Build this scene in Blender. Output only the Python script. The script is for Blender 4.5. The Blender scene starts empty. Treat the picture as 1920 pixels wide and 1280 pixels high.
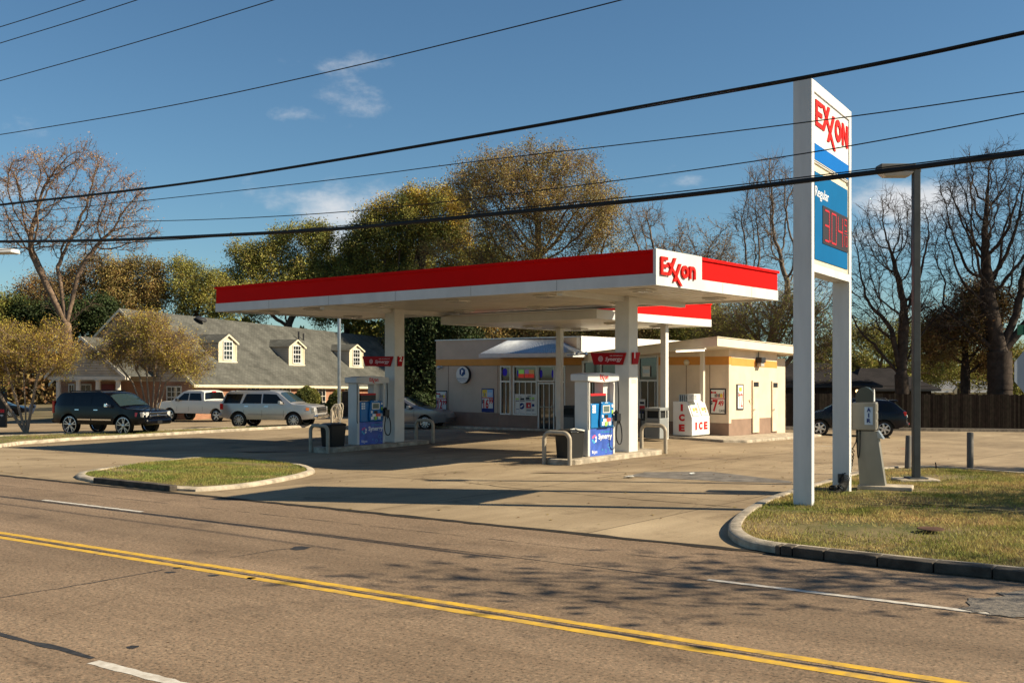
import bpy, bmesh, math, random
import numpy as np
from mathutils import Vector, Matrix
R_ = math.radians
SC = bpy.context.scene
COL = SC.collection

# ------------------------------------------------------------------ camera, sky, sun, exposure
FPX, UC, VH, CAMH = 1942.0, 960.0, 698.0, 2.5
cam_d = bpy.data.cameras.new('camera'); cam = bpy.data.objects.new('camera', cam_d); COL.objects.link(cam)
cam.location = (0, 0, CAMH); cam.rotation_euler = (R_(90), 0, 0)
cam_d.sensor_width = 36; cam_d.lens = 36*FPX/1920; cam_d.shift_y = (VH-640)/1920; cam_d.clip_end = 3000
SC.camera = cam
SUN_AZ, SUN_EL = math.atan2(.988, -.155), R_(34.7)
sd = Vector((math.sin(SUN_AZ)*math.cos(SUN_EL), math.cos(SUN_AZ)*math.cos(SUN_EL), math.sin(SUN_EL)))
sl = bpy.data.lights.new('sun', 'SUN'); sl.energy = 5.0; sl.angle = R_(.55); sl.color = (1, .865, .63)
so = bpy.data.objects.new('sun', sl); COL.objects.link(so); so.rotation_euler = (-sd).to_track_quat('-Z', 'Y').to_euler(); so.location = (40, 0, 60)
W = bpy.data.worlds.new('World'); SC.world = W; W.use_nodes = True
def build_world():
    nt = W.node_tree; N = nt.nodes; L = nt.links; N.clear()
    out = N.new('ShaderNodeOutputWorld'); bg = N.new('ShaderNodeBackground')
    sky = N.new('ShaderNodeTexSky'); sky.sky_type = 'NISHITA'; sky.sun_disc = False
    sky.sun_elevation = SUN_EL; sky.sun_rotation = SUN_AZ; sky.air_density = 1.0; sky.dust_density = .25; sky.ozone_density = 2.6
    bg.inputs[1].default_value = SKY
    tc = N.new('ShaderNodeTexCoord'); sep = N.new('ShaderNodeSeparateXYZ'); L.new(tc.outputs['Generated'], sep.inputs[0])
    def m(op, a, b=None, c=None):
        n = N.new('ShaderNodeMath'); n.operation = op
        for i, x in enumerate((a, b, c)):
            if x is None: continue
            if isinstance(x, (int, float)): n.inputs[i].default_value = x
            else: L.new(x, n.inputs[i])
        return n.outputs[0]
    yy = m('MAXIMUM', sep.outputs[1], .05)
    ax = m('DIVIDE', sep.outputs[0], yy); az = m('DIVIDE', sep.outputs[2], yy)
    nz = N.new('ShaderNodeTexNoise'); nz.inputs['Scale'].default_value = 13; nz.inputs['Detail'].default_value = 8; nz.inputs['Roughness'].default_value = .62
    mp = N.new('ShaderNodeMapping'); mp.inputs['Scale'].default_value = (1, 1, 1.9); mp.inputs['Location'].default_value = (.35, .1, .2)
    L.new(tc.outputs['Generated'], mp.inputs[0]); L.new(mp.outputs[0], nz.inputs['Vector'])
    tot = None
    for (u, v, su, sv, amp) in [(625, 114, 75, 20, .55), (570, 218, 60, 22, .5), (655, 205, 60, 34, .5), (660, 392, 100, 42, 1.0), (525, 390, 50, 18, .4),
                                (640, 455, 80, 34, .9), (1690, 380, 105, 36, 1.15), (20, 355, 70, 24, .75), (1290, 335, 70, 15, .3), (1380, 365, 60, 10, .3),
                                (1480, 48, 30, 10, .15), (1640, 450, 70, 34, .7), (-250, 300, 200, 60, .6), (2300, 330, 220, 60, .7), (1560, 560, 200, 30, .5), (600, 500, 60, 30, .45)]:
        dx = m('DIVIDE', m('SUBTRACT', ax, (u-UC)/FPX), su*1.25/FPX); dz = m('DIVIDE', m('SUBTRACT', az, (VH-v)/FPX), sv*1.2/FPX)
        g = m('MULTIPLY', m('POWER', 2.718, m('MULTIPLY', m('ADD', m('MULTIPLY', dx, dx), m('MULTIPLY', dz, dz)), -1.0)), amp)
        tot = g if tot is None else m('MAXIMUM', tot, g)
    cl = m('ADD', m('MULTIPLY', m('SUBTRACT', nz.outputs[0], .585), 2.3), tot)
    rp = N.new('ShaderNodeMapRange'); rp.interpolation_type = 'SMOOTHSTEP'; L.new(cl, rp.inputs[0])
    rp.inputs[1].default_value = .0; rp.inputs[2].default_value = 1.05; rp.inputs[3].default_value = 0; rp.inputs[4].default_value = .8
    fac = m('MULTIPLY', rp.outputs[0], m('GREATER_THAN', tot, .02))
    hue = N.new('ShaderNodeMixRGB'); hue.blend_type = 'MULTIPLY'; hue.inputs[0].default_value = 1; L.new(sky.outputs[0], hue.inputs[1]); hue.inputs[2].default_value = (*SKYTINT, 1)
    mx = N.new('ShaderNodeMixRGB'); L.new(fac, mx.inputs[0]); L.new(hue.outputs[0], mx.inputs[1])
    c = CLOUD/SKY; mx.inputs[2].default_value = (c*1.0, c*.98, c*.97, 1)
    L.new(mx.outputs[0], bg.inputs[0]); L.new(bg.outputs[0], out.inputs[0])
SKY, CLOUD, SKYTINT = .047, .46, (.77, 1.03, 1.11)
build_world()
SC.view_settings.view_transform = 'Standard'; SC.view_settings.look = 'None'; SC.view_settings.exposure = .93; SC.view_settings.gamma = 1

# ------------------------------------------------------------------ frames and pixel-to-place helpers
LX, LY = -.7787, .6275          # along the long side of the canopy (to the left, away)
RX, RY = .6275, .7787           # along the short side (to the right, away)
CX, CY = 3.61, 26.09            # near corner of the canopy
RN = (.5598, .8287); RD = (-.8287, .5598)   # across and along the road
def sst(x, a, b):
    t = min(1, max(0, (x-a)/(b-a))); return t*t*(3-2*t)
def gz(x, y):
    c = RN[0]*x+RN[1]*y
    x = max(-70, min(70, x))
    return .02*min(0, x-2)*sst(c, 14.5, 25) - .03*max(0, x-6)*sst(c, 24, 36)
def G(u, v, dz=0):
    """point of the ground under a photo pixel"""
    k = (v-VH)/FPX; m = (u-UC)/FPX; Y = CAMH/k
    for _ in range(40):
        z = gz(m*Y, Y)+dz; Y = Y*.5+.5*(CAMH-z)/k
    return Vector((m*Y, Y, gz(m*Y, Y)+dz))
def PY(u, v, Y): return Vector(((u-UC)/FPX*Y, Y, CAMH-(v-VH)/FPX*Y))
def S(a, b, z): return Vector((CX+a*LX+b*RX, CY+a*LY+b*RY, z))
def ua(u, b):
    m = (u-UC)/FPX; return (m*(CY+b*RY)-(CX+b*RX))/(LX-m*LY)
def ub(u, a):
    m = (u-UC)/FPX; return (m*(CY+a*LY)-(CX+a*LX))/(RX-m*RY)
def zv(v, a, b): return CAMH-(v-VH)/FPX*(CY+a*LY+b*RY)
def rc(c, t, z=0): return Vector((RN[0]*c+RD[0]*t, RN[1]*c+RD[1]*t, z))

# ------------------------------------------------------------------ materials
MATS = {}
def lin(c): return tuple(x for x in c)
def mat(name, col, rough=.6, metal=0, var=0, vscale=3, bump=0, bscale=40, spec=.25, emit=0, coat=0, col2=None, island=0, trans=0, stretch=None, mapped='Object', detail=5):
    if name in MATS: return MATS[name]
    m = bpy.data.materials.new(name); m.use_nodes = True; MATS[name] = m
    nt = m.node_tree; N = nt.nodes; L = nt.links; b = N['Principled BSDF']
    b.inputs['Roughness'].default_value = rough; b.inputs['Metallic'].default_value = metal; b.inputs['Specular IOR Level'].default_value = spec
    b.inputs['Coat Weight'].default_value = coat; b.inputs['Coat Roughness'].default_value = .05
    b.inputs['Base Color'].default_value = (*col, 1)
    if emit: b.inputs['Emission Color'].default_value = (*col, 1); b.inputs['Emission Strength'].default_value = emit
    if trans:
        tr = N.new('ShaderNodeBsdfTranslucent'); mx = N.new('ShaderNodeMixShader'); mx.inputs[0].default_value = trans
        L.new(b.outputs[0], mx.inputs[1]); L.new(tr.outputs[0], mx.inputs[2]); L.new(mx.outputs[0], N['Material Output'].inputs[0])
    tc = N.new('ShaderNodeTexCoord'); src = tc.outputs[mapped]
    if stretch:
        mp = N.new('ShaderNodeMapping'); mp.inputs['Scale'].default_value = stretch; L.new(src, mp.inputs[0]); src = mp.outputs[0]
    if var or col2:
        nz = N.new('ShaderNodeTexNoise'); nz.inputs['Scale'].default_value = vscale; nz.inputs['Detail'].default_value = detail; nz.inputs['Roughness'].default_value = .6; L.new(src, nz.inputs['Vector'])
        rp = N.new('ShaderNodeValToRGB'); rp.color_ramp.elements[0].position = .36; rp.color_ramp.elements[1].position = .64
        c2 = col2 or tuple(x*(1-var) for x in col); c1 = col if col2 else tuple(min(1, x*(1+var*.5)) for x in col)
        rp.color_ramp.elements[0].color = (*c2, 1); rp.color_ramp.elements[1].color = (*c1, 1)
        L.new(nz.outputs[0], rp.inputs[0]); last = rp.outputs[0]
        if island:
            ge = N.new('ShaderNodeNewGeometry'); hs = N.new('ShaderNodeHueSaturation'); mr = N.new('ShaderNodeMapRange'); L.new(ge.outputs['Random Per Island'], mr.inputs[0])
            mr.inputs[3].default_value = 1-island; mr.inputs[4].default_value = 1+island; L.new(mr.outputs[0], hs.inputs['Value'])
            mr2 = N.new('ShaderNodeMapRange'); L.new(ge.outputs['Random Per Island'], mr2.inputs[0]); mr2.inputs[3].default_value = .47; mr2.inputs[4].default_value = .53
            L.new(mr2.outputs[0], hs.inputs['Hue']); L.new(last, hs.inputs['Color']); last = hs.outputs[0]
        L.new(last, b.inputs['Base Color'])
        if trans: L.new(last, tr.inputs[0])
    if bump:
        n2 = N.new('ShaderNodeTexNoise'); n2.inputs['Scale'].default_value = bscale; n2.inputs['Detail'].default_value = 4; L.new(src, n2.inputs['Vector'])
        bp = N.new('ShaderNodeBump'); bp.inputs['Strength'].default_value = bump; bp.inputs['Distance'].default_value = .02; L.new(n2.outputs[0], bp.inputs['Height']); L.new(bp.outputs[0], b.inputs['Normal'])
    return m

def ground_mat(name, cols, spk, spk_scale, joints=None, angle=0, stains=None, rough=.85, tracks=0, spots=()):
    """concrete / worn asphalt: broad patches, fine aggregate, stains, cracks, optional joints"""
    m = bpy.data.materials.new(name); m.use_nodes = True; MATS[name] = m
    nt = m.node_tree; N = nt.nodes; L = nt.links; b = N['Principled BSDF']; b.inputs['Roughness'].default_value = rough; b.inputs['Specular IOR Level'].default_value = .25
    tc = N.new('ShaderNodeTexCoord'); mp = N.new('ShaderNodeMapping'); mp.inputs['Rotation'].default_value = (0, 0, angle); L.new(tc.outputs['Object'], mp.inputs[0]); src = mp.outputs[0]
    def noise(sc, det=5, rg=.6, stretch=None):
        s = src
        if stretch: q = N.new('ShaderNodeMapping'); q.inputs['Scale'].default_value = stretch; L.new(src, q.inputs[0]); s = q.outputs[0]
        n = N.new('ShaderNodeTexNoise'); n.inputs['Scale'].default_value = sc; n.inputs['Detail'].default_value = det; n.inputs['Roughness'].default_value = rg; L.new(s, n.inputs['Vector']); return n.outputs[0]
    def ramp(x, stops):
        r = N.new('ShaderNodeValToRGB'); e = r.color_ramp.elements
        while len(e) < len(stops): e.new(.5)
        for k, (p, c) in enumerate(stops): e[k].position = p; e[k].color = (*c, 1)
        L.new(x, r.inputs[0]); return r.outputs[0]
    def mul(a, bb, f=1, t='MULTIPLY'):
        x = N.new('ShaderNodeMixRGB'); x.blend_type = t; x.inputs[0].default_value = f; L.new(a, x.inputs[1])
        L.new(bb, x.inputs[2]) if not isinstance(bb, tuple) else setattr(x.inputs[2], 'default_value', (*bb, 1)); return x.outputs[0]
    c = ramp(noise(.16, 6, .62), [(.33, cols[0]), (.5, cols[1]), (.68, cols[2])])
    c = mul(c, ramp(noise(.9, 7, .7, (.25, 1.6, 1)), [(.3, (.78, .76, .74)), (.6, (1.05, 1.05, 1.05))]))
    c = mul(c, ramp(noise(spk_scale, 3, .8), [(.34, (1-spk*.85, 1-spk, 1-spk*1.1)), (.46, (1, 1, 1)), (.55, (1+spk*.25, 1, 1-spk*.1)), (.68, (1+spk*.9, 1+spk*.85, 1+spk*.75))]))
    c = mul(c, ramp(noise(spk_scale*.3, 3, .8), [(.36, (1-spk*.16,)*3), (.62, (1+spk*.1,)*3)]))
    if stains: c = mul(c, ramp(noise(.55, 8, .72), [(.30, stains), (.44, (1, 1, 1))]))
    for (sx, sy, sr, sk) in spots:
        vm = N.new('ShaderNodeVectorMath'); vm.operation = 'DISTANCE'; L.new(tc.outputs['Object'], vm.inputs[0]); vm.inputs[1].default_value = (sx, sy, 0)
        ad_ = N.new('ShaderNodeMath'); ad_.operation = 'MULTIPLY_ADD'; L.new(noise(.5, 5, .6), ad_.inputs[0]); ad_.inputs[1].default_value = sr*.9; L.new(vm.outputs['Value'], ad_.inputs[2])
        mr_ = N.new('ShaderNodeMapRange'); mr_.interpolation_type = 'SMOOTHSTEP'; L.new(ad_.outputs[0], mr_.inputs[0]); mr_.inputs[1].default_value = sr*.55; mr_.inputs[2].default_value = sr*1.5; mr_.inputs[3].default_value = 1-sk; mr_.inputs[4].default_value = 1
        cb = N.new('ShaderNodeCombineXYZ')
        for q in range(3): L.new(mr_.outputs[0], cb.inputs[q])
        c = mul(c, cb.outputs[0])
    if tracks:
        c = mul(c, ramp(noise(.33, 3, .5, (.03, 2.2, 1)), [(.34, (1-tracks,)*3), (.62, (1+tracks*.4,)*3)]))
    # hairline cracks
    vo = N.new('ShaderNodeTexVoronoi'); vo.feature = 'DISTANCE_TO_EDGE'; vo.inputs['Scale'].default_value = .16
    dn = N.new('ShaderNodeTexNoise'); dn.inputs['Scale'].default_value = .9; dn.inputs['Detail'].default_value = 6; L.new(src, dn.inputs['Vector'])
    ad = N.new('ShaderNodeMixRGB'); ad.blend_type = 'ADD'; ad.inputs[0].default_value = 1.2; L.new(src, ad.inputs[1]); L.new(dn.outputs['Color'], ad.inputs[2]); L.new(ad.outputs[0], vo.inputs['Vector'])
    c = mul(c, ramp(vo.outputs['Distance'], [(0, (.45, .42, .4)), (.0035, (1, 1, 1))]), .45)
    hgt = noise(spk_scale, 3, .8)
    if joints:
        br = N.new('ShaderNodeTexBrick'); br.offset = 0; br.inputs['Scale'].default_value = 1; br.inputs['Brick Width'].default_value = joints[0]; br.inputs['Row Height'].default_value = joints[1]
        br.inputs['Mortar Size'].default_value = .022; br.inputs['Mortar Smooth'].default_value = .3; br.inputs['Color1'].default_value = (1, 1, 1, 1); br.inputs['Color2'].default_value = (.86, .85, .84, 1); br.inputs['Mortar'].default_value = (.3, .28, .26, 1)
        L.new(src, br.inputs['Vector']); c = mul(c, br.outputs['Color'], .85)
    L.new(c, b.inputs['Base Color'])
    bp = N.new('ShaderNodeBump'); bp.inputs['Strength'].default_value = .45; bp.inputs['Distance'].default_value = .006; L.new(hgt, bp.inputs['Height']); L.new(bp.outputs[0], b.inputs['Normal'])
    return m

def pattern_mat(name, c1, c2, mortar, bw, rh, ms, rot=(0, 0, 0), rough=.85, off=.5, bump=.4, var=.25):
    """brick / shingle / siding pattern"""
    m = bpy.data.materials.new(name); m.use_nodes = True; MATS[name] = m
    nt = m.node_tree; N = nt.nodes; L = nt.links; b = N['Principled BSDF']; b.inputs['Roughness'].default_value = rough; b.inputs['Specular IOR Level'].default_value = .1
    uv = N.new('ShaderNodeUVMap'); uv.uv_map = 'UVMap'
    br = N.new('ShaderNodeTexBrick'); br.offset = off; br.inputs['Scale'].default_value = 1; br.inputs['Brick Width'].default_value = bw; br.inputs['Row Height'].default_value = rh
    br.inputs['Mortar Size'].default_value = ms; br.inputs['Color1'].default_value = (*c1, 1); br.inputs['Color2'].default_value = (*c2, 1); br.inputs['Mortar'].default_value = (*mortar, 1)
    L.new(uv.outputs[0], br.inputs['Vector'])
    nz = N.new('ShaderNodeTexNoise'); nz.inputs['Scale'].default_value = .8; nz.inputs['Detail'].default_value = 7; L.new(uv.outputs[0], nz.inputs['Vector'])
    rp = N.new('ShaderNodeValToRGB'); rp.color_ramp.elements[0].position = .35; rp.color_ramp.elements[1].position = .65; rp.color_ramp.elements[0].color = (1-var, 1-var, 1-var, 1); rp.color_ramp.elements[1].color = (1.1, 1.1, 1.1, 1)
    L.new(nz.outputs[0], rp.inputs[0]); mx = N.new('ShaderNodeMixRGB'); mx.blend_type = 'MULTIPLY'; mx.inputs[0].default_value = 1; L.new(br.outputs[0], mx.inputs[1]); L.new(rp.outputs[0], mx.inputs[2]); L.new(mx.outputs[0], b.inputs['Base Color'])
    bp = N.new('ShaderNodeBump'); bp.invert = True; bp.inputs['Strength'].default_value = bump; bp.inputs['Distance'].default_value = .01; L.new(br.outputs['Fac'], bp.inputs['Height']); L.new(bp.outputs[0], b.inputs['Normal'])
    return m

ROADANG = -math.atan2(RD[1], RD[0]); STANG = -math.atan2(RY, RX)
ground_mat('worn_asphalt', [(.15, .116, .079), (.182, .141, .097), (.215, .168, .117)], .85, 26, None, ROADANG, (.62, .62, .63), tracks=.16)
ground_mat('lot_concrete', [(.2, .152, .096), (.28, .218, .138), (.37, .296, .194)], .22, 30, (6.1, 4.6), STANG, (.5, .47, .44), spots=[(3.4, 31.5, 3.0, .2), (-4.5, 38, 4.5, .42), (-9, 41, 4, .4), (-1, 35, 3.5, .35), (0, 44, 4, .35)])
mat('earth', (.11, .095, .045), .95, var=.5, vscale=.4, bump=.3, bscale=8, col2=(.16, .12, .07))
mat('seam', (.3, .3, .29), .6)
mat('grass_soil', (.085, .085, .028), .95, vscale=.9, col2=(.2, .145, .07), bump=.6, bscale=30, detail=8)
mat('kerb_concrete', (.4, .34, .26), .85, var=.4, vscale=3.5, bump=.4, bscale=30)
mat('kerb_dark', (.08, .066, .052), .9, var=.45, vscale=4, bump=.4, bscale=30)  # lowered tone stands in for side and tree shade on the kerb
mat('white_paint', (.62, .62, .61), .5, var=.12, vscale=1.2, stretch=(2, 2, .35), spec=.2)
mat('road_white', (.55, .52, .47), .8, vscale=9, col2=(.38, .34, .29), detail=8)
mat('road_yellow', (.6, .36, .03), .8, vscale=6, col2=(.36, .23, .06), detail=9)
mat('tar', (.035, .033, .032), .6, var=.4, vscale=12)
mat('gap_dark', (.02, .016, .012), .95, var=.5, vscale=6)
mat('fascia_red', (.6, .003, .002), .7, var=.05, vscale=.6, spec=.08)
mat('fascia_white', (.6, .6, .59), .5, var=.1, vscale=1.1, stretch=(1, 1, .5), spec=.2)
mat('letter_red', (.68, .01, .005), .6, spec=.15)
mat('soffit_metal', (.62, .58, .5), .38, metal=.15, var=.1, vscale=1.2, spec=.6)
mat('column_white', (.6, .59, .56), .35, var=.06, vscale=2)
mat('lens', (.42, .4, .36), .25, spec=.6)
mat('galv', (.42, .44, .46), .35, metal=.85, var=.15, vscale=5)
mat('lamp_grey', (.1, .095, .085), .55, var=.15, vscale=4)
mat('pole_grey', (.055, .06, .062), .5, metal=.3, var=.2, vscale=3)  # darkened to stand for the shaded near side of the lamp post
mat('stainless', (.3, .28, .24), .38, metal=.5, var=.12, vscale=2.5, stretch=(1, 1, .4))
mat('rubber', (.012, .012, .012), .6); mat('black_plastic', (.015, .016, .018), .35)
mat('dark_trim', (.03, .03, .032), .45)
mat('glass_dark', (.012, .015, .018), .04, spec=1.0); mat('glass_tint', (.004, .005, .006), .03, spec=.35)
mat('glass_sky', (.02, .035, .04), .05, spec=.5)
mat('chrome', (.75, .75, .76), .14, metal=1); mat('alloy', (.62, .63, .65), .28, metal=.85)
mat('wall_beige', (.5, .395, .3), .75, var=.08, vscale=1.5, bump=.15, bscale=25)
mat('wall_beige_lit', (.68, .545, .395), .75, var=.08, vscale=1.5, bump=.15, bscale=25)  # brighter copy of the beige for the wing; sunlight put into its colour
mat('wall_brown', (.25, .165, .12), .75, var=.12, vscale=2, bump=.15, bscale=25)
mat('wall_orange', (.62, .27, .06), .7, var=.08, vscale=2)
mat('parapet_white', (.78, .74, .68), .6, var=.04, vscale=2)
mat('slab_cream', (.68, .6, .48), .65, var=.08, vscale=1.5)
mat('frame_alu', (.6, .59, .56), .4, metal=.2)
mat('pump_blue', (.012, .16, .42), .3, var=.08, vscale=5); mat('pump_deep', (.01, .07, .3), .35); mat('pump_violet', (.05, .11, .45), .35, var=.3, vscale=4)
mat('bollard_tan', (.36, .31, .24), .5, var=.15, vscale=6)
mat('sign_red', (.36, .004, .008), .6, spec=.15); mat('text_white', (.8, .8, .8), .5); mat('text_black', (.02, .02, .025), .5)
mat('paper', (.66, .65, .6), .6, var=.03); mat('poster_red', (.5, .015, .02), .5); mat('poster_yellow', (.75, .5, .05), .5); mat('poster_blue', (.012, .03, .16), .5); mat('lime', (.35, .6, .1), .5); mat('sky_blue', (.08, .4, .6), .5)
mat('sign_blue', (.002, .12, .42), .7, spec=.08, var=.06, vscale=1.5); mat('price_blue', (.001, .1, .26), .7, spec=.08, var=.06, vscale=1.5)
mat('led_red', (.5, .02, .03), .5, emit=.09); mat('led_face', (.035, .03, .035), .5, spec=.1)
mat('tube_light', (1, .86, .6), .5, emit=1.2); mat('neon_blue', (.02, .008, .35), .5, emit=.05); mat('warm_lamp', (1, .6, .25), .5, emit=2.5)
mat('trim_cream', (.64, .57, .42), .6, var=.1, vscale=3); mat('porch_white', (.55, .5, .42), .6, var=.08, vscale=3)
pattern_mat('brick', (.27, .115, .065), (.34, .155, .09), (.3, .22, .16), .21, .075, .009)
pattern_mat('shingle', (.09, .09, .08), (.125, .123, .11), (.055, .055, .05), .33, .14, .012, rough=.95, bump=.6, var=.3)
pattern_mat('siding', (.43, .36, .28), (.45, .38, .295), (.2, .165, .13), 30, .16, .012, off=0)
pattern_mat('siding_cream', (.6, .54, .4), (.62, .56, .42), (.34, .3, .22), 30, .13, .010, off=0)
pattern_mat('fence_boards', (.035, .026, .02), (.05, .037, .028), (.012, .01, .008), .15, 12, .008, off=0, var=.45)
pattern_mat('metal_roof', (.16, .16, .165), (.18, .18, .185), (.07, .07, .07), .4, 30, .02, off=0, rough=.5)
mat('red_light', (.45, .008, .008), .2, coat=1); mat('amber', (.7, .2, .03), .2, coat=1); mat('headlight', (.7, .7, .68), .08, spec=1, metal=.4)
mat('paint_black', (.001, .0015, .004), .18, coat=.05, spec=.3); mat('paint_silver', (.46, .44, .42), .3, metal=.55, coat=.8); mat('paint_white', (.66, .64, .58), .3, coat=.8); mat('paint_navy', (.003, .004, .01), .2, coat=.1, spec=.3); mat('paint_grey', (.2, .2, .21), .3, metal=.5, coat=.8)
mat('bark_brown', (.11, .078, .055), .95, var=.4, vscale=3, bump=.5, bscale=14); mat('bark_dark', (.05, .036, .028), .95, var=.4, vscale=3, bump=.5, bscale=14)
mat('bark_pale', (.3, .225, .16), .9, var=.3, vscale=5, bump=.3, bscale=14); mat('bark_grey', (.17, .13, .1), .95, var=.35, vscale=4)
def leafm(n, a, b, t=.25): return mat(n, a, .7, vscale=.55, col2=b, island=.35, trans=t, spec=.25)
leafm('leaf_gold', (.5, .33, .06), (.3, .24, .05)); leafm('leaf_brown', (.37, .25, .085), (.18, .145, .05)); leafm('leaf_olive', (.36, .3, .07), (.15, .16, .04))
leafm('leaf_dark', (.05, .07, .018), (.02, .032, .01), .1); leafm('leaf_orange', (.42, .17, .05), (.3, .17, .05)); leafm('leaf_green', (.26, .23, .05), (.07, .09, .025)); leafm('leaf_rust', (.3, .18, .07), (.15, .11, .045))
leafm('leaf_tan', (.5, .27, .13), (.36, .19, .09))
mat('blade', (.17, .2, .035), .8, vscale=.7, col2=(.5, .35, .15), island=.35, trans=.3, spec=.2, detail=8)
mat('blade_green', (.16, .21, .04), .8, vscale=.9, col2=(.34, .27, .09), island=.35, trans=.3, spec=.2, detail=8)

# ------------------------------------------------------------------ mesh helpers
class MB:
    def __init__(s): s.v = []; s.f = []; s.m = []; s.uv = []
    def add(s, vs, fs, mi=0, uvs=None):
        o = len(s.v); s.v += [tuple(p) for p in vs]
        for k, f in enumerate(fs): s.f.append(tuple(i+o for i in f)); s.m.append(mi); s.uv.append(uvs[k] if uvs else None)
        return s
    def poly(s, pts, mi=0, uv=None): return s.add(pts, [tuple(range(len(pts)))], mi, [uv] if uv else None)
    def hexa(s, p, mi=0):   # 8 points: bottom 4, top 4
        return s.add(p, [(0, 3, 2, 1), (4, 5, 6, 7), (0, 1, 5, 4), (1, 2, 6, 5), (2, 3, 7, 6), (3, 0, 4, 7)], mi)
    def box(s, x0, x1, y0, y1, z0, z1, mi=0): return s.hexa([(x0, y0, z0), (x1, y0, z0), (x1, y1, z0), (x0, y1, z0), (x0, y0, z1), (x1, y0, z1), (x1, y1, z1), (x0, y1, z1)], mi)
    def sbox(s, a0, a1, b0, b1, z0, z1, mi=0): return s.hexa([S(a0, b0, z0), S(a1, b0, z0), S(a1, b1, z0), S(a0, b1, z0), S(a0, b0, z1), S(a1, b0, z1), S(a1, b1, z1), S(a0, b1, z1)], mi)
    def prism(s, pts, off, mi=0):   # polygon extruded by vector
        n = len(pts); off = Vector(off); q = [Vector(p) for p in pts]+[Vector(p)+off for p in pts]
        return s.add(q, [tuple(range(n))[::-1], tuple(range(n, 2*n))]+[(i, (i+1) % n, n+(i+1) % n, n+i) for i in range(n)], mi)
    def tube(s, pts, r, n=8, mi=0, cap=True):
        pts = [Vector(p) for p in pts]; rs = r if isinstance(r, (list, tuple)) else [r]*len(pts)
        vs = []; up = None
        for i, p in enumerate(pts):
            d = (pts[min(i+1, len(pts)-1)]-pts[max(i-1, 0)]).normalized()
            if up is None: up = Vector((0, 0, 1)) if abs(d.z) < .9 else Vector((1, 0, 0))
            x = d.cross(up).normalized(); y = x.cross(d).normalized(); up = y
            vs += [p+rs[i]*(math.cos(2*math.pi*k/n)*x+math.sin(2*math.pi*k/n)*y) for k in range(n)]
        fs = [(i*n+k, i*n+(k+1) % n, (i+1)*n+(k+1) % n, (i+1)*n+k) for i in range(len(pts)-1) for k in range(n)]
        if cap: fs += [tuple(range(n))[::-1], tuple(range((len(pts)-1)*n, len(pts)*n))]
        return s.add(vs, fs, mi)
    def lathe(s, prof, c=(0, 0, 0), ax=(0, 0, 1), n=24, mi=0, cap=True):
        ax = Vector(ax).normalized(); t = Vector((0, 0, 1)) if abs(ax.z) < .9 else Vector((1, 0, 0)); x = ax.cross(t).normalized(); y = ax.cross(x); c = Vector(c)
        vs = [c+ax*h+r*(math.cos(2*math.pi*k/n)*x+math.sin(2*math.pi*k/n)*y) for (r, h) in prof for k in range(n)]
        fs = [(i*n+k, i*n+(k+1) % n, (i+1)*n+(k+1) % n, (i+1)*n+k) for i in range(len(prof)-1) for k in range(n)]
        if cap and prof[0][0] > 1e-4: fs.append(tuple(range(n)))
        if cap and prof[-1][0] > 1e-4: fs.append(tuple(range((len(prof)-1)*n, len(prof)*n)))
        return s.add(vs, fs, mi)
    def build(s, name, mats, parent=None, smooth=None, bevel=0, recalc=True):
        if not isinstance(mats, (list, tuple)): mats = [mats]
        off = parent['_o'] if (parent is not None and '_o' in parent) else None
        me = bpy.data.meshes.new(name)
        vs = s.v
        if off: ox, oy, oz = off; vs = [(x-ox, y-oy, z-oz) for (x, y, z) in vs]
        me.from_pydata(vs, [], s.f)
        for mm in mats: me.materials.append(MATS[mm] if isinstance(mm, str) else mm)
        if any(s.m): me.polygons.foreach_set('material_index', s.m)
        if any(u is not None for u in s.uv):
            ul = me.uv_layers.new(name='UVMap')
            for p, u in zip(me.polygons, s.uv):
                if u:
                    for k, li in enumerate(p.loop_indices): ul.data[li].uv = u[k]
        o = bpy.data.objects.new(name, me); COL.objects.link(o)
        if recalc:
            bm = bmesh.new(); bm.from_mesh(me); bmesh.ops.recalc_face_normals(bm, faces=bm.faces[:])
            if smooth is not None:
                for f in bm.faces: f.smooth = True
                for e in bm.edges:
                    if len(e.link_faces) == 2 and e.calc_face_angle(0) > R_(smooth): e.smooth = False
            bm.to_mesh(me); bm.free()
        if bevel:
            b = o.modifiers.new('b', 'BEVEL'); b.width = bevel; b.segments = 2; b.limit_method = 'ANGLE'; b.angle_limit = R_(40)
        if parent is not None:
            o.parent = parent
            if off: o['_o'] = tuple(off)
        return o
def thing(name, label, cat, loc=(0, 0, 0), rz=0, group=None, world=True):
    o = bpy.data.objects.new(name, None); COL.objects.link(o); o.location = loc; o.rotation_euler = (0, 0, rz); o.empty_display_size = .3
    o['label'] = label; o['category'] = cat
    if group: o['group'] = group
    if world and rz == 0: o['_o'] = tuple(loc)
    return o
def tag(o, label, cat, group=None):
    o['label'] = label; o['category'] = cat
    if group: o['group'] = group
    return o
def struct(name, mb, m, **k): o = mb.build(name, m, **k); o['kind'] = 'structure'; return o
def dup(root, loc=None, rz=None, label=None, scale=None):
    def cp(o, par):
        c = o.copy(); COL.objects.link(c)
        if par is not None: c.parent = par; c.matrix_parent_inverse = o.matrix_parent_inverse.copy()
        for ch in [x for x in bpy.data.objects if x.parent == o and x is not c]: cp(ch, c)
        return c
    kids = {}
    r = cp(root, None)
    if loc is not None: r.location = loc
    if rz is not None: r.rotation_euler = (0, 0, rz)
    if label: r['label'] = label
    if scale: r.scale = (scale,)*3
    return r
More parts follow.
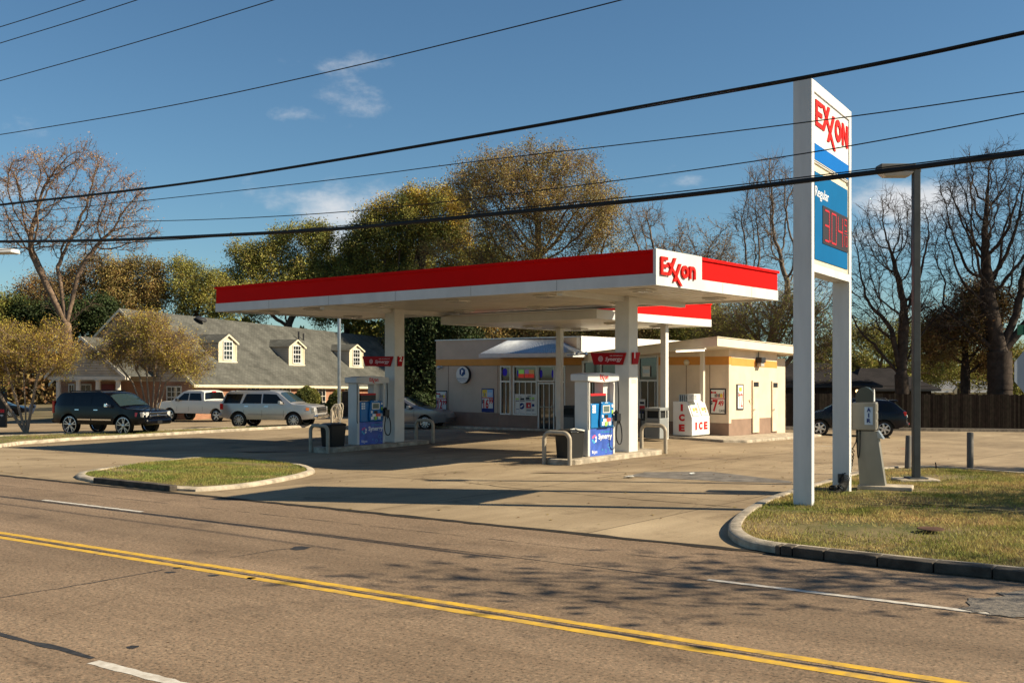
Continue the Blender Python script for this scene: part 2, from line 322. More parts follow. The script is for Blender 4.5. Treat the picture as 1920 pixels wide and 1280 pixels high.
def uvquad(mb, p0, p1, p2, p3, mi=0):
    """quad with metric uv: p0->p1 along u, p0->p3 along v"""
    p = [Vector(q) for q in (p0, p1, p2, p3)]; ex = (p[1]-p[0]).normalized(); n = ex.cross(p[3]-p[0]).normalized(); ey = n.cross(ex)
    mb.poly(p, mi, [((q-p[0]).dot(ex), (q-p[0]).dot(ey)) for q in p])
def uvpoly(mb, pts, ex, ey, mi=0):
    p = [Vector(q) for q in pts]; ex = Vector(ex); ey = Vector(ey); mb.poly(p, mi, [((q-p[0]).dot(ex), (q-p[0]).dot(ey)) for q in p])

_tc = {}
def text_geo(s, depth=.01, bold=0, shear=0):
    key = (s, depth, bold, shear)
    if key in _tc: return _tc[key]
    cu = bpy.data.curves.new('t', 'FONT'); cu.body = s; cu.size = 1; cu.extrude = depth; cu.offset = bold; cu.shear = shear; cu.resolution_u = 3
    o = bpy.data.objects.new('t', cu); COL.objects.link(o); dg = bpy.context.evaluated_depsgraph_get()
    me = bpy.data.meshes.new_from_object(o.evaluated_get(dg)); v = [tuple(x.co) for x in me.vertices]; f = [tuple(p.vertices) for p in me.polygons]
    bpy.data.objects.remove(o); bpy.data.curves.remove(cu); bpy.data.meshes.remove(me)
    xs = [p[0] for p in v]; ys = [p[1] for p in v]; bb = (min(xs), max(xs), min(ys), max(ys)); _tc[key] = (v, f, bb); return _tc[key]
def text(mb, s, org, ex, ey, w=None, h=None, d=.004, mi=0, bold=0, shear=0):
    """text fitted into width w and height h, org is its lower left corner"""
    v, f, bb = text_geo(s, 1, bold, shear); org = Vector(org); ex = Vector(ex).normalized(); ey = Vector(ey).normalized(); n = ex.cross(ey)
    sx = (w/(bb[1]-bb[0])) if w else h/(bb[3]-bb[2]); sy = (h/(bb[3]-bb[2])) if h else sx
    if not w: sx = sy
    mb.add([org+ex*((p[0]-bb[0])*sx)+ey*((p[1]-bb[2])*sy)+n*(p[2]*d+d) for p in v], f, mi)
def stroke(mb, pts2, wd, org, ex, ey, d, mi=0, closed=False):
    """flat lettering strokes as boxes; pts2 in the ex/ey plane"""
    org = Vector(org); n = ex.cross(ey)
    for a, b in zip(pts2[:-1], pts2[1:]):
        a2 = Vector(a); b2 = Vector(b); t = (b2-a2).normalized(); q = Vector((-t.y, t.x))*wd/2
        cs = [a2-q, b2-q, b2+q, a2+q]; mb.prism([org+ex*c.x+ey*c.y for c in cs], n*d, mi)
def shape2(mb, pts2, org, ex, ey, d, mi=0): org = Vector(org); mb.prism([org+ex*p[0]+ey*p[1] for p in pts2], ex.cross(ey)*d, mi)
def ring2(mb, cx, cy, rx, ry, t, org, ex, ey, d, mi=0, n=24, a0=0, a1=2*math.pi):
    org = Vector(org)
    for k in range(n):
        A = a0+(a1-a0)*k/n; B = a0+(a1-a0)*(k+1)/n
        q = [(cx+rx*math.cos(A), cy+ry*math.sin(A)), (cx+rx*math.cos(B), cy+ry*math.sin(B)), (cx+(rx-t)*math.cos(B), cy+(ry-t)*math.sin(B)), (cx+(rx-t)*math.cos(A), cy+(ry-t)*math.sin(A))]
        shape2(mb, q, org, ex, ey, d, mi)
def oil_logo(mb, org, ex, ey, w, h, d, mi=0, caps=False):
    """the double-cross wordmark; w x h is the box of the letters above the long tail"""
    U = w/5.0; st = .2*h
    def sh(pts): shape2(mb, [(x*w, y*h) for x, y in pts], org, ex, ey, d, mi)
    # E
    sh([(0, 0), (.055, 0), (.055, 1), (0, 1)])
    for y0 in (0, .42, .83): sh([(.0551, y0), (.185, y0), (.185, y0+.17), (.0551, y0+.17)])
    t = .062
    top = 1 if caps else .86
    # first x: short stroke and the long shared diagonal, second x
    sh([(.19, 0), (.19+t, 0), (.42, 1.02 if not caps else 1.08), (.42-t, 1.02 if not caps else 1.08)])
    sh([(.19, .72 if not caps else 1), (.255, .72 if not caps else 1), (.60, -.5), (.60-t, -.5)])
    sh([(.34, -.3), (.34+t, -.3), (.57, .74 if not caps else .86), (.57-t, .74 if not caps else .86)])
    if caps:
        ring2(mb, .68*w, .42*h, .1*w, .46*h, .052*w, org, ex, ey, d, mi)
        sh([(.81, -.03), (.86, -.03), (.86, .9), (.81, .9)]); sh([(.95, -.03), (1, -.03), (1, .9), (.95, .9)]); sh([(.8601, .9), (.8601, .6), (.9499, -.03), (.9499, .27)])
    else:
        ring2(mb, .68*w, .33*h, .098*w, .37*h, .05*w, org, ex, ey, d, mi)
        sh([(.82, -.03), (.865, -.03), (.865, .7), (.82, .7)]); sh([(.95, -.03), (.995, -.03), (.995, .42), (.95, .42)])
        ring2(mb, .9075*w, .42*h, .0875*w, .29*h, .045*w, org, ex, ey, d*.97, mi, 10, 0, math.pi)
EX_R = Vector((RX, RY, 0)); EX_L = Vector((-LX, -LY, 0)); EZ = Vector((0, 0, 1))
# ------------------------------------------------------------------ the setting: ground, road, lot
random.seed(4)
g = MB(); X0 = 1500
g.poly([(-X0, -300, -2.6), (X0, -300, -2.6), (X0, 1800, -2.6), (-X0, 1800, -2.6)]); struct('ground', g, 'earth', recalc=False)
def sheet(c0, c1, t0, t1, nc, nt, dz, drop=None):
    mb = MB(); vs = []; fs = []
    for i in range(nc+1):
        for j in range(nt+1):
            p = rc(c0+(c1-c0)*i/nc, t0+(t1-t0)*j/nt); vs.append((p.x, p.y, gz(p.x, p.y)+dz))
    for i in range(nc):
        for j in range(nt): q = i*(nt+1)+j; fs.append((q, q+nt+1, q+nt+2, q+1))
    return mb.add(vs, fs)
struct('verge_ground', sheet(-30, 210, -170, 170, 120, 170, -.06), 'earth', recalc=False)
struct('road', sheet(.4, 13.87, -150, 170, 12, 160, 0), 'worn_asphalt', recalc=False)
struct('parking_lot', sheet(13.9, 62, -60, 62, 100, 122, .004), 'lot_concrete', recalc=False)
# dark joint between lot and road, with crumbled edge
def tof(u, v): p = G(u, v); return p.x*RD[0]+p.y*RD[1]
def stripe(mb, c0, c1, t0, t1, z, n=60, jit=.012):
    a = [(random.uniform(-jit, jit), random.uniform(-jit, jit)) for _ in range(n+1)]
    for i in range(n):
        s0 = t0+(t1-t0)*i/n; s1 = t0+(t1-t0)*(i+1)/n
        mb.poly([rc(c0+a[i][0], s0, z), rc(c0+a[i+1][0], s1, z), rc(c1+a[i+1][1], s1, z), rc(c1+a[i][1], s0, z)])
mb = MB(); stripe(mb, 13.79, 13.97, -40, 40, .007, 300, .035); struct('gutter_joint', mb, 'gap_dark', recalc=False)
mb = MB(); stripe(mb, 8.61, 8.735, -40, 90, .003, 500, .008); stripe(mb, 8.865, 8.99, -40, 90, .003, 500, .008); struct('centre_line', mb, 'road_yellow', recalc=False)
mb = MB(); stripe(mb, 8.775, 8.80, -40, 90, .003, 700, .016); struct('tar_seam', mb, 'tar', recalc=False)
mb = MB()
c = 11.69
for (u0, v0, u1, v1) in ((80, 937, 283, 957), (1330, 1085, 1862, 1150)): stripe(mb, c-.05, c+.05, tof(u0, v0), tof(u1, v1), .003, 40)
d = tof(80, 937)-tof(1330, 1085)
t = tof(80, 937)+d; stripe(mb, c-.05, c+.05, t, t-3, .006, 12)
t0 = tof(165, 1243); stripe(mb, 5.33, 5.45, t0, t0-4, .003, 40); stripe(mb, 5.33, 5.45, t0+14, t0+10, .006, 24)
struct('lane_marking', mb, 'road_white', recalc=False)
mb = MB(); stripe(mb, 11.60, 11.63, -30, 60, .003, 400, .012); stripe(mb, 5.44, 5.5, t0+.1, t0+30, .003, 120, .03); stripe(mb, 12.7, 12.712, -20, 50, .003, 300, .01)
def crack(mb, pts, w, z=.003):
    P = []
    for (u0, v0), (u1, v1) in zip(pts[:-1], pts[1:]):
        a = G(u0, v0); b = G(u1, v1); n = max(3, int((b-a).length/.25))
        P += [a.lerp(b, i/n)+Vector((random.uniform(-.03, .03), random.uniform(-.03, .03), 0)) for i in range(n)]
    for a, b in zip(P[:-1], P[1:]):
        d = (b-a).normalized(); q = Vector((-d.y, d.x, 0))*w*random.uniform(.3, 1)
        mb.poly([a-q+Vector((0, 0, z)), b-q+Vector((0, 0, z)), b+q+Vector((0, 0, z)), a+q+Vector((0, 0, z))])
crack(mb, [(0, 1121), (110, 1102), (200, 1087), (340, 1062)], .018); crack(mb, [(430, 1045), (520, 1030), (560, 1026)], .018)
crack(mb, [(1230, 1073), (1270, 1063), (1300, 1066)], .01)
P_ = [G(u, v, .003) for u, v in ((543, 1029), (552, 1024), (566, 1023), (584, 1025), (572, 1029), (556, 1031))]; mb.poly(P_)
for (u, v) in ((332, 1064), (318, 1072), (400, 1078), (470, 1083), (250, 1212)): q = G(u, v, .003); mb.poly([q+Vector((.09*math.cos(k)*random.uniform(.5, 1), .03*math.sin(k)*2, 0)) for k in range(6)])
struct('road_crack', mb, 'tar', recalc=False)
mb = MB()
crack(mb, [(700, 893), (860, 903), (960, 915), (1200, 937), (1400, 952)], .02, .009); crack(mb, [(1000, 882), (1120, 890), (1180, 894), (1290, 903), (1485, 905)], .012, .009)
crack(mb, [(790, 897), (1000, 912), (1240, 910)], .012, .009)
struct('lot_crack', mb, 'gap_dark', recalc=False)
# asphalt patch in the lot
def blob(mb, pts, z, rag=.05):
    P = []
    for (u0, v0), (u1, v1) in zip(pts, pts[1:]+pts[:1]):
        a = G(u0, v0); b = G(u1, v1); n = 6
        P += [a.lerp(b, i/n)+Vector((random.uniform(-rag, rag), random.uniform(-rag, rag), z)) for i in range(n)]
    mb.poly(P)
mb = MB(); blob(mb, [(1170, 893), (1210, 885), (1330, 884), (1484, 902), (1484, 906), (1360, 903), (1250, 897)], .009)
struct('asphalt_patch', mb, mat('patch', (.15, .135, .12), .9, var=.4, vscale=3, bump=.4, bscale=60), recalc=False)
mb = MB(); blob(mb, [(1800, 1140), (1840, 1120), (1930, 1108), (2000, 1120), (2000, 1165), (1880, 1158)], .009, .1)
struct('road_patch', mb, mat('patch_dark', (.075, .072, .07), .9, vscale=14, col2=(.2, .17, .14), bump=.6, bscale=60), recalc=False)
mb = MB()
for (u, v, a, b) in [(760, 832, 1.6, .25), (1100, 885, 1.3, .12), (950, 806, 1.5, .2), (560, 845, 2.4, .3), (1330, 860, 1.0, .1), (1250, 858, 1.8, .14), (900, 825, 1.2, .3), (300, 845, 1.5, .1), (1130, 840, .8, .2)]:
    p = G(u, v, .009); mb.poly([p+Vector((a*math.cos(k*.3925)*random.uniform(.6, 1.1), b*2*math.sin(k*.3925)*random.uniform(.6, 1.1), 0)) for k in range(16)])
struct('oil_stain', mb, mat('stain', (.17, .125, .085), .8, vscale=2, col2=(.25, .18, .12)), recalc=False)
mb = MB()
for (u0, v0, u1, v1) in ((1525, 836, 1612, 838), (1140, 812, 1192, 813)): crack(mb, [(u0, v0), (u1, v1)], .06, .009)
struct('bay_marking', mb, 'road_white', recalc=False)
mb = MB(); crack(mb, [(1690, 841), (1745, 842)], .12, .009); struct('red_marking', mb, mat('faded_red', (.4, .12, .08), .8), recalc=False)

def smooth_loop(P, it=2, closed=True):
    for _ in range(it):
        Q = []; n = len(P)
        for i in range(n if closed else n-1):
            a = P[i]; b = P[(i+1) % n]; Q += [a*.75+b*.25, a*.25+b*.75]
        P = Q if closed else [P[0]]+Q+[P[-1]]
    return P
def inset(P, d):
    n = len(P); c = sum(P, Vector())/n; Q = []
    area = sum(P[i].x*P[(i+1) % n].y-P[(i+1) % n].x*P[i].y for i in range(n)); s = 1 if area > 0 else -1
    for i in range(n):
        t = (P[(i+1) % n]-P[i-1]); t.z = 0; t.normalize(); Q.append(P[i]+Vector((-t.y, t.x, 0))*s*d)
    return Q
def kerb(name, P, h, w, m):
    mb = MB(); In = inset(P, w); n = len(P); up = Vector((0, 0, 1)); r = w*.22; O2 = inset(P, r)
    rows = [[p-up*.05 for p in P], [p+up*(h-.035) for p in P], [p+up*h for p in O2], [p+up*h for p in In], [p-up*.05 for p in In]]
    vs = [v for row in rows for v in row]; fs = [(k*n+i, k*n+(i+1) % n, (k+1)*n+(i+1) % n, (k+1)*n+i) for k in range(4) for i in range(n)]
    mb.add(vs, fs); struct(name, mb, m, smooth=50); return In
def turf(name, In, h, m='grass_soil', mound=0):
    bm = bmesh.new(); f = bm.faces.new([bm.verts.new(p+Vector((0, 0, h-.03))) for p in In]); bmesh.ops.triangulate(bm, faces=[f])
    for k in range(4 if mound else 0): bmesh.ops.subdivide_edges(bm, edges=bm.edges[:], cuts=1)
    if mound:
        n = len(In)
        for v in bm.verts:
            dmin = min((v.co.xy-p.xy).length for p in In[::2]); v.co.z += mound*sst(dmin, .1, 2.5)+.02*math.sin(v.co.x*1.7+v.co.y)*sst(dmin, .1, 1)
    for f in bm.faces:
        f.smooth = True
        if f.normal.z < 0: f.normal_flip()
    me = bpy.data.meshes.new(name); bm.to_mesh(me); bm.free(); me.materials.append(MATS[m]); o = bpy.data.objects.new(name, me); COL.objects.link(o); o['kind'] = 'structure'; return o
def inpoly(x, y, P):
    c = np.zeros(len(x), bool); n = len(P)
    for i in range(n):
        a = P[i]; b = P[i-1]; cond = ((a.y > y) != (b.y > y)) & (x < (b.x-a.x)*(y-a.y)/(b.y-a.y+1e-9)+a.x); c ^= cond
    return c
def bladesmesh(name, P, h, count, size, m, seed, mound=0, ymax=1e9, bald=.0):
    rg = np.random.default_rng(seed); xs = [p.x for p in P]; ys = [p.y for p in P]
    x = rg.uniform(min(xs), max(xs), count*2); y = rg.uniform(min(ys), min(ymax, max(ys)), count*2); k = inpoly(x, y, P); x = x[k][:count]; y = y[k][:count]
    q = np.sin(x*1.3+2*np.sin(y*.7))+np.sin(y*2.1+x*.6)+rg.normal(0, .8, len(x)); kk = q > -2+bald; x = x[kk]; y = y[kk]; n = len(x)
    Pn = np.array([(p.x, p.y) for p in P[::2]]); dm = np.full(n, 1e9)
    for a in Pn: dm = np.minimum(dm, np.hypot(x-a[0], y-a[1]))
    t = np.clip((dm-.1)/2.4, 0, 1); z = np.array([gz(a, b) for a, b in zip(x, y)])+h-.03+mound*t*t*(3-2*t)
    an = rg.uniform(0, 6.283, n); hh = size*rg.uniform(.5, 1.4, n)*(1+.35*np.sin(x*2.2)*np.sin(y*1.9)); w = size*.16; ln = rg.uniform(.2, 1.1, n)*hh; la = rg.uniform(0, 6.283, n)
    v = np.empty((n, 3, 3)); v[:, 0] = np.stack([x-w*np.cos(an), y-w*np.sin(an), z], 1); v[:, 1] = np.stack([x+w*np.cos(an), y+w*np.sin(an), z], 1); v[:, 2] = np.stack([x+ln*np.cos(la), y+ln*np.sin(la), z+hh], 1)
    o = npmesh(name, v.reshape(-1, 3), np.arange(n*3).reshape(-1, 3), m); return o
def npmesh(name, v, f, m, parent=None):
    me = bpy.data.meshes.new(name); k = f.shape[1]; me.vertices.add(len(v)); me.vertices.foreach_set('co', np.asarray(v, np.float32).ravel())
    me.loops.add(f.size); me.loops.foreach_set('vertex_index', f.astype(np.int32).ravel()); me.polygons.add(len(f)); me.polygons.foreach_set('loop_start', np.arange(0, f.size, k, dtype=np.int32))
    me.update(calc_edges=True); me.materials.append(MATS[m] if isinstance(m, str) else m); o = bpy.data.objects.new(name, me); COL.objects.link(o)
    if parent is not None: o.parent = parent
    return o
# corner lawn on the right
pc = [(2500, 1150), (1920, 1088), (1700, 1066), (1500, 1043), (1440, 1036), (1392, 1026), (1366, 1010), (1364, 994), (1380, 975), (1410, 955), (1450, 938), (1490, 925), (1560, 906), (1625, 886), (1700, 880), (1800, 884), (1920, 895), (2500, 935)]
P = smooth_loop([G(u, v) for u, v in pc], 2); In = kerb('kerb', P, .13, .2, 'kerb_concrete'); turf('lawn', In, .12, mound=.05)
tag(bladesmesh('grass', In, .12, 150000, .045, 'blade', 3, .05, 26, 1.5), 'patchy green and straw coloured grass around the tall price sign', 'grass')['kind'] = 'stuff'
pi = [(138, 897), (150, 888), (290, 869), (370, 860), (460, 863), (545, 870), (588, 880), (592, 890), (500, 909), (430, 918), (345, 923), (180, 906)]
P = smooth_loop([G(u, v) for u, v in pi], 1); In = kerb('island_kerb', P, .085, .2, 'kerb_concrete'); turf('island_lawn', In, .085, mound=.04)
tag(bladesmesh('grass', In, .085, 52000, .045, 'blade_green', 5, .04, bald=1.3), 'short yellow green grass on the kerbed island beside the road', 'grass')['kind'] = 'stuff'
# kerbed strip between the lots on the left
ps = [(-300, 858), (0, 839), (40, 833), (130, 826), (300, 817), (430, 809), (600, 800), (602, 798), (430, 804), (300, 810), (130, 816), (0, 821), (-300, 840)]
P = [G(u, v) for u, v in ps]; In = kerb('strip_kerb', P, .13, .15, 'kerb_concrete'); turf('strip_lawn', In, .12)
tag(bladesmesh('grass', In, .11, 16000, .06, 'blade_green', 6), 'thin strip of grass behind the kerb in front of the black suv', 'grass')['kind'] = 'stuff'
# old kerb along the road side of island and lawn, shade put into its colour
mb = MB()
for pts in ([(178, 905), (300, 918), (322, 921)],):
    q = [G(u, v) for u, v in pts]
    for a, b in zip(q[:-1], q[1:]):
        t = (b-a).normalized(); nn = Vector((-t.y, t.x, 0)); mb.prism([a-nn*.05, b-nn*.05, b+nn*.14, a+nn*.14], (0, 0, .125))
q = smooth_loop([G(u, v) for u, v in [(1455, 1039), (1500, 1044), (1700, 1068), (1920, 1090), (2200, 1120)]], 1, False)
for i, (a, b) in enumerate(zip(q[:-1], q[1:])):
    t = (b-a).normalized(); nn = Vector((-t.y, t.x, 0)); b2 = b-t*.012; mb.prism([a-nn*.05, b2-nn*.05, b2+nn*.18, a+nn*.18], (0, 0, .134+.006*(i % 2)))
struct('worn_shaded_kerb', mb, 'kerb_dark', bevel=.02)
# leaves and litter on the ground
rg = np.random.default_rng(8); n = 900; x = rg.uniform(-25, 14, n); y = rg.uniform(17, 46, n); k = (x*RN[0]+y*RN[1] > 14); x = x[k]; y = y[k]; n = len(x)
z = np.array([gz(a, b) for a, b in zip(x, y)])+.012; s = rg.uniform(.015, .045, n); a = rg.uniform(0, 6.28, n)
v = np.stack([np.stack([x+s*np.cos(a+k*1.571), y+s*np.sin(a+k*1.571), z+.01*(k % 2)], 1) for k in range(4)], 1).reshape(-1, 3)
tag(npmesh('fallen_leaves', v, np.arange(4*n).reshape(-1, 4), 'leaf_rust'), 'small dry fallen leaves scattered on the concrete lot', 'leaves')['kind'] = 'stuff'
for (u, v, w, lb) in ((1179, 895, .12, 'crumpled white paper scrap near the asphalt patch'), (1298, 889, .06, 'tiny white litter scrap right of the paper near the patch')):
    p = G(u, v, .012); mb = MB(); r2 = random.Random(u)
    for k in range(7): mb.poly([p+Vector((r2.uniform(-w, w)*1.4, r2.uniform(-w, w), r2.uniform(0, .05))) for _ in range(4)])
    tag(mb.build('litter', 'paper', recalc=False), lb, 'litter')

# ------------------------------------------------------------------ fuel canopy
FZ, FT = 4.70, 5.60
canopy = thing('fuel_canopy', 'large flat red and white fuel canopy on square white columns', 'canopy', S(9, 3.6, 0))
A1, B1 = 18.5, 7.24
def fascia(a0, a1, b0, b1, z0, z1, zm, par, logo=None):
    w = MB(); r = MB(); c = MB(); t = .12
    for (p0, p1, q0, q1) in ((a0, a1, b0, b0+t), (a0, a0+t, b0+t, b1-t), (a1-t, a1, b0+t, b1-t), (a0, a1, b1-t, b1)):
        w.sbox(p0, p1, q0, q1, z0, zm)
    # red band stands a little inside white, cap over it
    e = .02
    for (p0, p1, q0, q1) in ((a0+e, a1-e, b0+e, b0+t), (a0+e, a0+t, b0+t, b1-t), (a1-t, a1-e, b0+t, b1-t), (a0+e, a1-e, b1-t, b1-e)): r.sbox(p0, p1, q0, q1, zm+.002, z1-.08)
    f = .03
    for (p0, p1, q0, q1) in ((a0-f, a1+f, b0-f, b0+t), (a0-f, a0+t, b0+t, b1-t), (a1-t, a1+f, b0+t, b1-t), (a0-f, a1+f, b1-t, b1+f)): c.sbox(p0, p1, q0, q1, z1-.078, z1)
    w.build('white_fascia', 'fascia_white', par); r.build('red_band', 'fascia_red', par); c.build('fascia_cap', 'fascia_red', par)
ZM = FZ+.3
fascia(0, A1, 0, B1, FZ, FT, ZM, canopy)
# white logo panel wrapping the near corner
bl = ub(1312.7, 0)
mb = MB(); mb.sbox(-.055, -.002, -.055, bl, FZ-.002, FT+.01); mb.sbox(0, .03, -.055, -.002, FZ-.002, FT+.01); mb.sbox(-.002, .1, -.02, bl, FT+.002, FT+.012)
lp = mb.build('logo_panel', 'fascia_white', canopy)
mb = MB(); b0 = ub(1240, -.1); b1 = ub(1305, -.1); mb2 = MB()
oil_logo(mb, S(-.06, b0, FZ+.27), EX_R, EZ, b1-b0, .46, .05); mb.build('lettering', 'letter_red', lp, recalc=True)
# deck: ribbed underside
def deck(a0, a1, b0, b1, z, par, pitch=.4):
    mb = MB(); n = int((b1-b0)/pitch)
    for i in range(n):
        y0 = b0+(b1-b0)*i/n; y1 = b0+(b1-b0)*(i+1)/n
        mb.sbox(a0, a1, y0, y1-.05, z, z+.06); mb.sbox(a0, a1, y1-.05, y1, z+.035, z+.06)
    mb.sbox(a0, a1, b0, b1, z+.062, z+.3)
    return mb.build('deck', 'soffit_metal', par)
def deck_r(a0, a1, b0, b1, z, par, pitch=.4):
    mb = MB(); n = int((a1-a0)/pitch)
    for i in range(n):
        x0 = a0+(a1-a0)*i/n; x1 = a0+(a1-a0)*(i+1)/n
        mb.sbox(x0, x1-.06, b0, b1, z, z+.06); mb.sbox(x1-.06, x1, b0, b1, z+.035, z+.06)
    mb.sbox(a0, a1, b0, b1, z+.062, z+.3)
    return mb.build('deck', 'soffit_metal', par)
mb = MB()
for i in range(1, 6): mb.sbox(A1*i/6-.008, A1*i/6+.008, -.003, -.0005, FZ+.01, ZM-.01)
for i in range(2, 4): mb.sbox(-.003, -.0005, B1*i/4-.008, B1*i/4+.008, FZ+.01, ZM-.01)
mb.build('fascia_seam', 'seam', canopy)
deck_r(.121, A1-.121, .121, B1-.121, FZ+.05, canopy)
PW = .5
pc1 = (ua(1179.3, 3.415), 3.415)
cols = [(pc1[0], pc1[1]), (ua(739.75, 3.415), 3.415)]
for (a, b) in cols:
    mb = MB(); p = S(a, b, 0); z0 = gz(p.x, p.y)+.14; mb.sbox(a, a+PW, b, b+PW, z0, FZ+.05); c = mb.build('column', 'column_white', canopy, bevel=.02)
    mb = MB(); q = PW/2-.1; mb.sbox(a+q, a+q+.2, .3, b, FZ-.1, FZ+.049); mb.sbox(a+q, a+q+.2, b+PW, B1-.2, FZ-.1, FZ+.049); mb.build('beam', 'column_white', canopy)
    mb = MB(); zz = z0+2.05 if a < 5 else z0+1.45
    for i in range(2):
        for j in range(4): mb.sbox(a-.008, a-.001, b+.16+j*.06, b+.19+j*.06, zz+i*.06, zz+.03+i*.06)
    mb.build('small_notice', 'trim_cream', c)
def can_light(a, b, z, par):
    mb = MB(); mb.sbox(a-.28, a+.28, b-.28, b+.28, z-.05, z); q = mb.build('light_fixture', 'frame_alu', par, bevel=.03)
    o = MB(); o.sbox(a-.2, a+.2, b-.2, b+.2, z-.075, z-.052); o.build('lens', 'lens', q)
for a in (1.3, 4.6, 8.0, 11.4, 14.8, 17.3):
    for b in (1.5, 5.6): can_light(a, b, FZ+.05, canopy)
# rear canopy leading to the shop
link = thing('rear_canopy', 'smaller red and white canopy between fuel canopy and shop', 'canopy', S(9.4, 10.6, 0))
a0, a1, b0, b1 = 5.86, 12.9, 6.0, 14.0
mb = MB(); r = MB(); c = MB(); zL, zR = 4.31, 4.27
for (p0, p1, q0, q1) in ((a0, a0+.12, b0, b1), (a1-.12, a1, b0, b1), (a0+.12, a1-.12, b1-.12, b1), (a0+.12, a1-.12, b0, b0+.12)):
    mb.sbox(p0, p1, q0, q1, 4.29, 4.57); e = .015
    if q0 < B1+.2: q0 = B1+.2
    if q1 > q0: r.sbox(p0+(e if p0 == a0 else 0), p1-(e if p1 == a1 else 0), q0, q1-e, 4.572, 5.14); c.sbox(p0-.02, p1+.02, q0, q1+.02, 5.142, 5.2)
mb.build('white_fascia', 'fascia_white', link); r.build('red_band', 'fascia_red', link); c.build('fascia_cap', 'fascia_red', link)
deck(a0+.121, a1-.121, b0+.121, b1-.121, 4.32, link)
for (u, v) in ((1049.5, 813), (1246, 823)):
    p = G(u, v); mb = MB(); w = .11
    a = (p.x-CX)*LX+(p.y-CY)*LY; b = (p.x-CX)*RX+(p.y-CY)*RY
    mb.sbox(a-w, a+w, b-w, b+w, p.z-.05, 4.32); mb.sbox(a-.2, a+.2, b-.2, b+.2, 4.26, 4.30); mb.build('column', 'column_white', link)
for a in (7.4, 11.2):
    for b in (9.4, 12.6): can_light(a, b, 4.32, link)

# ------------------------------------------------------------------ shop
BW = 14.2; aL, aB, aR = ua(817.5, BW), ua(1090, BW), ua(1366.7, BW)
zt = zv(632, aB, BW); gS = min(gz(*S(a, BW, 0).xy) for a in (aL, aB, aR))-.02
shop = thing('convenience_store', 'low beige convenience store with orange stripe and brown base behind the canopies', 'shop', S(14, BW, gz(*S(14, BW, 0).xy)))
zo1, zo0 = zv(672.5, aL*.5+aB*.5, BW), zv(684.8, aL*.5+aB*.5, BW); zbr = zv(774.5, aL*.5+aB*.5, BW)
wx = [(ua(u0, BW), ua(u1, BW)) for u0, u1 in ((938.4, 958), (962.5, 1007.2), (1008.3, 1040.5), (1041.5, 1060.5))]
# main box walls (front wall split round the openings)
zs = zv(777.5, wx[1][0], BW); zw = zv(685.5, wx[1][0], BW)
w = MB(); br = MB(); orr = MB(); T = .25; BD = 9.5
def fw(a_hi, a_lo, z0, z1): w.sbox(a_lo, a_hi, BW, BW+T, z0, z1)
fw(aL, wx[0][0], zbr, zw); fw(wx[0][1], wx[1][0], zs, zw); fw(wx[3][1], aB, zbr, zw); fw(aL, aB, zo1, zt)
fw(wx[0][0], wx[0][1], zbr, zs) if zs > zbr else None
w.sbox(aB, aL, BW+BD-T, BW+BD, gS, zt); w.sbox(aL-T, aL, BW+T, BW+BD-T, gS, zt)
w.sbox(aB, aL, BW+T, BW+BD-T, zt-.3, zt-.2)
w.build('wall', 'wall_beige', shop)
orr.sbox(aB, aL, BW-.004, BW+T-.01, zo0, zo1); 
br.sbox(wx[0][0], aL, BW-.003, BW+T-.01, gS-.3, zbr); br.sbox(wx[2][0], wx[0][0], BW-.003, BW+T-.01, gS-.3, zs); br.sbox(wx[3][1], wx[3][0], BW-.003, BW+T-.01, gS-.3, zs); br.sbox(aB, wx[3][1], BW-.003, BW+T-.01, gS-.3, zbr)
mb = MB(); mb.sbox(aB-.004, aB+T, BW, BW+BD, 3.2, zt+.05); mb.build('parapet_side', 'parapet_white', shop)
mb = MB(); mb.sbox(aB, aL+.04, BW-.04, BW+T+.04, zt+.001, zt+.05); mb.build('parapet_cap', 'galv', shop)
mb = MB()
for u in (841, 933.5): a = ua(u, BW); mb.sbox(a-.012, a+.012, BW-.012, BW-.004, gS, zo0)
mb.build('wall_joint', 'wall_brown', shop)
def hm(u, v, b=BW): a = ua(u, b); return a, zv(v, a, b)
def window(a1, a0, z0, z1, bars, transom=None, par=None, nm='window', sill=.05, glass='glass_dark', b=BW):
    """storefront window: frame part with glass and bars under it; a1 is the left edge"""
    f = MB(); t = .06
    f.sbox(a0, a1, b-.03, b+.08, z0, z0+t); f.sbox(a0, a1, b-.03, b+.08, z1-t, z1); f.sbox(a0, a0+t, b-.03, b+.08, z0+t, z1-t); f.sbox(a1-t, a1, b-.03, b+.08, z0+t, z1-t)
    if transom: f.sbox(a0+t, a1-t, b-.028, b+.078, transom-t*.6, transom+t*.6)
    fr = f.build(nm, 'frame_alu', par)
    g = MB(); g.sbox(a0+t, a1-t, b+.05, b+.06, z0+t, z1-t); g.build('pane', glass, fr)
    k = MB(); zt_ = (transom-t*.6) if transom else z1-t
    for i in range(bars): x = a1+(a0-a1)*(i+1)/(bars+1); k.sbox(x-.018, x+.018, b+.01, b+.045, z0+t, zt_)
    if bars: k.build('bar', 'frame_alu', fr)
    return fr
ztr = zv(715, wx[1][0], BW)
w0 = window(*wx[0], zs, zw, 1, ztr, shop); w1 = window(*wx[1], zs, zw, 3, ztr, shop)
w3 = window(*wx[3], zs, zw, 0, ztr, shop)
w2 = window(*wx[2], ztr, zw, 0, None, shop)
dr = window(wx[2][0]-.02, wx[2][1]+.02, gS+.06, ztr-.04, 2, None, shop, nm='door')
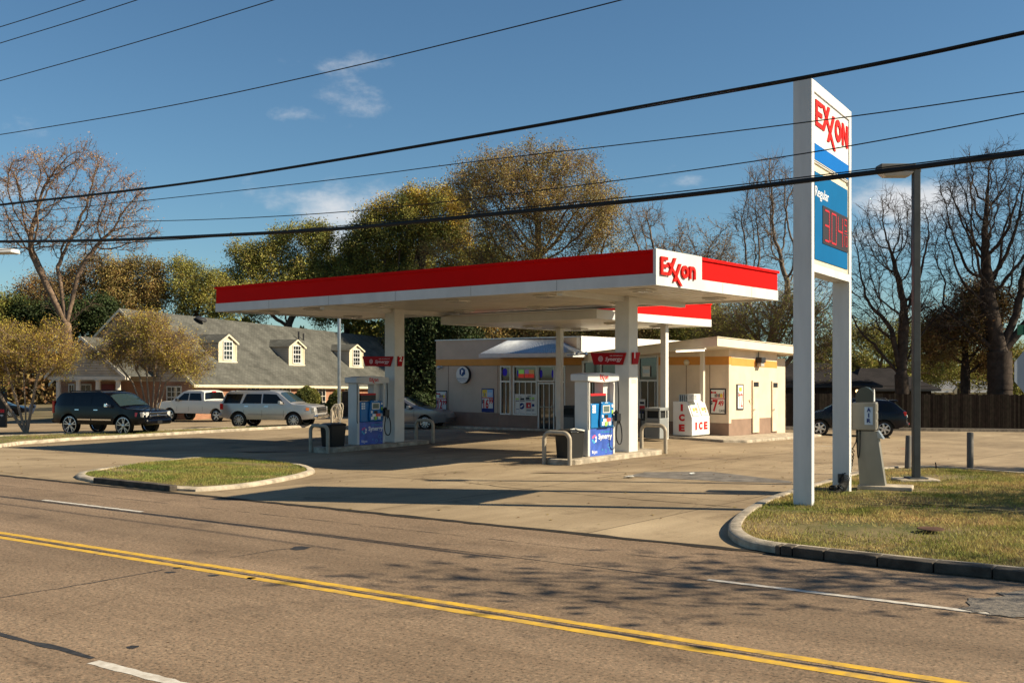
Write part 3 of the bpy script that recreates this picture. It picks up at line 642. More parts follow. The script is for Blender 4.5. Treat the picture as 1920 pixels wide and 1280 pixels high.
mb = MB(); a, z = hm(1024, 764); mb.sbox(wx[2][1]+.1, wx[2][0]-.1, BW-.06, BW-.04, z+.02, z+.05); a = wx[2][1]+.1; mb.tube([S(a, BW-.03, z-.15), S(a, BW-.1, z-.12), S(a, BW-.1, z+.12), S(a, BW-.03, z+.15)], .015, 6); mb.build('handle', 'stainless', dr)
w.build  # (front wall above)
orr.build('orange_stripe', 'wall_orange', shop)
# signs in the windows
def glow(u0, v0, u1, v1):
    a, z = hm((u0+u1)/2, (v0+v1)/2); r = abs(ua(u0, BW)-ua(u1, BW))/2; h = abs(zv(v0, a, BW)-zv(v1, a, BW))/2
    pts = [S(a+r*math.cos(k*.5236), BW+.044, z+h*math.sin(k*.5236)) for k in range(12)]
    o = MB().poly(pts).build('window_light', 'neon_blue', shop)
for q in ((941, 690, 950, 705), (968, 693, 971.5, 705), (1011, 693, 1016, 708), (1033, 693, 1037, 708)): glow(*q)
def panel(mb, u0, v0, u1, v1, b, mi=0, th=.012):
    a0_, a1_ = ua(u0, b), ua(u1, b); am = (a0_+a1_)/2; mb.sbox(a1_, a0_, b-th, b, zv(v1, am, b), zv(v0, am, b), mi)
mb = MB()
for i, (u0, u1, m0, m1) in enumerate(((972.5, 982.5, 0, 1), (984, 991.5, 2, 1), (992, 1001.5, 3, 1))): panel(mb, u0, 693, u1, 700.6, BW+.045, m0); panel(mb, u0, 700.7, u1, 708, BW+.045, m1)
tag(mb.build('window_sign', [mat('g1', (.25, .6, .12), .5, emit=.08), mat('r1', (.7, .05, .03), .5, emit=.08), mat('p1', (.4, .2, .45), .5, emit=.05), mat('o1', (.5, .32, .12), .5, emit=.05)]), 'glowing green and red advertising panels high in the shop window', 'sign')
def poster(nm, label, pts_uv, b, build):
    t = thing(nm, label, 'sign', S(ua(pts_uv[0], b), b, gS+1)); build(t); return t
def price_poster(label, u0, v0, u1, v1, b, price, cents, extra, kind=0, frame='text_black'):
    a0_, a1_ = ua(u0, b), ua(u1, b); am = (a0_+a1_)/2; z1_, z0_ = zv(v0, am, b), zv(v1, am, b); Wd = a0_-a1_; H = z1_-z0_
    t = thing('price_poster', label, 'sign', S(am, b, z0_))
    m = MB(); m.sbox(a1_, a0_, b-.03, b-.003, z0_, z1_); m.build('frame', frame, t, bevel=.01)
    m = MB(); e = .05; m.sbox(a1_+e, a0_-e, b-.036, b-.031, z0_+e+(.12*H if kind == 1 else 0), z1_-e); m.build('sheet', 'paper', t)
    O = lambda x, y, d=.037: S(a0_-x*Wd, b-d, z0_+y*H)
    m = MB()
    def rect(x0, y0, x1, y1, mi, d=.037): m.poly([O(x0, y0, d), O(x1, y0, d), O(x1, y1, d), O(x0, y1, d)], mi)
    rect(.06, .59, .94, .63, 1)
    # picture of bottles and glasses
    if kind == 1:
        rect(.08, .64, .46, .95, 3, .0372); rect(.5, .64, .92, .95, 4, .0372)
        for i in range(5): rect(.12+i*.06, .66, .16+i*.06, .8+.03*(i % 3), (5, 2, 3, 0, 5)[i], .0375)
        for i in range(4): rect(.55+i*.08, .7, .6+i*.08, .84, 5, .0375)
    else:
        m.poly([O(.06, .8), O(.2, .82), O(.4, .8), O(.4, .88), O(.2, .86), O(.06, .9)], 1)
        for i in range(6):
            x = .3+i*.06; m.poly([O(x, .66+.01*(i % 2), .0375), O(x+.045, .66, .0375), O(x+.045, .76+.03*(i % 3), .0375), O(x, .8, .0375)], (2, 0, 2, 1, 2, 0)[i])
        m.poly([O(.66, .65, .0378), O(.8, .65, .0378), O(.82, .76, .0378), O(.73, .82, .0378), O(.64, .76, .0378)], 3); m.poly([O(.84, .64, .0378), O(.9, .64, .0378), O(.9, .8, .0378), O(.87, .94, .0378), O(.84, .8, .0378)], 1)
    m.build('picture', ['text_black', 'poster_red', mat('dark_brown', (.05, .03, .02), .5), 'poster_yellow', mat('pale_blue', (.25, .45, .7), .5), mat('pic_white', (.6, .6, .62), .5)], t, recalc=False)
    m = MB(); n_ = len(price); 
    text(m, '$', O(.05, .36, .036), EX_L, EZ, .12*Wd, .17*H, .003, 1, .02)
    x0 = .17; wd = .42 if n_ > 1 else .34
    text(m, price, O(x0, .1 if kind == 0 else .16, .036), EX_L, EZ, wd*Wd, (.47 if kind == 0 else .40)*H, .003, 0, .03)
    text(m, cents, O(x0+wd+.02, .32 if kind == 0 else .36, .036), EX_L, EZ, .34*Wd, .22*H, .003, 0, .03)
    if extra: text(m, extra, O(.58, .09, .036), EX_L, EZ, .36*Wd, .11*H, .003, 1)
    m.build('lettering', ['poster_red', 'text_black'], t)
    return t
price_poster('beer price poster reading 12.99 at the left end of the shop wall', 818, 732, 839, 771, BW-.001, '12', '99', '', 0)
price_poster('dark framed price poster reading 16.99 left of the shop windows', 903.5, 728, 926.5, 772.5, BW-.001, '16', '99', '', 1, 'poster_blue')
# big white advertising sheet inside the second window
t = thing('window_poster', 'large white advertising sheet with a blue disc in the shop window', 'poster', S(ua(985, BW), BW, gS+1))
mb = MB(); panel(mb, 965.3, 738.6, 1004.4, 775, BW+.04); mb.build('sheet', 'paper', t)
mb = MB()
def P2(u, v): a = ua(u, BW+.028); return S(a, BW+.026, zv(v, a, BW+.028))
for (u0, v0, u1, v1, mi) in ((967, 746, 975, 749, 2), (975.5, 746, 983, 749.5, 0), (985.5, 744.5, 993, 748.5, 0), (993.5, 744.5, 1002, 748.5, 2), (967, 750.5, 984, 751.8, 0), (986, 749.6, 1002, 751, 0), (972, 743, 978, 744, 0), (989, 742, 998, 743.2, 0),
                           (986.5, 754.5, 996, 765, 3), (987, 767, 1002, 768.5, 0), (987, 770, 1002, 770.7, 1), (968, 766, 973, 767, 1), (997, 757, 1002, 762, 1)):
    mb.poly([P2(u0, v1), P2(u1, v1), P2(u1, v0), P2(u0, v0)], mi)
mb.poly([P2(978.3+5*math.cos(k*.5236), 761+6*math.sin(k*.5236)) for k in range(12)], 1)
q = [P2(990, 762)+Vector((0, 0, 0)), P2(993.5, 762), P2(991.5, 757)]; mb.poly([x-Vector((RX, RY, 0))*.003 for x in q], 4)
mb.poly([p-Vector((RX, RY, 0))*.003 for p in (P2(975, 762), P2(980, 758.5), P2(982, 759.5), P2(977, 764))], 4)
mb.build('printing', ['text_black', 'poster_blue', 'lime', 'poster_red', 'paper'], t, recalc=False)
# round wall sign
t = thing('round_sign', 'round white wall sign with blue hexagon and letter P on shop wall', 'sign', S(ua(872, BW), BW, gS+2))
a, z = hm(871.5, 702.3); rr = (zv(686, a, BW)-zv(718.5, a, BW))/2; ctr = S(a, BW-.003, z); nrm = Vector((-RX, -RY, 0))
mb = MB(); mb.lathe([(rr, 0), (rr, .16)], ctr, nrm, 40); mb.build('rim', 'dark_trim', t, smooth=40)
mb = MB(); mb.lathe([(rr*.97, .1601), (rr*.97, .172)], ctr, nrm, 40); mb.build('face', 'paper', t, smooth=40)
mb = MB(); o_ = ctr+nrm*.172+EZ*rr*.32
def hexa2(r, mi, d, off): shape2(mb, [(r*math.cos(math.pi/6+k*math.pi/3), r*math.sin(math.pi/6+k*math.pi/3)) for k in range(6)], o_+nrm*off, EX_L, EZ, d, mi)
hexa2(.5*rr, 0, .004, 0); hexa2(.4*rr, 1, .004, .005); hexa2(.36*rr, 0, .004, .010)
text(mb, 'P', o_+nrm*.015-EX_L*.13*rr-EZ*.26*rr, EX_L, EZ, .3*rr, .5*rr, .003, 2, .04)
text(mb, "PARKER'S", ctr+nrm*.172-EX_L*.78*rr-EZ*.58*rr, EX_L, EZ, 1.56*rr, .24*rr, .002, 3, .0)
text(mb, 'CONVENIENCE STORE', ctr+nrm*.172-EX_L*.6*rr-EZ*.74*rr, EX_L, EZ, 1.2*rr, .08*rr, .002, 3, .0)
mb.build('emblem', ['poster_blue', mat('teal', (.02, .25, .35), .5), 'text_white', mat('slate', (.12, .2, .3), .5)], t)
# wall camera / small lamp
def pod(label, u, v, b=BW, s=1):
    t = thing('security_camera', label, 'camera', S(ua(u, b), b, zv(v, ua(u, b), b)))
    c = S(ua(u, b), b, zv(v, ua(u, b), b)); m = MB(); m.lathe([(.03*s, 0), (.03*s, .12*s), (.09*s, .13*s), (.1*s, .2*s), (.05*s, .26*s), (0, .27*s)], c, nrm, 14); m.build('housing', 'galv', t, smooth=40)
    m = MB(); m.lathe([(.09*s, .0), (.09*s, .03*s)], c, nrm, 14); m.build('bracket', 'frame_alu', t, smooth=40)
pod('small round security camera high on the left end of shop wall', 828, 689)
# metal awning over the windows
AP = 1.5
bf = BW-AP; zb = zv(663, ua(960, bf), bf); aw = thing('metal_awning', 'hipped corrugated metal awning over the shop windows', 'awning', S(ua(980, BW), BW, zb))
xl, xr = ua(899, bf), ua(1060, bf); pl, pr = ua(955, BW), ua(1043, BW); zp = zv(636.5, (pl+pr)/2, BW)
mb = MB(); n = 40
v0 = S(xl, bf, zb); v1 = S(xr, bf, zb); v2 = S(pr, BW-.02, zp); v3 = S(pl, BW-.02, zp); e0 = S(xl, BW-.02, zb); e1 = S(xr, BW-.02, zb)
def ribs(mb, p0, p1, q1, q0, n):
    nn = (p1-p0).cross(q0-p0).normalized(); nn = nn if nn.z > 0 else -nn
    for i in range(n):
        A = p0.lerp(p1, i/n); B = p0.lerp(p1, (i+.5)/n); C = p0.lerp(p1, (i+1)/n); A2 = q0.lerp(q1, i/n); B2 = q0.lerp(q1, (i+.5)/n); C2 = q0.lerp(q1, (i+1)/n); h = nn*.035
        mb.poly([A, B+h, B2+h, A2]); mb.poly([B+h, C, C2, B2+h])
ribs(mb, v0, v1, v2, v3, 42); ribs(mb, e0, v0, v3, v3, 12); ribs(mb, v1, e1, v2, v2, 12); mb.poly([v0-EZ*.01, v1-EZ*.01, e1-EZ*.01, e0-EZ*.01])
mb.build('metal_sheet', 'galv', aw, recalc=False)
mb = MB(); mb.sbox(xr-.02, xl+.02, bf-.03, bf, zb-.16, zb+.01); mb.sbox(xl, xl+.03, bf, BW-.02, zb-.16, zb); mb.sbox(xr-.03, xr, bf, BW-.02, zb-.16, zb); mb.sbox(xr, xl, bf+.001, BW-.03, zb-.15, zb-.13); mb.build('edge_trim', 'fascia_white', aw)
mb = MB(); p = S(xr-.1, bf, zb-.08); mb.tube([p, p+EX_L*.5-EX_R*.1, p+EX_L*.95-EX_R*.15+EZ*.03], .03, 7); mb.tube([p+EX_L*.4, p+EX_L*.6+EZ*.12], .03, 6); mb.tube([p+EX_L*.95-EX_R*.15+EZ*.03, p+EX_L*1.1-EX_R*.17+EZ*.06], [.05, .07], 8); mb.build('flood_lamp', 'galv', aw)

# wing with the butterfly roof slab
P1 = (7.69, 38.8)
def ab(x, y): return ((x-CX)*LX+(y-CY)*LY, (x-CX)*RX+(y-CY)*RY)
a1s, b1s = ab(*P1); z1s = 3.487
a0s, b0s = ab(2.3, 46.0); z0s = 2.9
gb = -.028; ga = (z0s-z1s-(b0s-b1s)*gb)/(a0s-a1s)
def zsl(a, b): return z1s+(a-a1s)*ga+(b-b1s)*gb
TH = .33
bE = BW+6.2
top = [(a1s, b1s), (a0s, b0s), (aB+.002, BW+.0), (aB-.01, bE), (a1s, bE)]
sl_ = MB(); sl_.prism([S(a, b, zsl(a, b)) for a, b in top], (0, 0, TH)); roof = sl_.build('roof', 'slab_cream', shop, bevel=.01)
mb = MB(); mb.prism([S(a, b, zsl(a, b)+TH+.001) for a, b in [(a1s-.03, b1s-.05), (a0s, b0s-.05), (aB+.002, BW), (aB-.01, bE-.05), (a1s-.03, bE-.05)]], (0, 0, .03)); mb.build('roof_edge', 'trim_cream', roof)
# wing walls: front part a from aR..aB, side going back
ag0, ag1 = ua(1234.5, BW), ua(1092.5, BW)   # big glazing
aPil = ua(1287, BW)
def wallpoly(mb, aH, aLw, z0, z1f, b0=BW, mi=0):
    q = [S(aH, b0, z0), S(aLw, b0, z0), S(aLw, b0, z1f(aLw, b0)), S(aH, b0, z1f(aH, b0))]; mb.prism(q, Vector((RX, RY, 0))*.2, mi)
stz = lambda v: zv(v, ua(1300, BW), BW)
zo1w = lambda a, b: zsl(a, b)+.02
so1, so0, sbr = stz(668.5), stz(684), stz(791)
cw = MB(); wallpoly(cw, ag0, aR, sbr, lambda a, b: so0); wallpoly(cw, ag0, aR, so1, zo1w); wallpoly(cw, aB-.01, ag1, sbr, zo1w)
bE2 = ub(1456.5, aR)
def sidepoly(mb, b0, b1, z0, z1, e=0):
    q = [S(aR+e, b0, z0(b0)), S(aR+e, b1, z0(b1)), S(aR+e, b1, z1(b1)), S(aR+e, b0, z1(b0))]; mb.prism(q, Vector((LX, LY, 0))*(.2+e))
zs_ = lambda v0, v1: (lambda b: zv(v0+(v1-v0)*(b-BW)/(bE2-BW), aR, b))
bF = bE2+1.4
sidepoly(cw, BW+.2, bE2+.02, zs_(786, 782), zs_(684.7, 690)); sidepoly(cw, BW+.2, bE2+.02, zs_(669.4, 678), lambda b: zsl(aR, b)+.02)
cw.build('wing_wall', 'wall_beige_lit', shop); cw = MB(); cw.sbox(aR+.25, aR+.45, bE2+.02, bF, -.6, 3.1); cw.sbox(aR+.45, aB, bF-.2, bF, -.6, 3.05)
cw.build('wing_wall', 'wall_beige_lit', shop)
mb = orr2 = MB(); wallpoly(mb, ag0, aR+.0, so0+.001, lambda a, b: so1-.001, BW+.003); sidepoly(mb, BW+.203, bE2+.018, lambda b: zs_(684.7, 690)(b)+.001, lambda b: zs_(669.4, 678)(b)-.001, -.004); mb.build('wing_orange_stripe', 'wall_orange', shop)
wallpoly(br, ag0, aR, -.5, lambda a, b: sbr-.001, BW-.004); br.build('brown_base', 'wall_brown', shop); br = MB(); sidepoly(br, BW+.196, bE2+.022, lambda b: -.5, lambda b: zs_(786, 782)(b)-.001, .004); br.build('brown_base', 'wall_brown', shop); br = MB(); wallpoly(br, aB-.02, ag1, -.5, lambda a, b: sbr-.001, BW-.004)
br.build('brown_base', 'wall_brown', shop)
# glazing of the wing
mb = MB()
for u in (1287, 1331): a = ua(u, BW); mb.sbox(a-.012, a+.012, BW-.012, BW-.0045, -.2, so0)
mb.build('wing_joint', 'wall_brown', shop)
gt = lambda a: zsl(a, BW)-.02
zb2 = stz(784); ztr2 = stz(713.5)
f = MB(); n = 4
for i in range(n+1):
    a = ag1+(ag0-ag1)*i/n; a = min(max(a, ag0+.035), ag1-.035); f.sbox(a-.035, a+.035, BW-.02, BW+.08, zb2+.06, gt(a)-.07)
f.sbox(ag0, ag1, BW-.022, BW+.082, zb2-.06, zb2+.06); f.sbox(ag0+.07, ag1-.07, BW-.018, BW+.078, ztr2-.04, ztr2+.04)
f.prism([S(ag1, BW-.02, gt(ag1)-.07), S(ag0, BW-.02, gt(ag0)-.07), S(ag0, BW-.02, gt(ag0)+.02), S(ag1, BW-.02, gt(ag1)+.02)], Vector((RX, RY, 0))*.1)
wf = f.build('wing_window', 'frame_alu', shop)
g = MB(); g.prism([S(ag1, BW+.05, zb2), S(ag0, BW+.05, zb2), S(ag0, BW+.05, gt(ag0)), S(ag1, BW+.05, gt(ag1))], Vector((RX, RY, 0))*.01); g.build('pane', 'glass_dark', wf)
k = MB()
for i in range(11): a = ag1+(ag0-ag1)*(i+.5)/11; k.sbox(a-.015, a+.015, BW+.01, BW+.04, zb2+.06, ztr2-.04)
k.build('bar', 'frame_alu', wf)
mb = MB(); wallpoly(mb, ag1-.0, ag0, -.5, lambda a, b: zb2-.061, BW-.003); mb.build('window_base', 'wall_brown', shop)
# window paper signs in the wing
for (u0, v0, u1, v1, lb) in ((1198, 748, 1210, 783, 'white and red poster sheet low in the shaded shop window'), (1205, 686, 1219, 706, 'pale paper notice high in the shaded shop window')):
    m = MB(); panel(m, u0, v0, u1, v1, BW+.005)
    m2 = [u0+1, u1-1, v0+(v1-v0)*.35, v0+(v1-v0)*.65]; panel(m, m2[0], m2[2], m2[1], m2[3], BW-.009, 1, .003)
    if v0 > 740: panel(m, u0+1, 770, u1-1, 775, BW-.009, 2, .003); panel(m, u0+2, 753, u1-2, 757, BW-.009, 3, .003)
    tag(m.build('window_poster', ['paper', 'poster_red' if v0 > 740 else 'galv', 'poster_blue', 'text_black']), lb, 'poster')
price_poster('large framed price poster reading 7.49 cans beside the ice chest', 1332, 728, 1361.5, 776.5, BW-.001, '7', '49', 'CANS', 0)
# wing posts
for (u, v, nm) in ((1317.3, 815.5, 0),):
    p = G(u, v, .1); a, b = ab(p.x, p.y); m = MB(); m.sbox(a-.07, a+.07, b-.07, b+.07, gz(p.x, p.y), zsl(a, b)); m.build('roof_post', 'slab_cream', shop)
# soffit tube lights
for (u0, v0, u1, v1) in ((1273, 664.5, 1315, 659.5),):
    bb = BW-2.0; a = ua(1294, bb); z = zsl(a, bb)
    m = MB(); m.sbox(a-.65, a+.65, bb-.08, bb+.08, zsl(a, bb)-.07, zsl(a, bb)-.02); q = m.build('tube_fitting', 'frame_alu', shop)
    m = MB(); m.tube([S(a-.6, bb, z-.1), S(a+.6, bb, z-.13)], .035, 8); m.build('tube_lamp', 'tube_light', q)
# side wall of the wing: doors, poster, lamp
def EXs(): return Vector((RX, RY, 0))
def side_rect(mb, u0, v0, u1, v1, d=.01, mi=0, v0b=None, v1b=None):
    b0, b1 = ub(u0, aR), ub(u1, aR); v0b = v0 if v0b is None else v0b; v1b = v1 if v1b is None else v1b
    q = [S(aR-.004, b0, zv(v1, aR, b0)), S(aR-.004, b1, zv(v1b, aR, b1)), S(aR-.004, b1, zv(v0b, aR, b1)), S(aR-.004, b0, zv(v0, aR, b0))]; mb.prism(q, Vector((-LX, -LY, 0))*d, mi)
for (u0, u1, vt, vtb, vb, vbb) in ((1409.5, 1421.5, 712.5, 713, 811, 810), (1446, 1457, 714, 714.5, 808.5, 807.5)):
    m = MB(); side_rect(m, u0, vt, u1, vb, .05, 0, vtb, vbb); dd = m.build('door', 'wall_beige_lit', shop)
    m = MB(); side_rect(m, u0+.6, vt+17, u1-.8, vb-.5, .056, 0, vtb+17, vbb-.5); m.build('door_panel', 'trim_cream', dd)
    m = MB(); side_rect(m, u0+1.5, vt+3.5, u1-1.5, vt+12, .06); m.build('vent', 'black_plastic', dd)
    m = MB(); side_rect(m, u0+1, 766, u0+2, 769, .1); m.build('handle', 'chrome', dd)
t = thing('price_poster', 'narrow framed price poster on the sunlit side wall of the shop', 'sign', S(aR, BW+1.5, 1))
m = MB(); side_rect(m, 1380.5, 720, 1393, 768, .03); m.build('frame', 'text_black', t)
m = MB(); side_rect(m, 1382, 722, 1391.5, 765.5, .035); m.build('sheet', 'paper', t)
m = MB(); side_rect(m, 1382.5, 739, 1391, 740.5, .04); side_rect(m, 1384, 726, 1389, 733, .039, 1)
b0 = ub(1382.5, aR); b1 = ub(1391, aR); zz = zv(763, aR, b0); text(m, '$', S(aR-.038, b0, zz+.4), EXs(), EZ, (b1-b0)*.25, .2, .002, 2); text(m, '12', S(aR-.038, b0+(b1-b0)*.3, zz), EXs(), EZ, (b1-b0)*.65, .55, .002, 0)
m.build('lettering', ['poster_red', 'poster_yellow', 'text_black'], t)
t = thing('wall_lamp', 'black wall pack lamp under the roof on sunlit shop side wall', 'lamp', S(aR, BW+2.6, 3))
b_ = ub(1421, aR); z = zv(680, aR, b_); m = MB(); bx = lambda m, d0, d1, h0, h1, k0, k1, mi=0: m.hexa([S(aR-.004-d, b_+k, z+h) for d, k, h in ((d0, k0, h0), (d1, k0, h0), (d1, k1, h0), (d0, k1, h0), (d0, k0, h1), (d1, k0, h1), (d1, k1, h1), (d0, k1, h1))], mi)
bx(m, 0, .26, 0, .22, -.2, .2); m.build('housing', 'dark_trim', t, bevel=.02)
m = MB(); bx(m, .02, .22, -.16, -.001, -.16, .16); m.build('lens', 'lens', t, bevel=.03)
m = MB(); m.tube([S(aR-.03, b_, z+.22), S(aR-.03, b_, zsl(aR, b_))], .015, 6); m.build('conduit', 'dark_trim', t)
t = thing('sensor_lamp', 'small beige sensor lamp on the orange stripe under the roof', 'lamp', S(aPil, BW, so1))
m = MB(); c = S(ua(1289, BW), BW-.002, stz(679)); m.lathe([(.1, 0), (.12, .1), (.05, .2), (0, .22)], c, nrm, 12); m.build('housing', 'trim_cream', t, smooth=40)
# mop leaning on the side wall
t = thing('mop', 'mop with wooden handle leaning against the shop side wall', 'mop', G(1417, 811))
p = G(1418, 811.5, .12); q = S(aR-.03, ub(1404, aR), zv(749, aR, ub(1404, aR))); m = MB(); m.tube([p, q], .018, 6); m.build('handle', 'trim_cream', t)
m = MB(); r3 = random.Random(5)
for k in range(40): a_ = r3.uniform(0, 6.28); d = r3.uniform(.08, .26); m.tube([p+Vector((0, 0, .05)), p+Vector((d*.6*math.cos(a_), d*.6*math.sin(a_), .03)), p+Vector((d*math.cos(a_), d*math.sin(a_), -.01))], .014, 4)
m.build('mop_head', mat('mop_grey', (.25, .22, .18), .9), t)
# walk round the shop
mb = MB(); pw = [(aL, BW-.1), (aL, BW-1.0), (wx[0][0], BW-1.3), (aB, BW-1.4), (aR+.6, BW-2.6), (aR-1.1, BW-2.6), (aR-1.7, BW-1.9), (aR-1.5, BW+5.5), (aR-.01, BW+5.5), (aR-.01, BW-.01)]
pts = [S(a, b, 0) for a, b in pw]; 
for p in pts: p.z = gz(p.x, p.y)-.05
mb.prism(pts, (0, 0, .15)); struct('pavement', mb, 'kerb_concrete', bevel=.03)
zw_ = lambda p: gz(p.x, p.y)+.1

# ice chest
def icechest():
    p0 = G(1261.5, 815.5, .1); a, b = ab(p0.x, p0.y); a -= .0; aR_ = ua(1325, b); z0 = p0.z
    # local: along front EX_R? the chest's left side faces the road, its sloped front faces the side
    t = thing('ice_chest', 'white ice chest with red ICE lettering and sloped glass doors', 'ice chest', p0)
    return t, a, b, z0
t, a, b, z0 = icechest()
Yc = CY+a*LY+b*RY; hpx = Yc/FPX
# the big flat side faces the viewer (normal -R); front with doors faces right (normal -L)
aF = ua(1297.5, b); dz = lambda v: zv(v, a, b); H = dz(752)-z0; HB = dz(782)-z0
w_ = a-aF; slope_a = a-(a-aF)*.72
bb1 = b+ (ub(1331, aF)-b)
prof = [(a, 0), (aF, 0), (aF, HB), (slope_a, H), (a, H)]
m = MB(); m.prism([S(x, b, z0+h) for x, h in prof], Vector((RX, RY, 0))*(bb1-b)); m.build('cabinet', mat('ice_white', (.66, .66, .64), .35, var=.06, vscale=3), t, bevel=.025)
m = MB()
for i, (ch, v) in enumerate((('I', 770), ('C', 788.5), ('E', 807.5))):
    hh = 13*hpx; ww = (4.5 if ch == 'I' else 12)*hpx; uc = 1278.5; text(m, ch, S(ua(uc, b), b-.004, dz(v))-EX_L*ww/2, EX_L, EZ, ww, hh, .006, 0, .06)
m.build('lettering', 'poster_red', t)
# sloped doors
n_ = Vector((S(aF, b, HB)-S(slope_a, b, H))); up = (S(slope_a, b, H)-S(aF, b, HB)).normalized(); fn = EX_R.cross(up).normalized(); L_ = (S(slope_a, b, H)-S(aF, b, HB)).length; Wb = bb1-b
if fn.dot(EX_L) < 0: fn = -fn
for i in range(2):
    o0 = S(aF, b+.08+i*(Wb/2-.02), z0+HB)+up*.06+fn*.003; ww = Wb/2-.14; hh = L_-.12
    m = MB(); m.prism([o0, o0+EX_R*ww, o0+EX_R*ww+up*hh, o0+up*hh], fn*.03); d = m.build('door', 'frame_alu', t, bevel=.008)
    m = MB(); e = .05; q = o0+EX_R*e+up*e+fn*.031; m.prism([q, q+EX_R*(ww-2*e), q+EX_R*(ww-2*e)+up*(hh-2*e), q+up*(hh-2*e)], fn*.004); m.build('door_sign', mat('door_pale', (.62, .68, .6), .3), d)
    m = MB()
    for (x0, y0, x1, y1, mi) in ((.12, .3, .45, .6, 1), (.5, .35, .9, .62, 0), (.15, .65, .6, .8, 2), (.55, .15, .85, .3, 0)):
        A = lambda x, y: q+EX_R*((ww-2*e)*x)+up*((hh-2*e)*y)+fn*.006
        m.poly([A(x0, y0), A(x1, y0), A(x1, y1), A(x0, y1)], mi)
    m.build('door_print', [mat('salmon', (.75, .22, .1), .5), 'poster_yellow', mat('mint', (.3, .5, .6), .5)], d, recalc=False)
m = MB()
for i, (ch, u) in enumerate((('I', 1305), ('C', 1313.5), ('E', 1323))):
    bb = ub(u, aF); ww = .1 if ch == 'I' else .26; text(m, ch, S(aF-.004, bb-ww/2, z0+.32*HB), EX_R, EZ, ww, .42*HB, .006, 0, .04)
m.build('lettering', 'letter_red', t)
m = MB(); aa = ua(1274, b+.1); ac = ua(1288.5, b+.1); ad = ua(1301.5, b+.1); 
for i in range(5): x = aa+(ac-aa)*i/4; m.sbox(x-.02, x+.02, b+.1, b+.5, z0+H, z0+H+14*hpx*.9)
m.sbox(ac, aa, b+.1, b+.5, z0+H+14*hpx*.85, z0+H+14*hpx*.92); m.build('vent_grille', 'galv', t)
m = MB(); m.sbox(ad, ac-.03, b+.08, b+.6, z0+H, z0+H+14*hpx); q = m.build('compressor_box', 'ice_white', t)
m = MB(); text(m, 'ICE', S(ac-.12, b+.078, z0+H+.08), EX_L, EZ, .3, .16, .003); m.build('lettering', 'galv', q)
# litter bins by the shop
def bin_(label, u, v, w, h, m1, rot=0):
    p = G(u, v, .1 if u > 1100 else 0); t = thing('litter_bin', label, 'bin', p, world=True); m = MB()
    a, b = ab(p.x, p.y); z = p.z
    m.sbox(a-w/2, a+w/2, b, b+w, z, z+h*.66); m.build('body', m1, t, bevel=.02)
    m = MB(); e = w/2
    for (x, y) in ((-e, 0), (e-.07, 0), (-e, w-.07), (e-.07, w-.07)): m.sbox(a+x, a+x+.07, b+y, b+y+.07, z+h*.66, z+h*.9)
    m.sbox(a-w/2-.01, a+w/2+.01, b-.01, b+w+.01, z+h*.9, z+h); m.build('hood', m1, t, bevel=.02)
    m = MB(); m.sbox(a-w/2+.08, a+w/2-.08, b+.08, b+w-.08, z+h*.5, z+h*.89); m.build('liner', 'rubber', t)
    m = MB(); m.sbox(a-w/2+.06, a+w/2-.06, b-.006, b-.001, z+.05, z+h*.58); m.build('panel', mat('bin_panel', (.16, .17, .17), .5), t)
mat('bin_grey', (.22, .23, .23), .55, var=.1); mat('bin_dark', (.035, .04, .042), .6)
bin_('grey square litter bin standing right of the near fuel pump', 1223, 822, .62, 1.12, 'bin_grey'); bin_('dark square litter bin behind the near fuel pump and thin post', 1064, 811, .75, 1.12, 'bin_dark')
bin_('dark litter bin partly hidden behind the grey one', 1210, 819, .45, 1.05, 'bin_dark')
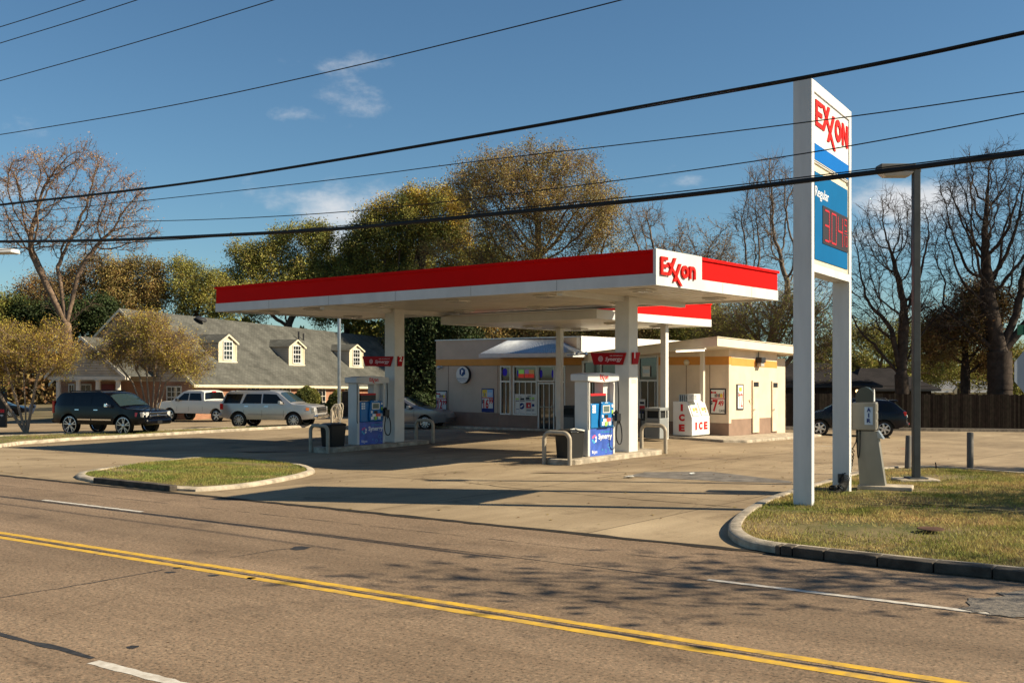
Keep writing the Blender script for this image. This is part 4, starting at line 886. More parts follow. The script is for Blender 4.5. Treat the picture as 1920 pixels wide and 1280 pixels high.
# ------------------------------------------------------------------ fuel islands, pumps, guards, bins
def island(ix, ca, cb, names):
    """everything on one island; the island runs along the short side of the canopy"""
    ctr = S(ca+PW/2, cb+PW/2, 0); g0 = gz(ctr.x, ctr.y); ac = ca+PW/2
    SI = lambda a, b, z: Vector((CX+(ac+a)*LX+(cb+b)*RX, CY+(ac+a)*LY+(cb+b)*RY, g0+z))
    def bx(m, a0, a1, b0, b1, z0, z1, mi=0): m.hexa([SI(a0, b0, z0), SI(a1, b0, z0), SI(a1, b1, z0), SI(a0, b1, z0), SI(a0, b0, z1), SI(a1, b0, z1), SI(a1, b1, z1), SI(a0, b1, z1)], mi)
    # island slab with rounded ends
    m = MB(); pts = []; hw = .52; bA, bBk = -2.9, 1.35
    for k in range(9): an = math.pi+math.pi*k/8; pts.append((hw*math.cos(an), bA+hw*math.sin(an)*.8))
    for k in range(9): an = math.pi*k/8; pts.append((hw*math.cos(an), bBk+hw*math.sin(an)*.8))
    m.prism([SI(a, b, -.05) for a, b in pts], (0, 0, .19)); o = m.build('pump_island', 'kerb_concrete', bevel=.02); tag(o, names[0], 'kerb')
    # pump: b range
    b0, b1 = ((-2.0, -.84), (-1.66, -.56))[ix]; D = .62; A0 = -.42  # front face at a=A0 (towards the sun), back at +
    t = thing('fuel_pump', names[1], 'fuel pump', SI(0, -1.6, .14))
    H = 2.28
    for (x, bb0, bb1) in (('side_pillar', b0-.12, b0), ('side_pillar', b1, b1+.1)):
        m = MB(); bx(m, -.25, .22, bb0, bb1, .14, H-.02); m.build('side_pillar', 'column_white', t, bevel=.03)
    m = MB(); bx(m, -.23, .27, b0, b1, .14, .92); body = m.build('lower_cabinet', 'pump_violet', t)
    m = MB(); bx(m, -.27, .28, b0+.002, b1-.002, .925, 1.62); up_ = m.build('upper_cabinet', 'pump_blue', t, bevel=.03)
    m = MB(); bx(m, -.2, .0, b0+.1, b1-.3, 1.64, 1.84); bx(m, -.2, .0, b0+.1, b1-.3, 1.84, 1.9, 1); m.build('nameplate', ['black_plastic', 'poster_red'], t)
    m = MB(); bx(m, -.1, .2, b1-.3, b1-.001, 1.621, H-.02); m.build('rear_panel', 'column_white', t)
    # valance: shallow curve under and over
    m = MB(); n = 12; rows = []
    for i in range(n+1):
        s_ = i/n; bb = b0-.2+(b1-b0+.44)*s_; dip = .045*math.sin(math.pi*s_)
        rows.append([SI(-.3, bb, H-.02-dip), SI(.3, bb, H-.02-dip), SI(.3, bb, H+.17+dip), SI(-.3, bb, H+.17+dip)])
    vs = [p for r in rows for p in r]; fs = [(4*i+k, 4*i+(k+1) % 4, 4*i+4+(k+1) % 4, 4*i+4+k) for i in range(n) for k in range(4)]+[(0, 1, 2, 3), (4*n, 4*n+1, 4*n+2, 4*n+3)]
    m.add(vs, fs); val = m.build('valance', 'fascia_white', t, bevel=.02)
    m = MB(); oil_logo(m, SI(-.304, b0+.40, H+.03), EX_R, EZ, .42, .13, .004); m.build('lettering', 'letter_red', val)
    # control panel, standing proud and tilted
    pf = -.34; bc0, bc1 = b0+.38, b1-.22
    m = MB(); q = [(bc0, .95), (bc1, .95), (bc1+.02, 1.1), (bc1-.05, 1.66), (bc0+.05, 1.66), (bc0-.02, 1.1)]; m.prism([SI(pf+.065, b, z) for b, z in q], (SI(pf, 0, 0)-SI(pf+.065, 0, 0))); cp = m.build('control_panel', 'pump_blue', t, bevel=.03)
    def dec(name, items, mats, par, pf=pf-.006):
        m = MB()
        for (x0, x1, z0, z1, mi) in items:
            q = [SI(pf, x0, z0), SI(pf, x1, z0), SI(pf, x1, z1), SI(pf, x0, z1)]; m.prism(q, (SI(-.006, 0, 0)-SI(0, 0, 0)), mi)
        return m.build(name, mats, par)
    w = bc1-bc0
    dec('screen', [(bc0+.14, bc0+.42, 1.38, 1.54, 0)], [mat('screen_grey', (.1, .14, .13), .2)], cp)
    dec('screen_surround', [(bc0+.1, bc0+.46, 1.35, 1.57, 0)], ['frame_alu'], cp, pf-.002)
    dec('keypad', [(bc0+.2, bc0+.36, 1.2, 1.3, 0), (bc0+.05, bc0+.12, 1.22, 1.3, 1), (bc0+.2, bc0+.36, 1.63, 1.645, 1)], ['text_black', 'text_white'], cp)
    dec('grade_button', [(bc0+.05+i*.17, bc0+.17+i*.17, 1.0, 1.1, i) for i in range(3)]+[(bc0+.12, bc0+.27, 1.1, 1.19, 0), (bc0+.29, bc0+.5, 1.1, 1.2, 3), (bc0+.2, bc0+.3, .98, 1.02, 1)], ['text_white', 'lime', 'text_white', mat('soft_red', (.7, .1, .08), .4)], cp)
    dec('sticker', [(b0+.06+i*.09, b0+.13+i*.09, 1.36+j*.08, 1.42+j*.08, 0) for i in range(2) for j in range(3)]+[(b1-.12, b1-.05, 1.5, 1.58, 0), (b1-.12, b1-.05, 1.3, 1.42, 1), (b1-.15, b1-.06, 1.1, 1.2, 0)], ['text_white', 'lime'], up_, -.272)
    m = MB(); text(m, 'Synergy', SI(-.232, b0+.42, .56), EX_R, EZ, .68, .2, .003, 0, .02); 
    text(m, 'FUEL TECHNOLOGY', SI(-.232, b0+.55, .78), EX_R, EZ, .55, .05, .002, 1)
    oil_logo(m, SI(-.232, b0+.1, .22), EX_R, EZ, .26, .08, .003)
    o_ = SI(-.232, b0+.22, .62)
    for k, mi in enumerate((0, 2, 2, 1, 1, 0)): ring2(m, 0, 0, .12, .12, .06, o_, EX_R, EZ, .003, mi, 3, k*1.047, k*1.047+.8)
    for (x, z, r) in ((.95, .4, .06), (1.05, .3, .08), (.8, .25, .05), (.62, .3, .03)): ring2(m, 0, 0, r, r, .01, SI(-.232, b0+x, z), EX_R, EZ, .002, 1, 12)
    m.build('lettering', ['text_white', 'sky_blue', mat('pink', (.7, .12, .25), .5)], body)
    # hose and nozzle at the right end
    m = MB(); r_ = .018; bN = b1+.02
    pts = [SI(-.36, bN+.06, H-.03), SI(-.4, bN+.05, 1.7), SI(-.4, bN+.0, 1.2), SI(-.4, bN-.12, .7), SI(-.42, bN-.05, .45), SI(-.42, bN+.12, .42), SI(-.4, bN+.22, .62), SI(-.38, bN+.2, .95), SI(-.37, bN+.12, 1.08)]
    m.tube(smooth_loop(pts, 2, False), r_, 7); m.build('hose', 'rubber', t, smooth=60)
    m = MB(); m.tube(smooth_loop([SI(-.33, b0-.2, H-.03), SI(-.34, b0-.2, 1.6), SI(-.32, b0-.2, .95), SI(-.3, b0-.14, .9)], 2, False), .014, 6); m.build('hose', 'rubber', t, smooth=60)
    m = MB(); m.tube([SI(-.37, bN+.12, 1.05), SI(-.37, bN+.06, 1.28), SI(-.35, bN-.03, 1.38), SI(-.32, bN-.1, 1.32)], [.035, .055, .05, .02], 9); m.tube([SI(-.39, bN+.14, 1.3), SI(-.39, bN+.0, 1.18), SI(-.38, bN+.08, 1.0)], .018, 6)
    bx(m, -.42, -.32, bN-.08, bN+.13, 1.1, 1.32); m.build('nozzle', 'black_plastic', t, bevel=.02)
    # sign flags on the column
    u0, v0, u1, v1 = ((1106.5, 661, 1173, 683.5), (679, 668, 736, 686.5))[ix]
    cbm = cb+.0; A = lambda u, v: (lambda a: S(a, cb-.06, zv(v, a, cb-.06)))(ua(u, cb-.06)); ins = (u1-u0)*.1
    q = [A(u0, v0), A(u1, v0), A(u1-ins, v1), A(u0+ins, v1)]; off = Vector((RX, RY, 0))*.05
    t2 = thing('pump_flag', names[2], 'sign', (q[0]+q[1])/2)
    m = MB(); m.prism(q, off); fl = m.build('sign_board', 'sign_red', t2, bevel=.005)
    m = MB(); ex = (q[1]-q[0]).normalized(); wd = (q[1]-q[0]).length; hh = q[0].z-q[3].z; base = q[3]-Vector((RX, RY, 0))*.003
    text(m, 'Synergy', base+EX_L*(wd*.33)+EZ*hh*.2, EX_L, EZ, wd*.47, hh*.42, .003, 0, .01, .25); text(m, 'FUEL TECHNOLOGY', base+EX_L*(wd*.46)+EZ*hh*.68, EX_L, EZ, wd*.36, hh*.09, .002, 0)
    oc = base+EX_L*(wd*.2)+EZ*hh*.48
    for r, tt in ((.23, .05), (.14, .04), (.06, .03)): ring2(m, 0, 0, r*hh, r*hh, tt*hh, oc, EX_L, EZ, .003, 0, 16)
    m.build('lettering', mat('pale_pink', (.75, .55, .55), .5), fl)
    # number flag on the sunward face
    u0, v0, u1, v1 = ((1184.5, 660.5, 1198.5, 682.5), (745, 668, 755.5, 686.5))[ix]
    A = lambda u, v: (lambda b: S(ca-.01, b, zv(v, ca, b)))(ub(u, ca-.01)); w_ = u1-u0
    q = [A(u0, v0), A(u1, v0), A(u1-w_*.33, v1), A(u0, v1)]
    t3 = thing('number_flag', names[3], 'sign', q[0]); m = MB(); m.prism(q, (S(-.04, 0, 0)-S(0, 0, 0))); fl = m.build('sign_board', 'sign_red', t3)
    m = MB(); o_ = A(u0+w_*.2, v0+(v1-v0)*.5)+(S(-.041, 0, 0)-S(0, 0, 0)); text(m, '12'[ix], o_, EX_R, EZ, None, .2, .003, 0, .02); m.build('lettering', 'text_white', fl)
    # guards: U tubes across the island ends
    for (bg, lb) in ((bA-.35, names[4]), (bBk+.45, names[5])):
        hw2 = .43; h = .86; r0 = .2; P = [(-hw2, -.05), (-hw2, h-r0)]+[(-hw2+r0-r0*math.cos(k*math.pi/12), h-r0+r0*math.sin(k*math.pi/12)) for k in range(1, 7)]
        P += [(-x, z) for x, z in P[::-1]]
        m = MB(); m.tube([SI(x, bg, z) for x, z in P], .06, 12); tag(m.build('pipe_guard', 'bollard_tan', smooth=50), lb, 'guard')
    # bin between guard and pump
    t = thing('waste_bin', names[6], 'bin', SI(0, -2.3, .14))
    m = MB(); b0_ = -2.98; b1_ = min(b0-.22, -2.3); rows = []
    for z, e in ((.14, .04), (.5, .02), (.84, 0)): rows.append([SI(-.28+e, b0_+e, z), SI(.28-e, b0_+e, z), SI(.28-e, b1_-e, z), SI(-.28+e, b1_-e, z)])
    m.add([p for r in rows for p in r], [(4*i+k, 4*i+(k+1) % 4, 4*i+4+(k+1) % 4, 4*i+4+k) for i in range(2) for k in range(4)]+[(0, 1, 2, 3)]); m.build('body', 'bin_black', t, bevel=.03)
    m = MB(); rows = []
    for z, e in ((.84, -.02), (.89, -.01), (.93, .1)): rows.append([SI(-.28+e, b0_+e, z), SI(.28-e, b0_+e, z), SI(.28-e, b1_-e, z), SI(-.28+e, b1_-e, z)])
    m.add([p for r in rows for p in r], [(4*i+k, 4*i+(k+1) % 4, 4*i+4+(k+1) % 4, 4*i+4+k) for i in range(2) for k in range(4)]+[(0, 1, 2, 3), (8, 9, 10, 11)]); m.build('lid', 'bin_black', t, bevel=.03)
    m = MB(); rr = random.Random(3+ix); c = SI(-.12, -2.6, .9)
    if ix == 0:
        for k in range(16): an = k*.39; m.poly([c+Vector((0, 0, .06)), c+Vector((.3*math.cos(an), .2*math.sin(an), -.02+rr.uniform(-.03, .04))), c+Vector((.3*math.cos(an+.39), .2*math.sin(an+.39), -.02+rr.uniform(-.03, .04)))])
        tag(m.build('bag_rim', 'paper'), 'x', 'x') if 0 else m.build('bag_rim', 'paper', t)
mat('bin_black', (.018, .019, .02), .3)
island(0, cols[0][0], cols[0][1], ('concrete pump island under the nearer canopy column', 'blue and white fuel pump in sunlight beside the nearer canopy column', 'red sloped sign board on the nearer canopy column', 'small red flag with number 1 on the nearer column',
    'tan steel U guard in the sun at the left end of the near island', 'tan steel U guard right of the nearer column', 'black bin with white bag rim between U guard and sunlit pump'))
island(1, cols[1][0], cols[1][1], ('concrete pump island in deep shade under the far canopy column', 'shaded blue and white fuel pump beside the far canopy column', 'shaded red sloped sign board on the far canopy column', 'small red flag with number 2 on the far column',
    'shaded steel U guard at the left end of the far island', 'shaded steel U guard right of the far column', 'black bin between the shaded U guard and shaded pump'))

# ------------------------------------------------------------------ tall price sign
SX, SY = .4952, .8688    # along the sign face, away to the right (towards VP 2067)
def unit(vp): d = Vector(((vp-UC)/FPX, 1, 0)); return d.normalized()
sd_ = unit(2165); sn = Vector((sd_.y, -sd_.x, 0))      # sn: outward normal of the lit face (right, towards camera)
g0 = .17
base = PY(1522, 942, FPX*(CAMH-g0)/(942-VH)); base.z = 0
def SG(s, d, z): return Vector((base.x+sd_.x*s-sn.x*d, base.y+sd_.y*s-sn.y*d, z))  # s along face, d depth behind the face
def su(u, d=0):
    m_ = (u-UC)/FPX; x0 = base.x-sn.x*d; y0 = base.y-sn.y*d; return (m_*y0-x0)/(sd_.x-m_*sd_.y)
def sz(v, s, d=0): return CAMH-(v-VH)/FPX*(base.y+sd_.y*s-sn.y*d)
def gbx(m, s0, s1, d0, d1, z0, z1, mi=0): m.hexa([SG(s0, d0, z0), SG(s1, d0, z0), SG(s1, d1, z0), SG(s0, d1, z0), SG(s0, d0, z1), SG(s1, d0, z1), SG(s1, d1, z1), SG(s0, d1, z1)], mi)
sign = thing('price_sign', 'tall white two post roadside sign with red lettering and blue price panel', 'sign', SG(.8, .15, g0))
ztop = sz(146, 0); DP = .34
s1 = su(1525.5); s2 = su(1604); tw = s1
# depth so that the left face spans 1487..1518
lo, hi = .1, 1.0
for _ in range(30):
    DP = (lo+hi)/2; p = SG(0, DP, 0); u = UC+FPX*p.x/p.y
    if u > 1487: lo = DP
    else: hi = DP
m = MB(); gbx(m, -.0, .17, 0, DP, g0-.1, ztop); m.build('post', 'white_paint', sign, bevel=.01)
sE = su(1596.5)
s3 = su(1600)
m = MB(); gbx(m, sE-.17, sE, 0, DP, g0-.1, ztop); m.build('post', 'white_paint', sign, bevel=.01)
zc1 = sz(513, .2); zcb = sz(507.5, .2)
zlow = sz(507.5, 0); zbeam = sz(492.5, 0)
m = MB(); gbx(m, .172, sE-.172, .002, DP-.002, zlow, zbeam); m.build('cross_beam', 'white_paint', sign); m = MB(); gbx(m, .172, sE-.172, .002, DP-.002, ztop-.2, ztop); m.build('cross_beam', 'white_paint', sign)
zmid = sz(300, 0)
def spanel(name, z0, z1, mt, fm, fr=.07):
    m = MB(); gbx(m, .175, sE-.175, .03, DP-.03, z0, z1); f = m.build(name, fm, sign, bevel=.01)
    m = MB(); gbx(m, .175+fr, sE-.175-fr, .015, .029, z0+fr, z1-fr); gbx(m, .175+fr, sE-.175-fr, DP-.029, DP-.015, z0+fr, z1-fr); return f, m.build('face', mt, f)
z2 = sz(300, 0)+.01; z1_ = sz(307, 0)
f1, fc1 = spanel('brand_panel', z2, ztop-.2-.002, 'fascia_white', 'white_paint', .03)
f2, fc2 = spanel('price_panel', zbeam+.01, z1_, 'price_blue', 'trim_cream', .085)
m = MB(); gbx(m, .175, sE-.175, .06, DP-.06, z1_, z2); m.build('gap_filler', 'trim_cream', sign)
sa, sb = .175+.03, sE-.175-.03
zb1 = sz(258, 0); zb0 = sz(292, 0)
m = MB(); gbx(m, sa+.02, sb, .009, .0145, zb0-.02, zb1-.05); m.build('blue_band', 'sign_blue', fc1)
m = MB(); wl = sb-sa-.14; hl = (sz(188, .1)-sz(238, .1))
oil_logo(m, SG(sa+.06, .0145, sz(233, sa)), sd_, EZ, wl, hl*.98, .02, 0, True); m.build('lettering', 'letter_red', fc1)
m = MB(); text(m, 'Regular', SG(.175+.1, .0145, sz(372.5, .27)), sd_, EZ, (sE-.35)*.36, .24, .003, 0, 0); m.build('lettering', 'text_white', fc2)
sL, sR = su(1543.5, 0), sE-.175-.09
zt_, zb_ = sz(385, sL), sz(456, sL)
m = MB(); gbx(m, sL, sR, .004, .0145, zb_, zt_); led = m.build('price_display', 'led_face', fc2)
def seg7(m, digit, s0, z0, w, h, t=.035, mi=0):
    on = {'3': 'abgcd', '0': 'abcdef', '4': 'fgbc', '9': 'abcdfg', '1': 'bc'}[digit]; hz = {'a': h, 'g': h/2, 'd': 0}
    for c in on:
        if c in hz:
            n = 7
            for k in range(n): x = s0+w*(k+.25)/n; gbx(m, x, x+w/n*.8, -.002, .003, z0+hz[c]-t/2, z0+hz[c]+t/2, mi)
        else:
            x = s0+(w if c in 'bc' else 0); zz = z0+(h/2 if c in 'bf' else 0); n = 9
            for k in range(n): gbx(m, x-t/2, x+t/2, -.002, .003, zz+h/2*(k+.1)/n, zz+h/2*(k+.8)/n, mi)
m = MB(); Wd = sR-sL; hD = (zt_-zb_)*.8; z_ = zb_+(zt_-zb_)*.1
seg7(m, '3', sL+Wd*.07, z_, Wd*.16, hD); seg7(m, '0', sL+Wd*.33, z_, Wd*.17, hD); seg7(m, '4', sL+Wd*.58, z_, Wd*.18, hD)
seg7(m, '9', sL+Wd*.84, z_+hD*.6, Wd*.1, hD*.4, .02); gbx(m, sL+Wd*.82, sL+Wd*.97, -.002, .003, z_+hD*.5, z_+hD*.515)
seg7(m, '1', sL+Wd*.76, z_+hD*.08, Wd*.08, hD*.34, .02); seg7(m, '0', sL+Wd*.9, z_+hD*.08, Wd*.06, hD*.34, .02)
gbx(m, sL+Wd*.27, sL+Wd*.29, -.002, .003, z_, z_+.04); m.build('price_digits', 'led_red', led)
m = MB(); o_ = PY(1585, 894, SG(sE, 0, 0).y-.12)
q = SG(sE-.172, DP*.45, sz(896, sE, .1)); m.box(q.x-.07, q.x+.03, q.y-.05, q.y+.03, q.z-.08, q.z+.1); m.build('socket_box', 'black_plastic', sign)

# ------------------------------------------------------------------ air machine
pA = G(1637, 913, .17); Ya = pA.y
t = thing('air_machine', 'stainless steel tyre air machine with AIR lettering beside the tall sign', 'air machine', pA)
k_ = Ya/FPX
def LA(x, y, z): # x along sd_-perp? local: x to the right of picture, y away
    c, s = math.cos(R_(-24)), math.sin(R_(-24)); return Vector((pA.x+c*x-s*y, pA.y+s*x+c*y, pA.z+z))
def abx(m, x0, x1, y0, y1, z0, z1, mi=0): m.hexa([LA(x0, y0, z0), LA(x1, y0, z0), LA(x1, y1, z0), LA(x0, y1, z0), LA(x0, y0, z1), LA(x1, y0, z1), LA(x1, y1, z1), LA(x0, y1, z1)], mi)
m = MB(); m.hexa([LA(-.26, 0, .02), LA(.24, 0, .02), LA(.24, .36, .02), LA(-.26, .36, .02), LA(-.34, 0, 1.14), LA(.08, 0, 1.14), LA(.08, .36, 1.14), LA(-.34, .36, 1.14)]); m.build('pedestal', 'stainless', t, bevel=.01)
m = MB(); m.hexa([LA(.081, 0, 1.0), LA(.2, 0, .98), LA(.2, .36, .98), LA(.081, .36, 1.0), LA(.081, 0, 1.14), LA(.1, 0, 1.14), LA(.1, .36, 1.14), LA(.081, .36, 1.14)]); m.build('slope', 'galv', t)
m = MB(); abx(m, -.4, .06, -.06, .42, 1.16, 1.72); hd = m.build('cabinet', 'stainless', t, bevel=.015)
m = MB(); abx(m, .0601, .07, 0, .36, 1.2, 1.33); abx(m, .0601, .07, 0, .36, 1.37, 1.5); abx(m, .0601, .07, 0, .36, 1.54, 1.68); m.build('coin_panel', 'stainless', hd, bevel=.004)
m = MB(); abx(m, -.16, -.0, -.068, -.0605, 1.27, 1.63); m.build('label_plate', mat('pale_label', (.4, .5, .62), .5), hd)
m = MB(); ex = (LA(1, 0, 0)-LA(0, 0, 0))
for ch, z in (('A', 1.53), ('I', 1.42), ('R', 1.31)): text(m, ch, LA(-.115 if ch != 'I' else -.09, -.07, z), ex, EZ, .075 if ch != 'I' else .022, .085, .003, 0, .04)
m.build('lettering', 'poster_blue', hd)
m = MB(); n = 12; pts = [(-.17+.17*math.cos(math.pi-k*math.pi/n)*1.0, 1.86+.17*math.sin(k*math.pi/n)) for k in range(n+1)]; pts = [(-.34, 1.722)]+pts+[(0, 1.722)]
m.prism([LA(x, .02, z) for x, z in pts], LA(0, .4, 0)-LA(0, 0, 0)); 
hood_pts = [(.03+.15*math.cos(math.pi-k*math.pi/n), 1.86+.17*math.sin(k*math.pi/n)) for k in range(n+1)]
m.build('hood', mat('hood_green', (.05, .06, .055), .25, coat=.5), t, smooth=50)
m = MB(); m.prism([LA(.001, .06+.14*1-.14*math.cos(k*math.pi/8), 1.74+.25*math.sin(k*math.pi/8)) for k in range(9)], LA(.01, 0, 0)-LA(0, 0, 0)); m.build('hood_label', 'fascia_white', t)
m = MB(); abx(m, -.3, .75, -.1, .5, -.06, .035); m.build('base_slab', 'kerb_concrete', t, bevel=.02)
r4 = random.Random(2)
m = MB(); hp = [LA(-.3, -.03, 1.15), LA(-.33, -.06, .9), LA(-.42, -.08, .72)]
n = 140; A_ = LA(-.42, -.08, .72); B_ = G(1575, 917, .2)
for i in range(n): 
    s = i/n; c = A_.lerp(B_, s)-Vector((0, 0, .22*math.sin(math.pi*s))); hp.append(c+Vector((.085*math.cos(i*.9), .04, .085*math.sin(i*.9))))
for i in range(50): hp.append(G(1570-10*i/50, 917, .2)+Vector((.06*math.cos(i*.9), .05*math.sin(i), .03+.05*math.sin(i*.9))))
m.tube(hp, .011, 5); m.build('coiled_hose', 'rubber', t, smooth=70)
m = MB(); m.tube(smooth_loop([LA(-.25, -.03, 1.16), LA(-.24, -.1, .8), LA(-.27, -.12, .55), LA(-.3, -.08, .7), LA(-.31, -.05, 1.16)], 2, False), .013, 6); m.build('hose', 'rubber', t, smooth=70)

# ------------------------------------------------------------------ lamp post, bollards, small pole
def lamp_post(label, Y, u, vb, vt, head_u, part='pole_grey', wpole=.075):
    p = G(u, vb, .15) if vb else None; Y = p.y
    t = thing('street_lamp', label, 'street lamp', p); zt2 = CAMH-(vt-VH)/FPX*Y
    m = MB(); m.box(p.x-wpole, p.x+wpole, p.y-wpole, p.y+wpole, p.z+.06, zt2); m.build('pole', part, t, bevel=.01)
    m = MB(); m.box(p.x-.2, p.x+.2, p.y-.2, p.y+.2, p.z+.03, p.z+.06); m.build('base_plate', part, t, bevel=.01)
    m = MB(); m.box(p.x-.45, p.x+.42, p.y-.3, p.y+.3, p.z-.1, p.z+.03); m.build('footing', 'kerb_concrete', t, bevel=.02)
    k = Y/FPX; hx = (head_u[0]-UC)*k; hx2 = (head_u[1]-UC)*k; zt3 = zt2
    m = MB(); m.box(hx2-.02, p.x+wpole+.01, p.y-.07, p.y+.07, zt3-.14, zt3-.02); m.build('arm', 'lamp_grey', t)
    z0_ = CAMH-(325-VH)*k; m = MB(); z1_ = zt3+.03; zb_ = zt3-.13; zbb = zt3-.24
    m.hexa([(hx, p.y-.2, zb_), (hx2, p.y-.2, zb_), (hx2, p.y+.2, zb_), (hx, p.y+.2, zb_), (hx+.02, p.y-.18, z1_), (hx2, p.y-.18, z1_), (hx2, p.y+.18, z1_), (hx+.02, p.y+.18, z1_)]); m.build('housing', 'lamp_grey', t, bevel=.02)
    m = MB(); m.hexa([(hx+.14, p.y-.13, zbb), (hx2-.12, p.y-.13, zbb), (hx2-.12, p.y+.13, zbb), (hx+.14, p.y+.13, zbb), (hx+.03, p.y-.18, zb_-.002), (hx2-.03, p.y-.18, zb_-.002), (hx2-.03, p.y+.18, zb_-.002), (hx+.03, p.y+.18, zb_-.002)]); m.build('lens', 'lens', t, bevel=.02)
lamp_post('dark square steel lamp post with box lamp head on the corner lawn', 0, 1717.5, 899, 312, (1645, 1712))
def bol(label, u, vb, vt, w):
    p = G(u, vb); z = CAMH-(vt-VH)/FPX*p.y; m = MB(); r = w/2*p.y/FPX; lean = .03 if u < 1750 else 0; m.tube([p-Vector((0, 0, .05)), Vector((p.x+lean, p.y, z-.02)), Vector((p.x+lean, p.y, z))], [r, r, r*.85], 14); tag(m.build('bollard', mat('bollard_grey', (.12, .11, .1), .6, var=.2), smooth=50), label, 'bollard', 'steel bollards behind the corner lawn')
bol('grey steel bollard just left of the lamp post', 1701.5, 884, 816, 11); bol('grey steel bollard standing alone right of the lamp post', 1819, 886, 810, 12)
p = G(1756, 884); m = MB(); m.tube([p, p+Vector((-.02, 0, .2)), p+Vector((-.03, 0, .24))], .015, 6); m.box(p.x-.03, p.x+.06, p.y-.03, p.y+.03, p.z, p.z+.03); tag(m.build('pipe_stub', 'gap_dark'), 'thin iron pipe stub sticking up behind the corner lawn', 'pipe')
m = MB(); p = G(1745, 991, .165); m.lathe([(.2, 0), (.19, .01), (.05, .012), (0, .012)], p, (0, 0, 1), 18); tag(m.build('valve_cover', mat('rust_lid', (.1, .05, .03), .9, var=.4)), 'rusty round utility cover sunk in the corner lawn', 'cover')
# left pole with hose reel
p = G(636, 797); pt = CAMH-(596-VH)/FPX*p.y
t = thing('light_pole', 'thin pale steel pole beside the canopy with a coiled white hose', 'pole', p)
m = MB(); m.tube([p, Vector((p.x, p.y, CAMH-(548-VH)/FPX*p.y))], .09, 10); m.build('pole', 'galv', t, smooth=50)
m = MB(); r5 = random.Random(1); k = p.y/FPX
for i in range(9):
    cx = p.x+r5.uniform(-.08, .08)*2-.1; cz = CAMH-(772+r5.uniform(-4, 4)-VH)*k; rx = r5.uniform(.12, .26); rz = r5.uniform(.35, .55); ph = r5.uniform(0, .6)
    m.tube([Vector((cx+rx*math.cos(a*.3927+ph)+.1*math.sin(a*.39), p.y-.12-r5.uniform(0, .04), cz+rz*math.sin(a*.3927))) for a in range(17)], .022, 5)
m.build('coiled_hose', mat('hose_pale', (.6, .52, .4), .6), t, smooth=70)
p = G(622, 803); m = MB(); m.tube([p, p+Vector((0, 0, .85))], .06, 10); tag(m.build('bollard', 'bollard_tan', smooth=50), 'pale thin bollard in sunlight left of the far pump island', 'bollard')
# lamp head reaching in at the left edge
p = G(-52, 840); t = thing('street_lamp', 'grey lamp head reaching into view at the far left edge', 'street lamp', p); k = p.y/FPX
zt2 = CAMH-(462-VH)*k; m = MB(); m.tube([p, Vector((p.x, p.y, zt2))], .09, 10); m.build('pole', 'pole_grey', t, smooth=50)
x1 = (30-UC)*k; x0 = (-40-UC)*k; m = MB(); m.hexa([(x0, p.y-.35, zt2-.28), (x1, p.y-.35, zt2-.25), (x1, p.y+.35, zt2-.25), (x0, p.y+.35, zt2-.28), (x0, p.y-.3, zt2-.1), (x1, p.y-.3, zt2-.1), (x1, p.y+.3, zt2-.1), (x0, p.y+.3, zt2-.1)]); m.build('housing', 'fascia_white', t, bevel=.03)
m = MB(); m.box(p.x-.09, x0, p.y-.06, p.y+.06, zt2-.2, zt2-.1); m.build('arm', 'pole_grey', t)

# ------------------------------------------------------------------ overhead wires along the verge
def wirepts(pts, off=0):
    out = []
    for (u, v) in pts:
        m_ = (u-UC)/FPX; bx_, by_ = 4.17+off*RN[0], 15+off*RN[1]; tt = (bx_-m_*by_)/(m_*RD[1]-RD[0]); X = bx_+RD[0]*tt; Y = by_+RD[1]*tt; out.append(Vector((X, Y, CAMH-(v-VH)/FPX*Y)))
    a = out[0]+(out[0]-out[1])*1.5; b = out[-1]+(out[-1]-out[-2])*1.5
    return smooth_loop([a]+out+[b], 3, False)
Wm = mat('cable', (.012, .012, .013), .5)
def wire(label, pts, r, off=0, n=6):
    m = MB(); m.tube(wirepts(pts, off), r, n); tag(m.build('overhead_wire', 'cable', smooth=60), label, 'wire', 'overhead utility wires')
wire('thick black cable bundle crossing low in front of the tall sign', [(-60, 453), (0, 453), (200, 451), (400, 442), (640, 430), (900, 404), (1240, 372), (1500, 340), (1700, 316), (1920, 287), (1990, 278)], .038)
wire('thin wire lashed just above the thick cable bundle', [(-60, 478), (0, 467), (120, 461), (333, 450), (640, 424), (900, 397), (1240, 364), (1500, 333), (1700, 309), (1920, 281), (1990, 272)], .009)
wire('black cable running above the canopy to the top right', [(-60, 392), (0, 383), (200, 362), (400, 337), (640, 298), (960, 247-4), (1240, 192), (1500, 146), (1700, 108), (1920, 60), (1990, 45)], .02, .3)
wire('twin strand just under the black cable above the canopy', [(-60, 394), (0, 385), (200, 364), (400, 339), (640, 300.5), (960, 246), (1240, 196), (1500, 150), (1700, 112), (1920, 64), (1990, 49)], .012, .3)
wire('thin wire rising from left edge to top centre', [(-60, 261), (0, 253), (300, 204), (600, 140), (900, 67), (1168, 0), (1300, -36)], .011, 1)
wire('short thin wire in the upper left, third from the corner', [(-60, 168), (0, 152), (250, 82), (515, 0), (650, -44)], .011, 1.2)
wire('short thin wire in the upper left, second from the corner', [(-60, 101), (0, 81), (130, 42), (258, 0), (400, -47)], .011, .8)
wire('short thin wire nearest to the upper left corner', [(-60, 69), (0, 51), (80, 26), (160, 0), (300, -46)], .011, .4)
wire('thin wire crossing the sign just below its red lettering', [(-60, 412), (0, 403), (297, 374), (640, 336), (900, 301), (1240, 263), (1500, 231), (1700, 205), (1920, 172), (1990, 162)], .009, .7)
